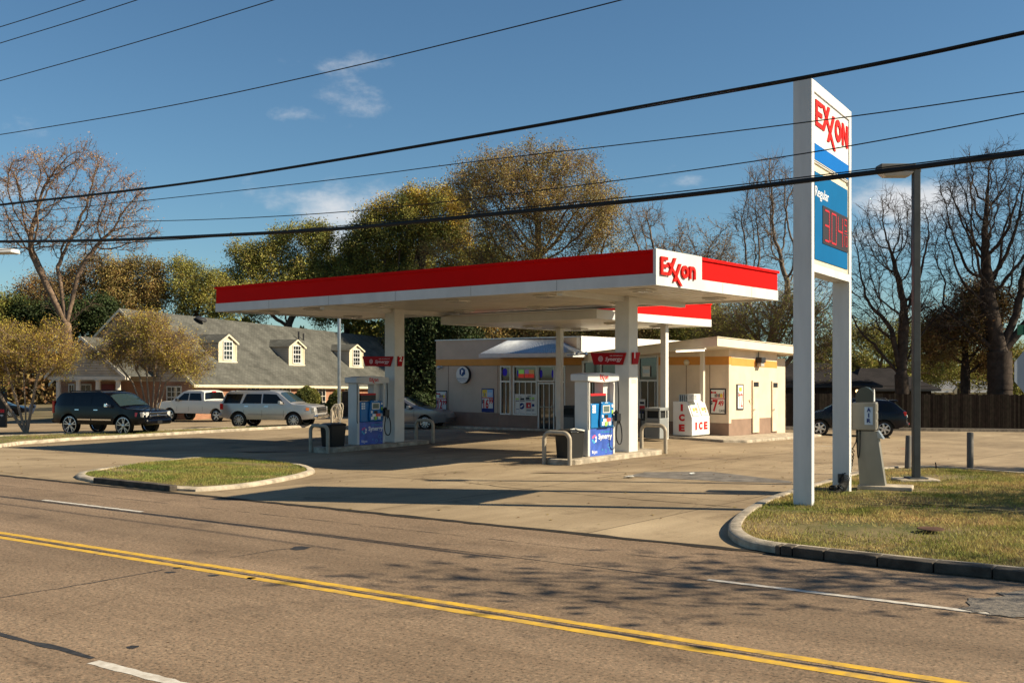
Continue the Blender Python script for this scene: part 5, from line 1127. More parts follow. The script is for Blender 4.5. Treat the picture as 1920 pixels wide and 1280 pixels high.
wire('thin wire crossing the blue band of the tall sign', [(-60, 413), (0, 414), (213, 416), (400, 412), (640, 399), (900, 372), (1240, 328), (1500, 290), (1700, 255), (1920, 213), (1990, 199)], .009, .5)
m = MB(); q = wirepts([(1790, 306), (1788, 380), (1784, 452)])[3:-3]; m.tube([PY(1790, 303, 14), PY(1791, 340, 14), PY(1787, 400, 14), PY(1784, 455, 14)], .005, 5); m.tube([PY(1812, 300, 14), PY(1816, 330, 14), PY(1812, 375, 14)], .005, 5)
m.tube([PY(1795, 303, 14.0), PY(1808, 298, 14.0)], .03, 6); tag(m.build('hanging_wire', 'cable'), 'loose wire ends hanging from the thick cable at the right', 'wire')
# ------------------------------------------------------------------ vehicles
def make_car(name, label, cat, spec, loc, rz, sc=1.0):
    """spec: L, Wd, outline (side profile, counter-clockwise from the rear sill, wheel arches cut in), belt height, windows, wheels"""
    t = thing(name, label, cat, loc, rz, world=False); t.scale = (sc,)*3
    L_, Wd, belt, zr = spec['L'], spec['W'], spec['belt'], spec['roof']; R = spec['r']; ax = spec['axles']; tum = spec.get('tumble', .28)
    def yf(x, z):
        e = max(0, abs(x)-(L_/2-.75))/.75; y = Wd/2*(1-.16*e**2.2)
        y -= max(0, z-belt)*tum+max(0, z-belt)**2*.06; y -= max(0, .55-z)**2*.25; y -= max(0, z-.75)*.03*(z < belt)
        if z > .0: y += .012*math.sin((z-.5)*6)*(z < belt)
        return y
    top = spec['top']; bot = []
    x0, x1 = -L_/2, L_/2; zs = spec['sill']; ar = R*1.16
    bot = [(top[0][0], top[0][1])]
    prof = [(top[0][0]+.12, zs+.05)] 
    P = [(top[0][0]+.1, zs+.06)]
    for cx in ax:
        n = 12; a0 = math.asin(min(.95, (zs-R)/ar)) if True else 0
        for k in range(n+1): an = math.pi-a0-(math.pi-2*a0)*k/n; P.append((cx+ar*math.cos(an), R+ar*math.sin(an)))
    P.append((top[-1][0]-.1, zs+.06))
    P += top[::-1]
    bm = bmesh.new(); f = bm.faces.new([bm.verts.new((x, 0, z)) for x, z in P])
    for i in range(1, 24):
        x = -L_/2+L_*i/24; bmesh.ops.bisect_plane(bm, geom=bm.verts[:]+bm.edges[:]+bm.faces[:], plane_co=(x, 0, 0), plane_no=(1, 0, 0))
    for z in (.45, .6, .75, .9, belt, belt+.15, belt+.3, zr-.12): bmesh.ops.bisect_plane(bm, geom=bm.verts[:]+bm.edges[:]+bm.faces[:], plane_co=(0, 0, z), plane_no=(0, 0, 1))
    bm.verts.index_update(); bm.verts.ensure_lookup_table()
    V = [(v.co.x, v.co.z) for v in bm.verts]; F = [[v.index for v in fc.verts] for fc in bm.faces]; bd = [(e.verts[0].index, e.verts[1].index) for e in bm.edges if len(e.link_faces) == 1]; bm.free()
    # shrink the outline slightly at full width so the edges read rounded
    bset = set(i for e in bd for i in e)
    m = MB(); n = len(V); lv = []; rr = .05
    cxm, czm = 0, spec['sill']+.45
    for s in (1, -1):
        lv += [(x, s*(yf(x, z)-(0)), z) for x, z in V]
    m.add(lv, F+[[i+n for i in f][::-1] for f in F])
    # centre strips with crown
    K = [1, .94, .8, .5, 0, -.5, -.8, -.94, -1]; up = [0, .018, .03, .04, .045, .04, .03, .018, 0]; idx = {}
    vs = []; 
    for i in bset:
        x, z = V[i]; y = yf(x, z); 
        for k in range(len(K)):
            lift = up[k] if (z > .8 and abs(x) < L_/2-.05) else 0; push = 0
            if abs(x) > L_/2-.35 and z < belt+.1: push = math.copysign(up[k]*1.4, x)
            idx[(i, k)] = len(vs); vs.append((x+push, K[k]*y, z+lift))
    fs = [(idx[(a, k)], idx[(b, k)], idx[(b, k+1)], idx[(a, k+1)]) for a, b in bd for k in range(len(K)-1) if not (V[a][1] < zs-.001+0 and V[b][1] < zs)]
    m.add(vs, fs)
    o = m.build('body', spec['paint'], t, recalc=False)
    bm = bmesh.new(); bm.from_mesh(o.data); bmesh.ops.remove_doubles(bm, verts=bm.verts, dist=.0008); bmesh.ops.recalc_face_normals(bm, faces=bm.faces[:])
    for f in bm.faces: f.smooth = True
    for e in bm.edges:
        if len(e.link_faces) == 2 and e.calc_face_angle(0) > R_(38): e.smooth = False
    bm.to_mesh(o.data); bm.free()
    def skin(nm, pts, mt, off=.006, par=None, sides=(1, -1), sub=1, th=0):
        outs = []
        for s in sides:
            bm = bmesh.new(); bm.faces.new([bm.verts.new((x, 0, z)) for x, z in pts]); xs = [p[0] for p in pts]; zz = [p[1] for p in pts]
            for i in range(1, 8): bmesh.ops.bisect_plane(bm, geom=bm.verts[:]+bm.edges[:]+bm.faces[:], plane_co=(min(xs)+(max(xs)-min(xs))*i/8, 0, 0), plane_no=(1, 0, 0))
            for z in (.45, .6, .75, .9, belt, belt+.15, belt+.3, zr-.12):
                if min(zz) < z < max(zz): bmesh.ops.bisect_plane(bm, geom=bm.verts[:]+bm.edges[:]+bm.faces[:], plane_co=(0, 0, z), plane_no=(0, 0, 1))
            mm = MB(); bm.verts.index_update(); vv = [(v.co.x, s*(yf(v.co.x, v.co.z)+off), v.co.z) for v in bm.verts]; ff = [[v.index for v in f.verts] for f in bm.faces]; bm.free()
            mm.add(vv, ff); ob = mm.build(nm, mt, par or t, recalc=False)
            for p in ob.data.polygons: p.use_smooth = True
            outs.append(ob)
        return outs
    for w in spec['windows']: skin('window', w, spec.get('glass', 'glass_tint'))
    for w in spec.get('trim', []): skin('side_trim', w[0], w[1], .012)
    for x in spec.get('doors', []): skin('door_seam', [(x-.006, zs+.12), (x+.006, zs+.12), (x+.006, belt-.02), (x-.006, belt-.02)], 'dark_trim', .003)
    for x, z in spec.get('handles', []): skin('door_handle', [(x-.11, z-.02), (x+.11, z-.02), (x+.11, z+.02), (x-.11, z+.02)], spec.get('handle_mat', 'chrome'), .03)
    # windscreen and rear glass following the outline
    def cross(nm, a, b, mt, inset_=.07, off=.035, lift=.04):
        (xa, za), (xb, zb) = a, b; d = Vector((xb-xa, 0, zb-za)).normalized(); nn = Vector((-d.z, 0, d.x)); nn = nn if nn.z > 0 else -nn
        mm = MB(); rows = []
        for s in (0, .33, .66, 1):
            x = xa+(xb-xa)*s; z = za+(zb-za)*s; y = yf(x, z)-inset_; rows.append([Vector((x, y*k, z))+nn*off+Vector((0, 0, lift*(1-k*k))) for k in (1, .8, .5, 0, -.5, -.8, -1)])
        vs = [p for r in rows for p in r]; mm.add(vs, [(i*7+k, i*7+k+1, (i+1)*7+k+1, (i+1)*7+k) for i in range(3) for k in range(6)]); ob = mm.build(nm, mt, t, recalc=False)
        for p in ob.data.polygons: p.use_smooth = True
    cross('windscreen', *spec['screen'], spec.get('screen_mat', 'glass_sky')); cross('rear_window', *spec['rear'], spec.get('rear_mat', 'glass_tint'))
    # wheels
    rw = spec.get('rim', R*.7); tw = spec.get('tw', .25); ns = spec.get('spokes', 5)
    for cx in ax:
        for s in (1, -1):
            yo = Wd/2-.03; c = Vector((cx, s*(yo-tw), R)); axv = (0, s, 0)
            h = thing('x', 'x', 'x', (0, 0, 0)); bpy.data.objects.remove(h)
            m = MB(); m.lathe([(rw, .0), (R*.93, .0), (R, .04), (R, tw-.04), (R*.95, tw-.005), (rw*1.03, tw), (rw, tw-.03), (rw, .0)], c, axv, 32, 0, False); wheel = m.build('wheel', 'rubber', t, smooth=40)
            m = MB(); m.lathe([(rw, tw-.015), (rw*.93, tw-.012), (rw*.9, tw-.06), (rw*.88, .03)], c, axv, 32, 0, False)
            for k in range(ns):
                for da in ((-.16, .16) if spec.get('split') else (0,)):
                    an = 2*math.pi*k/ns+.3; a_in = an+da*.2; a_out = an+da*1.3; wi = .032 if spec.get('split') else (.06 if ns < 8 else .03)
                    p0 = Vector((math.cos(a_in), 0, math.sin(a_in)))*rw*.16; p1 = Vector((math.cos(a_out), 0, math.sin(a_out)))*rw*.93; q = Vector((-math.sin(an), 0, math.cos(an)))*wi
                    yy = Vector((0, s*(yo-.035), R)) ; yb = Vector((0, -s*.05, 0)); X = Vector((cx, 0, 0))
                    m.prism([X+yy+p0-q*.7, X+yy+p1-q*.55, X+yy+p1+q*.55, X+yy+p0+q*.7], yb)
            m.lathe([(rw*.2, tw-.09), (rw*.2, tw-.02), (rw*.12, tw-.005), (0, tw-.004)], c, axv, 16); m.build('rim', 'alloy', wheel, smooth=40)
            m = MB(); m.lathe([(rw*.86, tw*.3), (0, tw*.3)], c, axv, 20); m.build('brake', 'black_plastic', wheel)
    m = MB(); m.box(ax[0]-.6, ax[1]+.5, -Wd/2+.32, Wd/2-.32, zs-.03, zs+.25)
    for cx in ax: m.box(cx-ar, cx+ar, -Wd/2+.3, Wd/2-.3, R+.05, R+ar)
    m.build('underbody', 'black_plastic', t)
    # lights, grille, bumpers and the like, given as boxes: name, material, x0,x1,y0,y1,z0,z1, mirrored
    for (nm, mt, x0b, x1b, y0b, y1b, z0b, z1b, mir) in spec.get('boxes', []):
        for s in ((1, -1) if mir else (1,)):
            m = MB(); m.box(x0b, x1b, *(sorted((s*y0b, s*y1b)) if mir else (y0b, y1b)), z0b, z1b); m.build(nm, mt, t, bevel=.09 if nm == 'bumper' else .02)
    for (x, z) in spec.get('mirrors', []):
        for s in (1, -1):
            y = yf(x, z); m = MB(); m.hexa([(x-.1, s*y, z-.07), (x+.08, s*y, z-.07), (x+.05, s*(y+.26), z-.05), (x-.12, s*(y+.26), z-.05), (x-.1, s*y, z+.06), (x+.06, s*y, z+.06), (x+.02, s*(y+.25), z+.13), (x-.12, s*(y+.25), z+.13)]); m.build('mirror', spec.get('mirror_mat', spec['paint']), t, bevel=.03)
    for (pts, mt, nm) in spec.get('lights', []): skin(nm, pts, mt, .008)
    if spec.get('rack'):
        for s in (1, -1):
            x0r, x1r = spec['rack']; y = s*(yf(0, zr)-.1); m = MB(); m.tube([(x0r, y, zr-.02), (x0r+.12, y, zr+.09), (x1r-.12, y, zr+.09), (x1r, y, zr-.02)], .025, 6); m.build('roof_rail', 'dark_trim', t)
    return t
# large black suv
suv1 = dict(L=5.13, W=2.0, belt=1.25, roof=1.86, r=.44, rim=.37, axles=(-1.5, 1.45), sill=.48, spokes=5, split=True, tw=.26, paint='paint_black', tumble=.22,
    top=[(-2.5, .7), (-2.54, .95), (-2.48, 1.25), (-2.3, 1.6), (-2.12, 1.8), (-1.9, 1.86), (0, 1.9), (.4, 1.85), (.62, 1.77), (1.32, 1.24), (1.5, 1.18), (2.1, 1.13), (2.42, 1.06), (2.52, .95), (2.55, .7), (2.5, .55)],
    screen=((.60, 1.76), (1.27, 1.27)), rear=((-2.17, 1.75), (-2.46, 1.28)),
    windows=[[(-2.2, 1.3), (-1.32, 1.3), (-1.32, 1.72), (-2.02, 1.72)], [(-1.24, 1.3), (-.28, 1.3), (-.28, 1.73), (-1.24, 1.73)], [(-.2, 1.3), (.98, 1.28), (.5, 1.72), (-.2, 1.73)]],
    trim=[([(-1.0, .66), (-.28, .66), (-.28, .72), (-1.0, .72)], 'chrome'), ([(-.22, .66), (.85, .66), (.85, .72), (-.22, .72)], 'chrome')], doors=[-.25, .92, -1.28], handles=[(-1.05, 1.12), (0, 1.12)], mirrors=[(.78, 1.3)], mirror_mat='chrome', rack=(-1.7, .2),
    boxes=[('grille', 'black_plastic', 2.5, 2.59, -.6, .6, .75, 1.03, False), ('grille_bar', 'chrome', 2.58, 2.61, -.6, .6, 1.0, 1.04, False), ('grille_bar', 'chrome', 2.58, 2.61, -.6, .6, .86, .90, False), ('emblem', 'chrome', 2.6, 2.63, -.1, .1, .85, .93, False),
           ('headlight', 'headlight', 2.3, 2.5, .62, .92, .82, 1.04, True), ('headlight', 'headlight', 2.42, 2.57, .6, .8, .82, 1.04, True), ('bumper', 'paint_black', 2.35, 2.66, -.85, .85, .48, .74, False), ('number_plate', 'black_plastic', 2.661, 2.67, -.16, .16, .52, .66, False), ('rear_light', 'red_light', -2.52, -2.4, .78, .93, .95, 1.5, True), ('bumper', 'paint_black', -2.66, -2.4, -.85, .85, .5, .75, False)],
    lights=[([(2.12, .86), (2.2, .84), (2.24, 1.02), (2.12, 1.03)], 'red_light', 'marker_light')])
def place(u, v, spec, hang, near, sc, name, label, cat, frac=None):
    """put the car so that its near-side wheel number `near` touches the ground at pixel u,v; hang = heading angle"""
    p = G(u, v); cx = spec['axles'][near]; R = spec['r']; hw = spec['W']/2-.1
    h = Vector((math.cos(hang), math.sin(hang), 0)); lf = Vector((-h.y, h.x, 0)); side = -1 if (p.to_2d().dot(lf.to_2d()) > 0) else 1
    ctr = p-h*cx*sc-lf*hw*side*sc; ctr.z = gz(ctr.x, ctr.y)
    return make_car(name, label, cat, spec, ctr, hang, sc)
place(132, 815.5, suv1, R_(-20), 0, 1.05, 'parked_suv', 'large black suv with big shiny wheels parked behind the left kerb', 'suv')
suv2 = dict(suv1, L=5.23, r=.41, rim=.27, spokes=10, split=False, paint='paint_silver', sill=.45, axles=(-1.55, 1.47), mirror_mat='paint_silver', glass='glass_tint', handle_mat='chrome', screen_mat='glass_sky',
    top=[(-2.52, .62), (-2.6, .9), (-2.56, 1.22), (-2.42, 1.55), (-2.28, 1.78), (-2.1, 1.87), (0, 1.92), (.42, 1.87), (.65, 1.79), (1.35, 1.27), (1.5, 1.22), (2.1, 1.18), (2.42, 1.12), (2.57, 1.0), (2.61, .7), (2.55, .5)],
    screen=((.63, 1.78), (1.3, 1.3)), rear=((-2.3, 1.72), (-2.54, 1.28)),
    windows=[[(-2.42, 1.27), (-1.45, 1.27), (-1.3, 1.76), (-2.22, 1.76)], [(-1.32, 1.27), (-.28, 1.27), (-.28, 1.76), (-1.12, 1.76)], [(-.2, 1.27), (1.0, 1.27), (.52, 1.74), (-.2, 1.77)]],
    trim=[([(-1.0, .7), (1.0, .7), (1.0, .715), (-1.0, .715)], 'dark_trim')], doors=[-.24, .95, -1.25], handles=[(-1.1, 1.12), (0, 1.12)], mirrors=[(.85, 1.3)],
    boxes=[('grille', 'black_plastic', 2.56, 2.66, -.62, .62, .78, 1.08, False), ('grille_bar', 'chrome', 2.655, 2.68, -.62, .62, .98, 1.03, False), ('grille_bar', 'chrome', 2.655, 2.68, -.62, .62, .84, .89, False),
           ('headlight', 'headlight', 2.38, 2.58, .64, .92, .85, 1.08, True), ('bumper', 'chrome', 2.4, 2.74, -.88, .88, .5, .72, False), ('rear_light', 'red_light', -2.6, -2.42, .78, .95, .95, 1.25, True), ('bumper', 'paint_silver', -2.72, -2.4, -.9, .9, .5, .78, False)],
    lights=[([(2.15, .92), (2.32, .92), (2.32, 1.06), (2.15, 1.08)], 'amber', 'marker_light')], rack=(-1.9, .2))
place(448, 803, suv2, R_(-11), 0, .97, 'parked_suv', 'silver suv parked with nose towards the light pole in front of the brick house', 'suv')
pick = dict(L=5.8, W=2.0, belt=1.25, roof=1.88, r=.4, rim=.27, spokes=5, axles=(-1.85, 1.75), sill=.52, paint='paint_white', tumble=.22, tw=.26,
    top=[(-2.84, .68), (-2.88, .9), (-2.86, 1.28), (-1.0, 1.3), (-.97, 1.33), (-.86, 1.82), (-.6, 1.9), (.5, 1.9), (.8, 1.82), (1.5, 1.3), (1.65, 1.24), (2.4, 1.2), (2.75, 1.1), (2.86, .95), (2.86, .6)],
    screen=((.82, 1.8), (1.46, 1.33)), rear=((-.87, 1.78), (-.96, 1.36)),
    windows=[[(-.78, 1.31), (.2, 1.31), (.2, 1.76), (-.62, 1.76)], [(.27, 1.31), (1.2, 1.31), (.68, 1.74), (.27, 1.76)]], doors=[.23, 1.15, -.85], handles=[(-.5, 1.15), (.45, 1.15)], mirrors=[(1.05, 1.32)], mirror_mat='dark_trim', handle_mat='paint_white',
    boxes=[('headlight', 'headlight', 2.6, 2.82, .7, .93, .85, 1.08, True), ('bumper', 'chrome', 2.7, 2.95, -.9, .9, .5, .75, False), ('bumper', 'chrome', -2.98, -2.8, -.9, .9, .5, .7, False), ('rear_light', 'red_light', -2.9, -2.8, .84, .96, .85, 1.2, True), ('brake_light', 'red_light', -.93, -.88, -.18, .18, 1.8, 1.87, False), ('grille', 'black_plastic', 2.8, 2.9, -.6, .6, .8, 1.08, False)])
place(406, 790.5, pick, R_(180-24), 0, .96, 'pickup_truck', 'white crew cab pickup truck parked facing the brick house', 'pickup')
sed = dict(L=4.8, W=1.84, belt=.95, roof=1.42, r=.33, rim=.24, spokes=10, axles=(-1.35, 1.42), sill=.3, paint='paint_grey', tumble=.38, tw=.21,
    top=[(-2.35, .5), (-2.4, .75), (-2.36, 1.0), (-2.1, 1.06), (-1.75, 1.1), (-1.1, 1.36), (-.5, 1.44), (.1, 1.44), (.4, 1.38), (1.2, 1.0), (1.4, .95), (2.0, .86), (2.3, .74), (2.4, .55), (2.36, .36)],
    screen=((.38, 1.38), (1.12, 1.03)), rear=((-1.12, 1.34), (-1.72, 1.1)), windows=[[(-1.55, .99), (-.3, .99), (-.3, 1.33), (-1.0, 1.3)], [(-.22, .99), (.92, .98), (.3, 1.32), (-.22, 1.34)]], doors=[-.26, .9, -1.2], handles=[(-.95, .88), (.05, .88)], mirrors=[(.72, 1.0)],
    boxes=[('headlight', 'headlight', 2.05, 2.3, .5, .8, .62, .76, True), ('rear_light', 'red_light', -2.4, -2.28, .5, .8, .8, .95, True), ('grille', 'black_plastic', 2.3, 2.41, -.5, .5, .42, .65, False)])
place(797.5, 804.5, sed, R_(-14), 1, 1.0, 'parked_sedan', 'silver grey sedan partly hidden behind the far canopy column', 'car')
wag = dict(L=4.45, W=1.8, belt=1.05, roof=1.55, r=.36, rim=.24, spokes=6, axles=(-1.3, 1.33), sill=.38, paint='paint_navy', tumble=.3, tw=.22,
    top=[(-2.15, .55), (-2.2, .8), (-2.12, 1.08), (-1.72, 1.45), (-1.5, 1.53), (-.6, 1.6), (.2, 1.58), (.5, 1.5), (1.2, 1.1), (1.4, 1.05), (1.95, .95), (2.15, .82), (2.22, .6), (2.18, .45)],
    screen=((.48, 1.5), (1.15, 1.13)), rear=((-1.72, 1.42), (-2.08, 1.1)), rear_mat='glass_sky', windows=[[(-1.85, 1.12), (-1.2, 1.1), (-1.2, 1.45), (-1.6, 1.42)], [(-1.14, 1.1), (-.2, 1.1), (-.2, 1.49), (-1.14, 1.47)], [(-.13, 1.1), (.95, 1.08), (.4, 1.44), (-.13, 1.49)]], doors=[-.16, .9, -1.17], handles=[(-.85, .97), (.1, .97)], mirrors=[(.75, 1.1)], rack=(-1.5, .2), handle_mat='paint_navy',
    boxes=[('rear_light', 'red_light', -2.18, -1.95, .55, .8, .92, 1.1, True), ('number_plate', 'paper', -2.26, -2.21, -.26, .26, .82, .94, False), ('bumper', 'dark_trim', -2.3, -2.0, -.8, .8, .45, .66, False), ('headlight', 'amber', 1.95, 2.1, .6, .8, .75, .88, True), ('reflector', 'red_light', -2.31, -2.25, .55, .75, .55, .62, True), ('spoiler', 'paint_navy', -1.85, -1.5, -.62, .62, 1.52, 1.58, False)],
    trim=[([(-.85, .4), (.85, .4), (.85, .5), (-.85, .5)], 'dark_trim')])
place(1658, 821, wag, R_(180-18), 0, 1.0, 'parked_wagon', 'dark blue hatchback wagon parked by the board fence behind the air machine', 'car')
car5 = dict(sed, paint='paint_black')
p = G(-8, 781); make_car('parked_sedan', 'dark car in shade at the far left edge behind the black sign', 'car', car5, p, R_(10), .9)

# ------------------------------------------------------------------ brick house with dormers
HE = Vector((-19.7, 64, 0)); HD = Vector((.356, .934, 0)).normalized(); HN = Vector((-HD.y, HD.x, 0))
def HS(s, n, z): return Vector((HE.x+HD.x*s+HN.x*n, HE.y+HD.y*s+HN.y*n, z))
LH = 42.0; zE0, zE1 = 2.07, 1.27; zR0, zR1 = 6.57, 5.7; HW = 5.43; gl = -1.4
def eave(s): return zE0+(zE1-zE0)*s/LH
def ridge(s): return zR0+(zR1-zR0)*s/LH
def roofz(s, n): return eave(s)+(ridge(s)-eave(s))*n/HW
house = thing('brick_house', 'long low brick house with grey shingle roof, porch and row of white dormers', 'house', HS(20, 5, gl))
m = MB(); th = .12
uvquad(m, HS(-.3, -.35, roofz(0, -.35)), HS(LH, -.35, roofz(LH, -.35)), HS(LH, HW, ridge(LH)), HS(-.3, HW, ridge(0)))
uvquad(m, HS(LH, 2*HW+.35, roofz(LH, -.35)), HS(-.3, 2*HW+.35, roofz(0, -.35)), HS(-.3, HW, ridge(0)), HS(LH, HW, ridge(LH)))
roof = m.build('roof', 'shingle', house, recalc=False)
m = MB()
for s in (-.3, LH): 
    for (n0, n1) in ((-.35, HW), (2*HW+.35, HW)):
        z0_ = roofz(max(0, s), -.35); z1_ = ridge(max(0, s)); m.hexa([HS(s-.03, n0, z0_-.2), HS(s+.03, n0, z0_-.2), HS(s+.03, n1, z1_-.2), HS(s-.03, n1, z1_-.2), HS(s-.03, n0, z0_-.012), HS(s+.03, n0, z0_-.012), HS(s+.03, n1, z1_-.012), HS(s-.03, n1, z1_-.012)])
m.hexa([HS(-.27, -.38, eave(0)-.42), HS(LH, -.38, eave(LH)-.5), HS(LH, -.34, eave(LH)-.5), HS(-.27, -.34, eave(0)-.5), HS(-.27, -.38, roofz(0, -.35)-.02), HS(LH, -.38, roofz(LH, -.35)-.02), HS(LH, -.34, roofz(LH, -.35)-.02), HS(-.27, -.34, roofz(0, -.35)-.02)])
m.poly([HS(-.27, -.34, eave(0)-.42), HS(LH, -.34, eave(LH)-.42), HS(LH, .0, eave(LH)-.42), HS(-.27, 0, eave(0)-.42)])
m.build('trim', 'trim_cream', house)
m = MB()
uvquad(m, HS(0, 0, gl), HS(LH, 0, gl), HS(LH, 0, eave(LH)-.1), HS(0, 0, eave(0)-.1)); uvquad(m, HS(0, 2*HW, gl), HS(0, 0, gl), HS(0, 0, eave(0)-.1), HS(0, 2*HW, eave(0)-.1)); uvquad(m, HS(LH, 0, gl), HS(LH, 2*HW, gl), HS(LH, 2*HW, eave(LH)-.1), HS(LH, 0, eave(LH)-.1)); uvquad(m, HS(LH, 2*HW, gl), HS(0, 2*HW, gl), HS(0, 2*HW, eave(0)-.1), HS(LH, 2*HW, eave(LH)-.1))
m.build('wall', 'brick', house, recalc=False)
m = MB(); uvpoly(m, [HS(-.02, 2*HW, eave(0)-.15), HS(-.02, 0, eave(0)-.15), HS(-.02, 0, eave(0)-.02), HS(-.02, HW, ridge(0)-.08), HS(-.02, 2*HW, eave(0)-.02)], -HN, EZ); gab = m.build('gable', 'siding', house, recalc=False); m = MB(); uvpoly(m, [HS(LH+.01, 0, eave(LH)-.1), HS(LH+.01, 2*HW, eave(LH)-.1), HS(LH+.01, HW, ridge(LH)-.05)], HN, EZ); m.build('gable', 'siding', house, recalc=False)
m = MB(); vc = HS(-.04, HW, ridge(0)-1.0); m.prism([vc+HN*(-.5), vc+HN*.5, vc+HN*.5+EZ*.25, vc+EZ*.62, vc-HN*.5+EZ*.25], -HD*.03); m.build('gable_vent', 'lamp_grey', gab)
def hwin(s, n, z0, z1, w, ex, no, par, cols_=2, rows_=4, fr='porch_white', nm='window', gmat='glass_dark'):
    """sash window at the foot point with direction ex along and no outward"""
    def b(m, x0, x1, y0, y1, za, zb): q = lambda x, y, z: n+ex*x+no*y+EZ*z; m.hexa([q(x0, y0, za), q(x1, y0, za), q(x1, y1, za), q(x0, y1, za), q(x0, y0, zb), q(x1, y0, zb), q(x1, y1, zb), q(x0, y1, zb)])
    m = MB(); t_ = .07; b(m, -w/2, w/2, 0, .06, z0, z0+t_); b(m, -w/2, w/2, 0, .06, z1-t_, z1); b(m, -w/2, -w/2+t_, 0, .06, z0+t_, z1-t_); b(m, w/2-t_, w/2, 0, .06, z0+t_, z1-t_)
    for i in range(1, cols_): x = -w/2+w*i/cols_; b(m, x-.02, x+.02, .001, .045, z0+t_, z1-t_)
    for i in range(1, rows_): z = z0+(z1-z0)*i/rows_; k_ = .035 if i*2 == rows_ else .018; b(m, -w/2+t_, w/2-t_, .002, .05, z-k_, z+k_)
    f = m.build(nm, fr, par)
    m = MB(); b(m, -w/2+t_, w/2-t_, .003, .02, z0+t_, z1-t_); m.build('pane', gmat, f)
    return f
def hs_at(u, n=0): # s where column u meets plane n
    m_ = (u-UC)/FPX; x0 = HE.x+HN.x*n; y0 = HE.y+HN.y*n; return (m_*y0-x0)/(HD.x-m_*HD.y)
for u, w in ((474, 1.1), (533, 1.1), (600, 1.1), (654, 1.1), (705, 1.1)):
    s = hs_at(u); hwin(0, HS(s, 0, 0), -.55, eave(s)-.24, 1.5, HD, -HN, house, 3, 5)
s = .0; nn_ = (lambda u: (lambda m_: (m_*HE.y-HE.x)/(HN.x-m_*HN.y))((u-UC)/FPX))
hwin(0, HS(0, nn_(327), 0), .25, 1.65, 1.15, -HN, -HD, house, 3, 4)
# dormers
def dormer(i, u0, u1, vb, vt, vp, lb=None):
    s0 = hs_at(u0, .9); s1 = hs_at(u1, .9); sc_ = (s0+s1)/2; n0 = .95
    Y = HS(sc_, n0, 0).y; zb = CAMH-(vb-VH)/FPX*Y; ze = CAMH-(vt-VH)/FPX*Y; zp = CAMH-(vp-VH)/FPX*Y
    # slide so that the foot sits on the roof
    for _ in range(8):
        Y = HS(sc_, n0, 0).y; zb = CAMH-(vb-VH)/FPX*Y; n0 = max(.2, (zb-eave(sc_))/(ridge(sc_)-eave(sc_))*HW); s0 = hs_at(u0, n0); s1 = hs_at(u1, n0); sc_ = (s0+s1)/2
    ze = CAMH-(vt-VH)/FPX*Y; zp = CAMH-(vp-VH)/FPX*Y
    nb = lambda z: min(HW-.1, (z-eave(sc_))/(ridge(sc_)-eave(sc_))*HW)
    m = MB(); uvpoly(m, [HS(s0, n0, zb-.15), HS(s1, n0, zb-.15), HS(s1, n0, ze), HS(sc_, n0, zp-.04), HS(s0, n0, ze)], HD, EZ); d = m.build('dormer', 'siding_cream', house, recalc=False)
    m = MB(); uvpoly(m, [HS(s0, nb(ze), ze), HS(s0, n0, zb-.2), HS(s0, n0, ze)], -HN, EZ); m.build('cheek', 'siding', d, recalc=False); m = MB(); uvpoly(m, [HS(s1, nb(ze), ze), HS(s1, n0, zb-.2), HS(s1, n0, ze)], HN, EZ); m.build('cheek', 'siding', d, recalc=False)
    m = MB(); o = .12; zz = ze-.12*(zp-ze)/((s1-s0)/2)
    uvquad(m, HS(s0-o, n0-.12, zz), HS(s0-o, nb(zz)+.1, zz), HS(sc_, nb(zp)+.1, zp), HS(sc_, n0-.12, zp)); uvquad(m, HS(s1+o, n0-.12, zz), HS(s1+o, nb(zz)+.1, zz), HS(sc_, nb(zp)+.1, zp), HS(sc_, n0-.12, zp)); m.build('dormer_roof', 'shingle', d, recalc=False)
    m = MB()
    for sa_ in (s0-o, s1+o): m.hexa([HS(sa_, n0-.14, zz-.13), HS(sa_, n0-.1, zz-.13), HS(sc_, n0-.1, zp-.13), HS(sc_, n0-.14, zp-.13), HS(sa_, n0-.14, zz-.008), HS(sa_, n0-.1, zz-.008), HS(sc_, n0-.1, zp-.008), HS(sc_, n0-.14, zp-.008)])
    m.hexa([HS(s0-.04, n0-.06, zb-.06), HS(s1+.04, n0-.06, zb-.06), HS(s1+.04, n0, zb-.06), HS(s0-.04, n0, zb-.06), HS(s0-.04, n0-.06, zb+.02), HS(s1+.04, n0-.06, zb+.02), HS(s1+.04, n0, zb+.02), HS(s0-.04, n0, zb+.02)])
    for sa_ in (s0, s1-.08): m.hexa([HS(sa_, n0-.03, zb), HS(sa_+.08, n0-.03, zb), HS(sa_+.08, n0, zb), HS(sa_, n0, zb), HS(sa_, n0-.03, ze), HS(sa_+.08, n0-.03, ze), HS(sa_+.08, n0, ze), HS(sa_, n0, ze)])
    m.build('dormer_trim', 'trim_cream', d)
    hwin(0, HS(sc_, n0, 0), zb+.08*(ze-zb), ze+.06, (s1-s0)*.5, HD, -HN, d, 3, 4, 'fascia_white')
for i, q in enumerate(((409, 443.5, 678, 641, 626), (541, 570.5, 684, 649, 636), (654.5, 680.5, 688, 656, 645), (757, 780, 692, 665, 653.5))): dormer(i, *q)
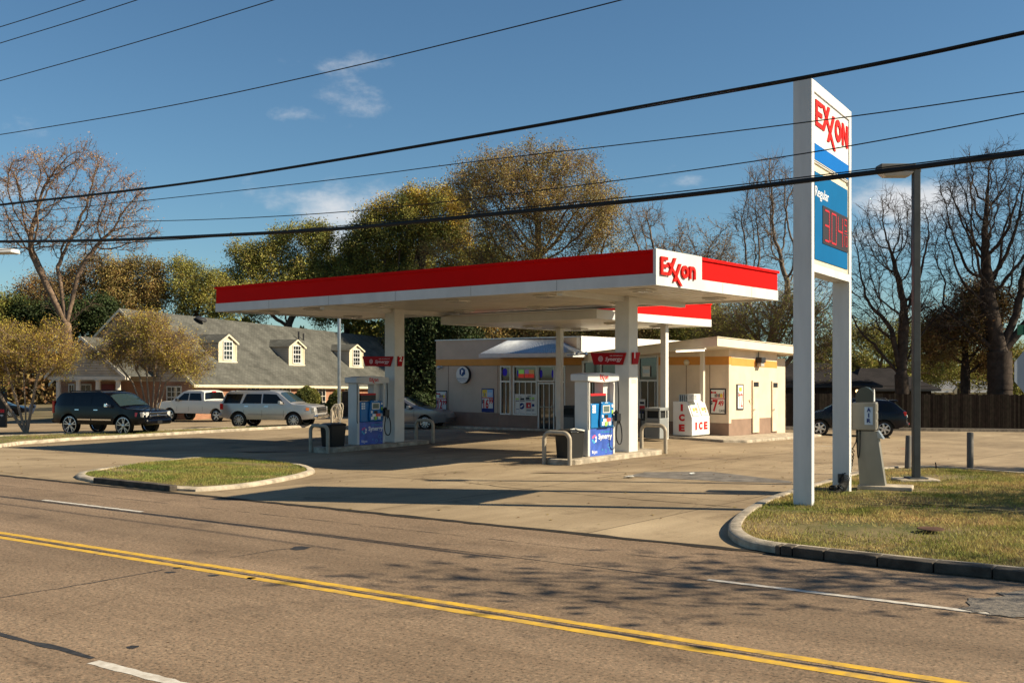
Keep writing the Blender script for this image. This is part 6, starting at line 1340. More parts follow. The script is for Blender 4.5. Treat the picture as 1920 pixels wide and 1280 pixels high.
# porch in front of the gable end
PSs = -2.7; 
def nP(u): m_ = (u-UC)/FPX; x0 = HE.x+HD.x*PSs; y0 = HE.y+HD.y*PSs; return (m_*y0-x0)/(HN.x-m_*HN.y)
nl, nr, np_ = nP(88), nP(240), nP(157); zz = lambda v, n: CAMH-(v-VH)/FPX*HS(PSs, n, 0).y
ze, zp = zz(705, np_), zz(632, np_)+.02
m = MB(); uvpoly(m, [HS(PSs, nl-.25, ze), HS(PSs, nr+.25, ze), HS(PSs, np_, zp-.15)], -HN, EZ); m.build('porch_gable', 'siding', house, recalc=False)
m = MB(); 
for na, nb_ in ((nl, np_), (nr, np_)): uvquad(m, HS(PSs-.2, na, ze-.02), HS(1.0, na, ze-.02), HS(1.0, nb_, zp), HS(PSs-.2, nb_, zp))
m.build('porch_roof', 'shingle', house, recalc=False)
m = MB()
for na in (nl, nr): m.hexa([HS(PSs-.24, na, ze-.2), HS(PSs-.2, na, ze-.2), HS(PSs-.2, np_, zp-.18), HS(PSs-.24, np_, zp-.18), HS(PSs-.24, na, ze), HS(PSs-.2, na, ze), HS(PSs-.2, np_, zp+.02), HS(PSs-.24, np_, zp+.02)])
m.hexa([HS(PSs-.05, nl-.1, ze-.22), HS(PSs-.05, nr-.0, ze-.22), HS(PSs+.2, nr-.0, ze-.22), HS(PSs+.2, nl-.1, ze-.22), HS(PSs-.05, nl-.1, ze), HS(PSs-.05, nr, ze), HS(PSs+.2, nr, ze), HS(PSs+.2, nl-.1, ze)])
m.build('porch_beam', 'porch_white', house)
for u in (108, 145, 182, 220): n = nP(u); m = MB(); c = HS(PSs+.08, n, gl); m.lathe([(.17, 0), (.16, 1.8), (.14, ze-gl-.3), (.2, ze-gl-.28), (.2, ze-gl-.22)], c, (0, 0, 1), 14); m.build('porch_column', 'porch_white', house, smooth=40)
for u, w, mt in ((135, .5, 'window'), (162, .9, 'window')): hwin(0, HS(0, nn_(u), 0), .1, 1.75, w, -HN, -HD, house, 2, 3)
m = MB(); c = nn_(203); m.prism([HS(-.01, c-.5, gl), HS(-.01, c+.5, gl), HS(-.01, c+.5, 1.75), HS(-.01, c-.5, 1.75)], -HD*.04); m.build('door', mat('door_red', (.16, .02, .015), .5), house)
m = MB()
for u, n_, h, r in ((560, 4.1, .65, .07), (569, 4.1, .55, .06), (283, 5.0, .45, .08)): s = hs_at(u, n_); z = roofz(s, n_); m.tube([HS(s, n_, z-.1), HS(s, n_, z+h)], r, 8)
m.build('vent_pipe', 'dark_trim', roof)
m = MB(); s = hs_at(375, 4.9); z = roofz(s, 4.9); m.lathe([(.12, -.2), (.12, .15), (.38, .17), (.42, .25), (.28, .38), (0, .42)], HS(s, 4.9, z), HN*-.4+EZ, 18); m.build('turbine_vent', 'dark_trim', roof, smooth=40)
# shrubs by the house, lattice
lat = thing('lattice_screen', 'wooden lattice screen beside the round shrubs and the light pole', 'screen', PY(650, 780, 64)); m = MB(); Y = 64
A = PY(642, 792, Y); B = PY(659, 734, Y); 
for i in range(14):
    x = A.x+(B.x-A.x)*i/13; m.box(x-.012, x+.012, Y-.02, Y+.02, A.z, B.z)
for i in range(26): z = A.z+(B.z-A.z)*i/25; m.box(A.x, B.x, Y-.03, Y-.021, z-.012, z+.012)
m.build('slats', 'bark_brown', lat)
m = MB(); m.box(A.x-.05, B.x+.05, Y+.05, Y+.07, A.z, B.z+.02); m.build('backing', 'bark_pale', lat)
# ------------------------------------------------------------------ left black sign board, yard sign
p = G(-30, 812); Y = p.y; t = thing('black_sign_board', 'black sign board with red and white lettering at the left edge', 'sign', p)
xr_ = (12-UC)/FPX*Y; xl_ = (-110-UC)/FPX*Y; zt_ = CAMH-(725-VH)/FPX*Y; zb_ = CAMH-(801-VH)/FPX*Y
m = MB(); m.box(xl_, xr_, Y-.1, Y+.1, zb_, zt_); bd_ = m.build('board', 'dark_trim', t, bevel=.01); m = MB(); m.box(xl_+.2, xl_+.3, Y-.05, Y+.05, p.z-.1, zb_); m.box(xr_-.5, xr_-.4, Y-.05, Y+.05, p.z-.1, zb_); m.build('post', 'dark_trim', t)
m = MB(); zc = lambda v: CAMH-(v-VH)/FPX*Y; k = Y/FPX; EXX = Vector((1, 0, 0))
text(m, 'WINGS', Vector((xr_-27*k, Y-.104, zc(773))), EXX, EZ, 25*k, 6.2*k, .003, 0, .04); text(m, 'Pick-up', Vector((xr_-24*k, Y-.104, zc(780.5))), EXX, EZ, 20*k, 5*k, .003, 1, .03); text(m, 'food', Vector((xr_-18*k, Y-.104, zc(789))), EXX, EZ, 7*k, 4*k, .003, 1, .02)
for v, w in ((747, 5), (736, 3)): m.box(xr_-w*k*1.2, xr_-1.5*k, Y-.108, Y-.102, zc(v), zc(v-1), 2)
m.build('lettering', ['led_red', 'text_white', 'sky_blue'], bd_)
p = G(56, 779); t = thing('yard_sign', 'small tilted white yard sign near the tree at the left', 'sign', p); Y = p.y; k = Y/FPX
m = MB(); q = [PY(50, 772, Y), PY(61.5, 775, Y), PY(68.5, 759.5, Y), PY(57.5, 755.5, Y)]; m.prism(q, (0, .02, 0)); m.build('board', mat('sign_pale', (.45, .48, .55), .6), t)
m = MB(); m.poly([PY(59, 759, Y-.01), PY(65, 761, Y-.01), PY(64, 765, Y-.01), PY(57.5, 763.5, Y-.01)]); m.build('picture', 'dark_trim', t, recalc=False)
m = MB(); m.tube([PY(54, 773, Y+.03), PY(55.5, 780, Y+.03)], .012, 5); m.build('stake', 'galv', t)

# ------------------------------------------------------------------ right side: fence, houses, street signs
fn_ = thing('board_fence', 'long weathered board fence with shade in its dark colour, behind the parked wagon', 'fence', G(1700, 802))
pts = [(1440, 800, 738), (1560, 801, 737), (1700, 803, 738), (1920, 805, 740), (2200, 808, 742)]
m = MB()
for (u0, v0, t0_), (u1, v1, t1_) in zip(pts[:-1], pts[1:]):
    a = G(u0, v0); b = G(u1, v1); za = CAMH-(t0_-VH)/FPX*a.y; zb = CAMH-(t1_-VH)/FPX*b.y; d = (b-a); L_ = d.length; d.normalize(); n = int(L_/.16)
    for i in range(n):
        s0 = L_*i/n; s1 = L_*(i+1)/n-.012; h = za+(zb-za)*i/n+random.uniform(-.03, .03); q0 = a+d*s0; q1 = a+d*s1; nn = Vector((-d.y, d.x, 0))*(.02+random.uniform(0, .008)); z0_ = min(a.z, b.z)-.1
        vs = [q0-nn, q1-nn, q1+nn, q0+nn]; vs = [Vector((p.x, p.y, z0_)) for p in vs]+[Vector((p.x, p.y, h)) for p in vs]; m.hexa(vs)
mf = bpy.data.materials.new('shaded_board'); MATS['shaded_board'] = mat('shaded_board2', (.013, .01, .009), .9, spec=.0, vscale=5, col2=(.008, .007, .006), island=.45)  # very dark tone carries the shade lying on the fence
m.build('boards', 'shaded_board', fn_)
m = MB()
for (u0, v0, t0_), (u1, v1, t1_) in zip(pts[:-1], pts[1:]):
    a = G(u0, v0); b = G(u1, v1); m.prism([a+Vector((0, .06, .2)), b+Vector((0, .06, .2)), b+Vector((0, .1, .2)), a+Vector((0, .1, .2))], (0, 0, .1))
m.build('rail', 'shaded_board', fn_)
mb = MB(); q = [G(u, v) for u, v in [(1452, 806), (1560, 806), (1700, 808), (1920, 810), (2300, 814)]]
for a, b in zip(q[:-1], q[1:]): mb.prism([a, b, b+Vector((0, .8, 0)), a+Vector((0, .8, 0))], (0, 0, .14))
struct('fence_kerb', mb, 'kerb_dark')
def small_house(name, label, u0, u1, Y, v_ridge, v_eave, wallm, roofm, depth=8, gable=False):
    x0, x1 = (u0-UC)/FPX*Y, (u1-UC)/FPX*Y; zr_ = CAMH-(v_ridge-VH)/FPX*(Y+depth/2); ze_ = CAMH-(v_eave-VH)/FPX*Y; t = thing(name, label, 'house', ((x0+x1)/2, Y+depth/2, -2))
    m = MB(); uvquad(m, (x0+.5, Y+.5, -2), (x1-.5, Y+.5, -2), (x1-.5, Y+.5, ze_+.2), (x0+.5, Y+.5, ze_+.2)); uvquad(m, (x0+.5, Y+depth, -2), (x0+.5, Y+.5, -2), (x0+.5, Y+.5, ze_+.2), (x0+.5, Y+depth, ze_+.2)); uvquad(m, (x1-.5, Y+.5, -2), (x1-.5, Y+depth, -2), (x1-.5, Y+depth, ze_+.2), (x1-.5, Y+.5, ze_+.2))
    m.build('wall', wallm, t, recalc=False)
    hip = 2.0 if not gable else 0
    m = MB(); yr = Y+depth/2
    uvquad(m, (x0, Y, ze_), (x1, Y, ze_), (x1-hip, yr, zr_), (x0+hip, yr, zr_)); uvquad(m, (x1, Y+depth, ze_), (x0, Y+depth, ze_), (x0+hip, yr, zr_), (x1-hip, yr, zr_)); uvpoly(m, [(x0, Y, ze_), (x0+hip, yr, zr_), (x0, Y+depth, ze_)], (0, 1, 0), EZ); uvpoly(m, [(x1, Y, ze_), (x1-hip, yr, zr_), (x1, Y+depth, ze_)], (0, 1, 0), EZ)
    m.build('roof', roofm, t, recalc=False)
    m = MB(); m.box(x0, x1, Y-.02, Y+.02, ze_-.15, ze_-.005); m.build('eave_board', 'dark_trim' if not gable else 'fascia_white', t)
    for i in range(3):
        xx = x0+(x1-x0)*(i+.6)/3.4; m = MB(); zc_ = ze_-1.1; m.box(xx-.45, xx+.45, Y+.44, Y+.49, zc_-.45, zc_+.45); f = m.build('window', 'porch_white', t); m = MB(); m.box(xx-.38, xx+.38, Y+.42, Y+.439, zc_-.38, zc_+.38); m.build('pane', 'glass_dark', f)
    return t
small_house('house', 'dark brown house with shade-darkened shingle roof just right of the shop', 1420, 1655, 66, 680, 722, 'fence_boards', 'shingle_shaded' if 'shingle_shaded' in MATS else 'shingle', 10)
pattern_mat('shingle_shaded', (.022, .019, .02), (.03, .026, .026), (.012, .011, .011), .33, .14, .012)  # darker shingle copy; tree shadow on these roofs is in the colour
for o in bpy.data.objects:
    if o.name.startswith('roof') and o.parent and o.parent.name == 'house': o.data.materials[0] = MATS['shingle_shaded']
h2 = small_house('house', 'dark low roofed house behind the fence and multi-stemmed bare tree', 1600, 1765, 74, 690, 729, 'fence_boards', 'shingle_shaded', 9)
h3 = small_house('house', 'distant grey metal roofed house with white gable right of the lamp post', 1735, 1880, 105, 712, 733, 'siding_cream', 'metal_roof', 9, True)
m = MB(); Y = 104.5; m.prism([PY(1790, 738, Y), PY(1812, 738, Y), PY(1812, 733, Y), PY(1801, 717, Y), PY(1788, 733, Y)], (0, .3, 0)); m.build('gable', 'siding_cream', h3)
m = MB(); p = PY(1607, 733, 65.9); m.lathe([(.1, 0), (.1, .1), (0, .14)], p, (0, -1, 0), 10); q = tag(m.build('porch_lamp', 'warm_lamp', smooth=40), 'lit warm lamp on the wall of the dark brown house', 'lamp')
# stop sign back and street name sign at the right edge
p = G(1922, 897); Y = p.y; t = thing('stop_sign', 'octagonal sign seen from its bare metal back at the right edge', 'sign', p); k = Y/FPX; cx_, cz_ = (1937-UC)*k, CAMH-(697-VH)*k; r_ = 46*k
rot = 0
m = MB(); m.prism([(cx_+r_*math.cos(math.pi/8+i*math.pi/4)*.82, Y, cz_+r_*math.sin(math.pi/8+i*math.pi/4)) for i in range(8)], (0, .01, 0)); m.build('sign_plate', mat('sign_back', (.33, .37, .43), .6), t)
m = MB(); m.tube([(cx_, Y-.03, p.z), (cx_, Y-.03, CAMH-(600-VH)*k)], .03, 8); m.build('post', 'galv', t)
t = thing('street_name_sign', 'green street name plate above the sign at the right edge', 'sign', (cx_, Y, cz_+1)); m = MB(); m.box((1907-UC)*k, (1960-UC)*k, Y-.02, Y+.0, CAMH-(628-VH)*k, CAMH-(609-VH)*k); m.build('name_plate', mat('sign_green', (.0, .07, .045), .5), t)
# ------------------------------------------------------------------ trees
def colonize(att, start, step, infl, kill, rg, trop=(0, 0, .12), maxn=16000, it=150):
    """grow a branch skeleton through attraction points; start: list of (parent, point)"""
    nodes = [np.array(p, float) for _, p in start]; par = [q for q, _ in start]
    N = np.array(nodes); A = att.copy(); near = np.full(len(A), -1); nd = np.full(len(A), 1e9); done = 0
    trop = np.array(trop); kids = [0]*40000
    for _ in range(it):
        new = np.array(nodes[done:]); 
        if len(new) == 0 or len(A) == 0: break
        d = np.linalg.norm(A[:, None, :]-new[None], axis=2); j = d.argmin(1); dm = d[np.arange(len(A)), j]; b = dm < nd; nd[b] = dm[b]; near[b] = j[b]+done; done = len(nodes)
        keep = nd > kill; A = A[keep]; nd = nd[keep]; near = near[keep]
        if len(A) == 0: break
        act = nd < infl; 
        if not act.any(): break
        idx = near[act]; P = np.array(nodes); dirs = A[act]-P[idx]; dirs /= np.linalg.norm(dirs, axis=1)[:, None]
        acc = {}; ok = np.array([kids[q] < 3 for q in idx]); idx = idx[ok]; dirs = dirs[ok]
        for i, dv in zip(idx, dirs): acc[i] = acc.get(i, 0)+dv
        cnt = 0
        for i, dv in acc.items():
            v = dv/(np.linalg.norm(dv)+1e-6)+trop+rg.normal(0, .13, 3); v /= np.linalg.norm(v); q = P[i]+v*step; nodes.append(q); par.append(i); cnt += 1; kids[i] += 1
        if len(nodes) > maxn: break
    return np.array(nodes), np.array(par)
def tubes(p0, p1, r0, r1, k):
    d = p1-p0; L = np.linalg.norm(d, axis=1)[:, None]+1e-9; d = d/L; up = np.tile(np.array([[.13, .21, .97]]), (len(d), 1)); up[np.abs(d[:, 2]) > .9] = [1, .1, .1]
    x = np.cross(d, up); x /= np.linalg.norm(x, axis=1)[:, None]; y = np.cross(d, x); a = np.arange(k)*2*np.pi/k
    ring = np.cos(a)[None, :, None]*x[:, None]+np.sin(a)[None, :, None]*y[:, None]
    v = np.concatenate([p0[:, None]-d[:, None]*r0[:, None, None]*.3+ring*r0[:, None, None], p1[:, None]+d[:, None]*r1[:, None, None]*.3+ring*r1[:, None, None]], 1).reshape(-1, 3)
    b = np.arange(len(p0))[:, None, None]*2*k; i = np.arange(k); q = np.stack([i, (i+1) % k, k+(i+1) % k, k+i], 1)[None]
    return v, (b+q).reshape(-1, 4)
def cards(c, s, rg, up=.3):
    n = len(c); nrm = rg.normal(0, 1, (n, 3)); nrm[:, 2] += up; nrm /= np.linalg.norm(nrm, axis=1)[:, None]; t = np.cross(nrm, rg.normal(0, 1, (n, 3))); t /= np.linalg.norm(t, axis=1)[:, None]; b = np.cross(nrm, t)
    s = s*rg.uniform(.6, 1.4, n)[:, None]; w = s*.55
    v = np.stack([c-t*s, c+b*w*.9-t*s*.1, c+t*s, c-b*w*.9+t*s*.1], 1).reshape(-1, 3); return v, np.arange(4*n).reshape(-1, 4)
def ell(rg, n, c, r, shell=.35):
    d = rg.normal(0, 1, (n, 3)); d /= np.linalg.norm(d, axis=1)[:, None]; q = rg.uniform(shell, 1, n)**.6; f = rg.uniform(0, 6.28, 6); w = 1+.2*np.sin(d[:, 0]*5+f[0])*np.sin(d[:, 2]*4+f[1])+.13*np.sin(d[:, 2]*9+f[2]+d[:, 1]*6)+.1*np.sin(d[:, 0]*13+f[3]); p = np.array(c)+d*(q*w)[:, None]*np.array(r)
    sc = 3.2/np.mean(r); k = np.sin(p[:, 0]*sc+f[3])+np.sin(p[:, 1]*sc+f[4])+np.sin(p[:, 2]*sc*1.1+f[5])+rg.normal(0, .5, n); return p[k > -.75]
def tree(name, label, seed, base, crowns, trunks=None, bark='bark_brown', leaf=None, nleaf=0, lsize=.1, natt=700, step=.4, tr=.22, twigs=3, twl=.5, tip=.014, kill=.8, infl=4, cat='tree', lspread=.28, trop=.1, leafbias=None, rmul=1.0, group=None, fork=False):
    """crowns: (u, v, ru, rv, Y[, weight]) ellipses in metres worked out from where the crown stands"""
    nleaf = int(nleaf*2.7); lsize *= .6; step *= .82; natt = int(natt*1.9); kill = min(kill, step*1.45)
    rg = np.random.default_rng(seed); A = []
    wsum = sum(c[2]*c[3] for c in crowns)
    for c in crowns:
        u, v, ru, rv, Y = c[:5]; p = PY(u, v, Y); k = Y/FPX; A.append(ell(rg, int(natt*c[2]*c[3]/wsum), p, (ru*k, max(1.2, min(ru, rv)*k*.9), rv*k)))
    A = np.concatenate(A); b = np.array(base, float); A = A[A[:, 2] > b[2]+.3]
    cz = A[:, 2].min(); st = []; fe = 0
    if trunks is None: trunks = [(b+np.array([0, 0, max(.5, (cz-b[2])*1.0)]))]
    for tp in trunks:
        tp = np.array(tp, float); L = np.linalg.norm(tp-b); n = max(2, int(L/step)); last = 0
        if not st: st.append((-1, b)); src_ = b
        elif fork: last = fe; src_ = st[fe][1]; L = np.linalg.norm(tp-src_); n = max(2, int(L/step))
        else: src_ = b
        for i in range(1, n+1):
            q = src_+(tp-src_)*i/n+rg.normal(0, .03, 3)*step; st.append((last, q)); last = len(st)-1
        if fork and fe == 0: fe = last
    P, par = colonize(A, st, step, max(infl, step*4), kill, rg, (0, 0, trop))
    n = len(P); ch = np.zeros(n, int); e = 2.25; acc = np.zeros(n); 
    for i in range(n-1, 0, -1):
        if acc[i] == 0: acc[i] = tip**e
        if par[i] >= 0: acc[par[i]] += acc[i]; ch[par[i]] += 1
    R = acc**(1/e); mx = R[0]; 
    g_ = math.log(tr/tip)/math.log(mx/tip); R = tip*(R/tip)**g_
    i = np.arange(1, n); i = i[par[1:] >= 0]; pr = par[i]; p0 = P[pr]; p1 = P[i]; r1 = R[i]*.97; r0 = np.minimum(R[pr], R[i]*1.25)
    root = thing(name, label, cat, tuple(b), group=group); off = b
    big = r1 > .05; V = []; F = []; o = 0
    for m_, k in ((big, 8), (~big, 4)):
        if m_.any(): v, f = tubes(p0[m_], p1[m_], r0[m_], r1[m_], k); V.append(v); F.append(f+o); o += len(v)
    npmesh('trunk', np.concatenate(V)-off, np.concatenate(F), bark, root)
    # twigs off the thin branches
    thin = np.where(R < max(tip*3.2, np.quantile(R, .3)))[0]; thin = thin[thin > 0]
    if twigs:
        src = np.repeat(thin, twigs); d = P[src]-P[np.maximum(par[src], 0)]; d /= np.linalg.norm(d, axis=1)[:, None]+1e-9
        d = d+rg.normal(0, .55, d.shape)+np.array([0, 0, .12]); d /= np.linalg.norm(d, axis=1)[:, None]; l = twl*rg.uniform(.4, 1.2, len(src))[:, None]
        a0 = P[src]; a1 = a0+d*l*.5; d2 = d+rg.normal(0, .3, d.shape); a2 = a1+d2*l*.5; d3 = d+rg.normal(0, .7, d.shape); a3 = a1+d3*l*.4
        rr = np.full(len(src), tip*.75)
        v1, f1 = tubes(a0, a1, rr, rr*.8, 3); v2, f2 = tubes(a1, a2, rr*.8, rr*.45, 3); v3, f3 = tubes(a1, a3, rr*.7, rr*.4, 3); f2 = f2+len(v1); f3 = f3+len(v1)+len(v2)
        npmesh('twigs', np.concatenate([v1, v2, v3])-off, np.concatenate([f1, f2, f3]), 'bark_mid' if bark == 'bark_pale' else bark, root); tips = np.concatenate([a2, a3, a1])
    else: tips = P[thin]
    if leaf and nleaf:
        w = np.ones(len(tips))
        if leafbias: w = leafbias(tips, b, rg); w = np.maximum(w, 1e-4)
        # clumps: leaf density varies over the crown
        q = np.sin(tips[:, 0]*1.3+seed)*np.sin(tips[:, 1]*1.1)*np.sin(tips[:, 2]*1.5+1); w = w*(1+.75*q); k = rg.choice(len(tips), nleaf, p=w/w.sum()); c = tips[k]+rg.normal(0, lspread, (nleaf, 3)); v, f = cards(c, lsize, rg); npmesh('foliage', v-off, f, leaf, root)
    return root
def B_(u, v, Y=None, dz=0):
    if Y is None: return G(u, v)
    p = PY(u, v, Y); return Vector((p.x, p.y, gz(p.x, p.y)-.1))
def at(u, v, Y): return np.array(PY(u, v, Y))
# left: tall bare tree with a few orange leaves
Y = 78; b = B_(128, 760, Y)
top_ = lambda t, b, rg: np.clip((t[:, 2]-8)/6, .05, 1)**1.5
tree('bare_tree', 'tall spreading bare tree with scattered orange leaves at the left', 11, b, [(60, 340, 62, 70, Y), (150, 330, 55, 60, Y), (225, 370, 60, 45, Y), (110, 420, 80, 60, Y), (200, 440, 70, 45, Y), (255, 440, 50, 30, Y), (50, 440, 50, 50, Y)],
     fork=True, trunks=[at(125, 610, Y), at(108, 500, Y), at(145, 520, Y), at(170, 570, Y), at(85, 560, Y), at(60, 475, Y)], bark='bark_pale_brown' if 0 else 'bark_mid', leaf='leaf_tan', nleaf=3200, lsize=.10, natt=900, step=.38, tr=.36, twigs=3, twl=.8, tip=.02, kill=.8, leafbias=top_, lspread=.15) if 'bark_mid' in MATS or mat('bark_mid', (.19, .13, .09), .95, var=.4, vscale=3, bump=.5, bscale=14) else None
# crepe myrtles
Y = 52; b = B_(50, 770, Y)
tree('crepe_myrtle', 'wide golden leaved crepe myrtle in front of the woods at the far left', 21, b, [(35, 660, 62, 55, Y), (95, 655, 45, 50, Y), (-30, 670, 60, 60, Y)], trunks=[at(20, 715, Y), at(45, 715, Y), at(70, 705, Y), at(-10, 725, Y)], bark='bark_pale', leaf='leaf_gold', nleaf=12500, lsize=.06, natt=1300, step=.2, tr=.12, twigs=4, twl=.5, tip=.011, kill=.4, infl=2.5, lspread=.12)
Y = 50.6; b = B_(284, 770, Y)
tree('crepe_myrtle', 'vase shaped crepe myrtle with pale stems in front of the brick house', 22, b, [(265, 650, 75, 45, Y), (210, 655, 42, 28, Y), (330, 660, 55, 35, Y), (280, 615, 50, 28, Y), (350, 690, 32, 18, Y)],
     trunks=[at(262, 705, Y), at(275, 700, Y), at(290, 700, Y), at(303, 705, Y), at(248, 715, Y), at(312, 715, Y)], bark='bark_pale', leaf='leaf_gold', nleaf=11500, lsize=.055, natt=1500, step=.17, tr=.09, twigs=4, twl=.5, tip=.010, kill=.34, infl=2.5, lspread=.1)
# evergreen mass left of the house, autumn trees behind it
Y = 84; tree('evergreen_tree', 'dark green bushy evergreen behind the porch gable', 23, B_(160, 770, Y), [(150, 620, 50, 55, Y), (110, 600, 40, 40, Y), (190, 600, 40, 40, Y), (60, 600, 50, 40, Y)], leaf='leaf_dark', nleaf=17000, lsize=.17, natt=500, step=.4, tr=.25, twigs=2, twl=.5, kill=.9, lspread=.3)
Y = 84; tree('evergreen_tree', 'dark evergreen tree at the far left edge of the woods', 24, B_(0, 770, Y), [(-10, 620, 60, 60, Y), (30, 600, 45, 30, Y), (-50, 590, 60, 50, Y)], leaf='leaf_green', nleaf=13000, lsize=.17, natt=400, step=.45, tr=.25, twigs=2, kill=1.0, lspread=.35)
Y = 93
tree('autumn_tree', 'rusty brown autumn tree behind the tall bare tree', 25, B_(180, 770, Y), [(120, 560, 70, 60, Y), (170, 510, 50, 35, Y), (70, 560, 50, 50, Y)], leaf='leaf_rust', nleaf=13000, lsize=.13, natt=700, step=.45, tr=.35, twigs=3, kill=.9, lspread=.35)
tree('autumn_tree', 'yellow orange autumn tree behind the roof peak of the house', 26, B_(250, 770, Y), [(250, 560, 55, 55, Y), (215, 560, 40, 60, Y), (285, 535, 32, 45, Y), (240, 515, 40, 30, Y)], leaf='leaf_brown', nleaf=16000, lsize=.14, natt=700, step=.45, tr=.35, twigs=3, kill=.9, lspread=.33)
tree('autumn_tree', 'dark thin leaved tree behind the house left of the canopy', 27, B_(360, 770, Y), [(350, 545, 35, 50, Y), (385, 560, 45, 45, Y), (340, 510, 22, 25, Y), (420, 560, 40, 30, Y)], bark='bark_dark', leaf='leaf_olive', nleaf=12000, lsize=.13, natt=800, step=.4, tr=.3, twigs=3, kill=.8, lspread=.3)
Y = 98
tree('leafy_tree', 'yellow green leafy tree rising over the left end of the canopy', 28, B_(540, 770, Y), [(560, 470, 62, 50, Y), (500, 490, 50, 38, Y), (455, 480, 28, 28, Y), (590, 450, 35, 30, Y), (520, 550, 110, 60, Y), (620, 560, 60, 50, Y)], leaf='leaf_olive', nleaf=30000, lsize=.15, natt=900, step=.5, tr=.4, twigs=3, kill=1.0, lspread=.36)
Y = 97
tree('leafy_tree', 'dark green and gold oak between the pale tree and the big tree', 29, B_(730, 790, Y), [(700, 460, 62, 45, Y), (745, 440, 60, 50, Y), (660, 500, 40, 28, Y), (800, 420, 70, 55, Y), (720, 550, 90, 60, Y)], leaf='leaf_green', nleaf=24000, lsize=.16, natt=900, step=.5, tr=.45, twigs=3, kill=1.0, lspread=.36)
tree('leafy_tree', 'golden green leafy crown left of the largest tree', 30, B_(790, 790, 98), [(770, 400, 60, 45, 98), (720, 410, 50, 35, 98), (830, 410, 60, 60, 98)], leaf='leaf_gold', nleaf=13000, lsize=.15, natt=700, step=.5, tr=.4, twigs=3, kill=1.0, lspread=.34)
Y = 91
tree('autumn_tree', 'largest golden brown autumn tree above the middle of the canopy', 31, B_(1010, 790, Y), [(1000, 380, 105, 75, Y), (930, 370, 85, 70, Y), (1080, 400, 90, 85, Y), (1000, 320, 90, 45, Y), (1060, 330, 75, 50, Y), (900, 340, 60, 40, Y), (1120, 450, 60, 50, Y), (960, 460, 140, 70, Y), (1000, 560, 170, 50, Y)],
     trunks=[at(940, 560, Y), at(990, 520, Y), at(1050, 540, Y), at(1090, 560, Y), at(1010, 480, Y)], bark='bark_mid', leaf='leaf_brown', nleaf=44000, lsize=.125, natt=2600, step=.5, tr=.6, twigs=3, twl=.9, tip=.02, kill=.95, infl=5, lspread=.32)
tree('bare_tree', 'small grey bare tree right of the largest tree', 41, B_(1230, 790, 84), [(1225, 450, 45, 60, 84), (1200, 420, 30, 40, 84), (1240, 540, 60, 50, 84)], bark='bark_grey', natt=500, step=.4, tr=.25, twigs=3, twl=1.0, tip=.02, kill=.9)
tree('bare_tree', 'grey bare tree behind the lettered corner of the canopy', 42, B_(1310, 790, 80), [(1310, 470, 60, 55, 80), (1290, 560, 90, 50, 80), (1350, 500, 40, 50, 80)], bark='bark_grey', natt=700, step=.4, tr=.25, twigs=3, twl=1.0, tip=.02, kill=.85, leaf='leaf_rust', nleaf=1500, lsize=.12)
Y = 70
tree('bare_tree', 'tall bare tree rising just left of the tall sign', 43, B_(1450, 790, Y), [(1430, 380, 50, 85, Y), (1470, 400, 50, 90, Y), (1410, 430, 45, 60, Y), (1440, 540, 70, 80, Y), (1530, 560, 50, 60, Y)], bark='bark_grey', natt=1300, step=.38, tr=.32, twigs=3, twl=.9, tip=.017, kill=.75)
tree('thicket_tree', 'tangled brown leafless thicket tree behind the shop roof', 44, B_(1440, 790, 66), [(1440, 600, 80, 62, 66), (1390, 620, 50, 50, 66), (1500, 620, 60, 60, 66), (1540, 640, 40, 60, 66), (1350, 620, 50, 40, 66)], bark='bark_mid', natt=1700, step=.3, tr=.3, twigs=4, twl=.7, tip=.015, kill=.55, leaf='leaf_olive', nleaf=5000, lsize=.1)
Y = 62
tree('bare_tree', 'many stemmed bare tree standing between the tall sign and lamp post', 45, B_(1695, 775, Y), [(1660, 440, 50, 75, Y), (1620, 470, 40, 60, Y), (1710, 440, 50, 70, Y), (1670, 560, 80, 60, Y), (1640, 600, 50, 50, Y), (1740, 560, 50, 60, Y), (1600, 560, 35, 50, Y)], fork=True, trunks=[at(1690, 705, Y), at(1672, 620, Y), at(1715, 640, Y), at(1650, 660, Y), at(1695, 600, Y)], bark='bark_dark', natt=1600, step=.36, tr=.42, twigs=3, twl=.8, tip=.016, kill=.72, trop=.16)
tree('thicket_tree', 'brown leafed thicket behind the low roofs right of the tall sign', 46, B_(1650, 790, 84), [(1620, 650, 60, 50, 84), (1700, 650, 70, 45, 84), (1780, 680, 60, 40, 84), (1560, 680, 50, 40, 84)], leaf='leaf_olive', bark='bark_mid', nleaf=14000, lsize=.13, natt=900, step=.45, tr=.3, twigs=3, kill=.85, lspread=.3)
Y = 62; b = B_(1876, 790, Y)
tree('bare_tree', 'big dark forked bare tree behind the fence at the right edge', 47, b, [(1830, 400, 80, 90, Y), (1900, 430, 90, 110, Y), (1860, 330, 60, 60, Y), (1790, 470, 50, 60, Y), (1830, 560, 90, 60, Y), (1960, 500, 90, 90, Y), (1780, 600, 45, 40, Y), (1950, 380, 70, 70, Y)],
     fork=True, trunks=[at(1874, 665, Y), at(1852, 560, Y), at(1905, 590, Y), at(1930, 600, Y), at(1800, 600, Y), at(1822, 640, Y)], bark='bark_dark', natt=3000, step=.36, tr=.72, twigs=3, twl=.8, tip=.016, kill=.62, infl=4, trop=.12)
tree('autumn_tree', 'dark rust leaved tree behind the big forked bare tree', 48, B_(1810, 790, 64), [(1800, 620, 60, 60, 64), (1840, 580, 50, 45, 64), (1760, 640, 40, 40, 64), (1850, 660, 40, 40, 64)], leaf='leaf_dkrust' if 'leaf_dkrust' in MATS else 'leaf_rust', nleaf=15000, lsize=.13, natt=800, step=.4, tr=.3, twigs=3, kill=.8, lspread=.3, bark='bark_dark')
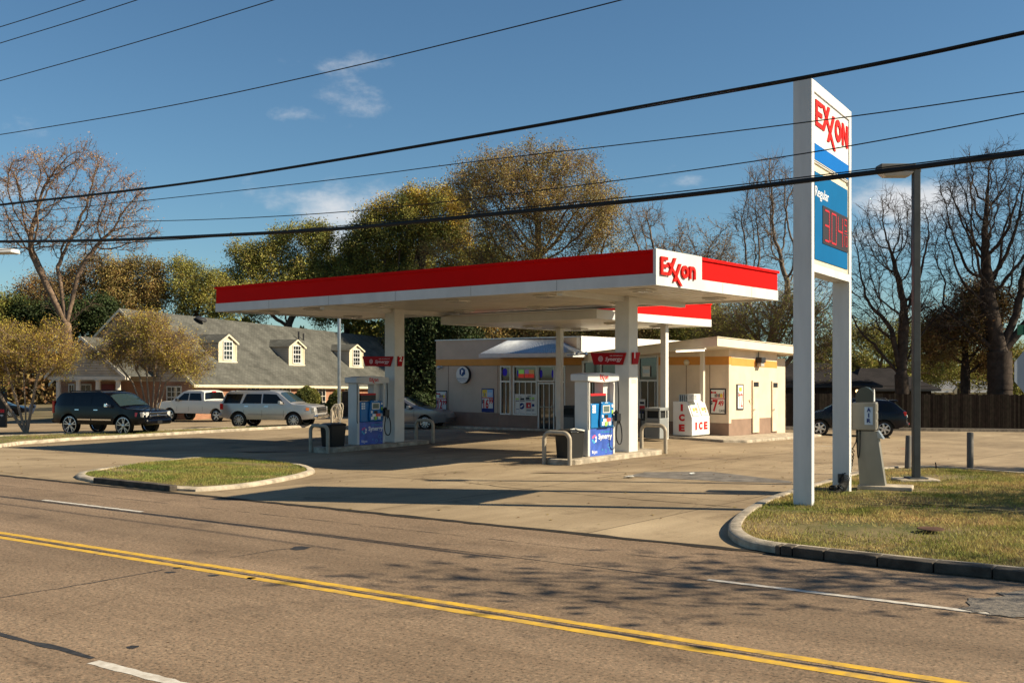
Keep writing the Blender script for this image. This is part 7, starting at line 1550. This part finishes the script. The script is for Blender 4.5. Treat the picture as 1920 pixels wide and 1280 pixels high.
tree('autumn_tree', 'yellow green shrubby tree low behind the fence at the right', 49, B_(1800, 790, 90), [(1850, 700, 50, 35, 90), (1760, 690, 50, 30, 90), (1930, 690, 60, 40, 90)], leaf='leaf_olive', nleaf=9000, lsize=.14, natt=500, step=.45, tr=.25, twigs=3, kill=.9)
# dark evergreen between house and shop
Y = 62; tree('evergreen_tree', 'tall dark evergreen filling the gap between house and shop', 50, B_(795, 800, Y), [(800, 650, 42, 60, Y), (780, 700, 35, 60, Y), (815, 730, 35, 60, Y), (840, 620, 50, 40, Y), (770, 620, 40, 40, Y)], leaf='leaf_dark', nleaf=26000, lsize=.15, natt=600, step=.4, tr=.25, twigs=3, kill=.8, lspread=.28)
for i, (u, lb) in enumerate(((650, 'olive thicket tree low behind the left part of the canopy'), (760, 'olive thicket tree low behind the middle left of the canopy'), (880, 'olive thicket tree low behind the middle of the canopy'))):
    tree('thicket_tree', lb, 90+i, B_(u, 800, 103), [(u, 540, 75, 65, 103), (u+20, 500, 60, 40, 103)], leaf='leaf_olive' if i else 'leaf_green', nleaf=13000, lsize=.17, natt=700, step=.6, tr=.3, twigs=3, kill=1.0, lspread=.38, bark='bark_dark')
# golden thicket trees behind the shop roof
for i, (u, lb) in enumerate(((900, 'golden thicket tree behind the left end of the shop roof'), (1030, 'golden brown thicket tree behind the metal awning'), (1160, 'golden brown thicket tree behind the shop parapet'), (1285, 'olive thicket tree above the rising shop roof'))):
    Y = 74; tree('thicket_tree', lb, 60+i, B_(u, 800, Y), [(u, 620, 85, 50, Y), (u+20, 680, 80, 50, Y)], leaf='leaf_brown' if i < 3 else 'leaf_olive', nleaf=12000, lsize=.14, natt=900, step=.42, tr=.3, twigs=3, kill=.8, lspread=.3, bark='bark_mid')
# shrubs at the brick house
def shrub(label, seed, u, v, ru, rv, Y, leaf='leaf_green', n=16000, s=.06):
    rg = np.random.default_rng(seed); p = PY(u, v, Y); k = Y/FPX; b = B_(u, v+rv, Y); t = thing('round_shrub', label, 'shrub', tuple(b)); d = rg.normal(0, 1, (n, 3)); d /= np.linalg.norm(d, axis=1)[:, None]; q = rg.uniform(.75, 1.0, n)[:, None]
    c = np.array(p)+d*q*np.array([ru*k, ru*k, rv*k])*(1+.07*np.sin(d[:, :1]*9+seed)*np.sin(d[:, 2:]*8)); v_, f = cards(c, s, rg); npmesh('foliage', v_-np.array(b), f, leaf, t)
    m = MB(); 
    for a in range(5): m.tube([b, b.lerp(Vector(p), .6)+Vector((math.cos(a*1.26)*.3, math.sin(a*1.26)*.3, 0)), Vector(p)+Vector((math.cos(a*1.26)*.6, math.sin(a*1.26)*.6, .2))], [.05, .035, .02], 5)
    m.build('stem', 'bark_brown', t)
shrub('round clipped green shrub at the brick wall behind the silver suv', 71, 576, 752, 27, 28, 66); shrub('second round shrub at the brick wall beside the light pole', 72, 634, 768, 24, 36, 66)
shrub('low dark hedge shrub at the foot of the dark evergreen', 73, 790, 770, 34, 34, 57, 'leaf_dark', 14000, .08)
# trees across the side street, outside the view to the right: their shade falls on road and lawn
tree('roadside_tree', 'bare tree standing right of the view by the road', 81, Vector((19.5, 15.5, 0)), [], None) if 0 else None
def side_tree(label, seed, x, y, crowns, nleaf=0, tr=.3, natt=600, step=.5, twigs=3, leaf='leaf_brown', ls=.12, spread=.4):
    rg = np.random.default_rng(seed); global ell_override
    A = np.concatenate([ell(rg, natt, c, r) for c, r in crowns]); b = np.array([x, y, gz(x, y)]); st = [(-1, b)]; H = A[:, 2].min()
    n = int((H-b[2])/step)+1
    for i in range(1, n+1): st.append((i-1, b+np.array([.1*math.sin(i*.4), 0, i*step])))
    P, par = colonize(A, st, step, 5, 1.0, rg); n = len(P); acc = np.zeros(n)
    for i in range(n-1, 0, -1):
        if acc[i] == 0: acc[i] = .015**2.2
        acc[par[i]] += acc[i]
    R = acc**(1/2.2); R = R*min(1, tr/R[1]) if R[1] > tr else R; i = np.arange(1, n); root = thing('roadside_tree', label, 'tree', tuple(b))
    v, f = tubes(P[par[i]], P[i], np.minimum(np.where(R[par[i]] > 0, R[par[i]], R[i]), R[i]*1.3), R[i], 5); npmesh('trunk', v-b, f, 'bark_brown', root)
    thin = np.where(R < .04)[0]; thin = thin[thin > 0]; src = np.repeat(thin, twigs); a0 = P[src]; d = rg.normal(0, .6, a0.shape); a1 = a0+d; rr = np.full(len(src), .012); v, f = tubes(a0, a1, rr, rr*.5, 3); npmesh('twigs', v-b, f, 'bark_brown', root)
    if nleaf: k = rg.integers(0, len(a1), nleaf); v, f = cards(a1[k]+rg.normal(0, spread, (nleaf, 3)), ls, rg); npmesh('foliage', v-b, f, leaf, root)
side_tree('half leafless tree beside the road, right of the view', 81, 17.5, 10.6, [((17.0, 10.6, 8.6), (3.8, 1.0, 2.2)), ((14.0, 11.0, 7.4), (2.6, .7, 1.1)), ((11.2, 10.5, 8.1), (2.6, .4, .4)), ((11.5, 9.1, 7.0), (.45, .3, .25))], 700, natt=300)
side_tree('leafy tree on the side street corner, right of the view', 82, 20.0, 17.5, [((19.5, 17.0, 6.4), (3.2, 2.2, 1.9))], 3500, natt=350)
side_tree('thin tree further along the side street, right of the view', 83, 27.0, 25.0, [((27, 25, 8), (3.5, 2.5, 2.5))], 5000, natt=350)
side_tree('tall bare tree beyond the fence corner, right of the view', 84, 12.0, 62.0, [((12, 62, 12), (4, 3, 4))], 0, natt=350) if 0 else None
# far woods
def woods(label, seed, u0, u1, vt, Y, leaf, n, amp=25, s=.3, col='leaf'):
    rg = np.random.default_rng(seed); k = Y/FPX; u = rg.uniform(u0, u1, n); top = vt+amp*(np.sin(u*.021+seed)+.6*np.sin(u*.057+2*seed)+.35*np.sin(u*.13)); f_ = rg.uniform(0, 1, n)**.75
    zt_ = CAMH-(top-VH)*k; z = -1.5+(zt_+1.5)*f_; y = Y+rg.uniform(0, 14, n)+f_*3; x = (u-UC)/FPX*y; c = np.stack([x, y, z], 1); v, f = cards(c, s, rg, 0); o = npmesh('far_woods', v, f, leaf); tag(o, label, 'woods'); o['kind'] = 'stuff'
woods('dense low woods along the horizon behind the left side', 1, -200, 480, 650, 118, 'leaf_rust', 26000, 16, .32)
woods('dense low woods along the horizon behind canopy and shop', 2, 420, 1420, 610, 100, 'leaf_olive', 48000, 14, .32)
woods('dense low woods along the horizon at the right', 3, 1380, 2150, 678, 125, 'leaf_olive', 22000, 9, .36)
for o in bpy.data.objects:
    if '_o' in o: del o['_o']
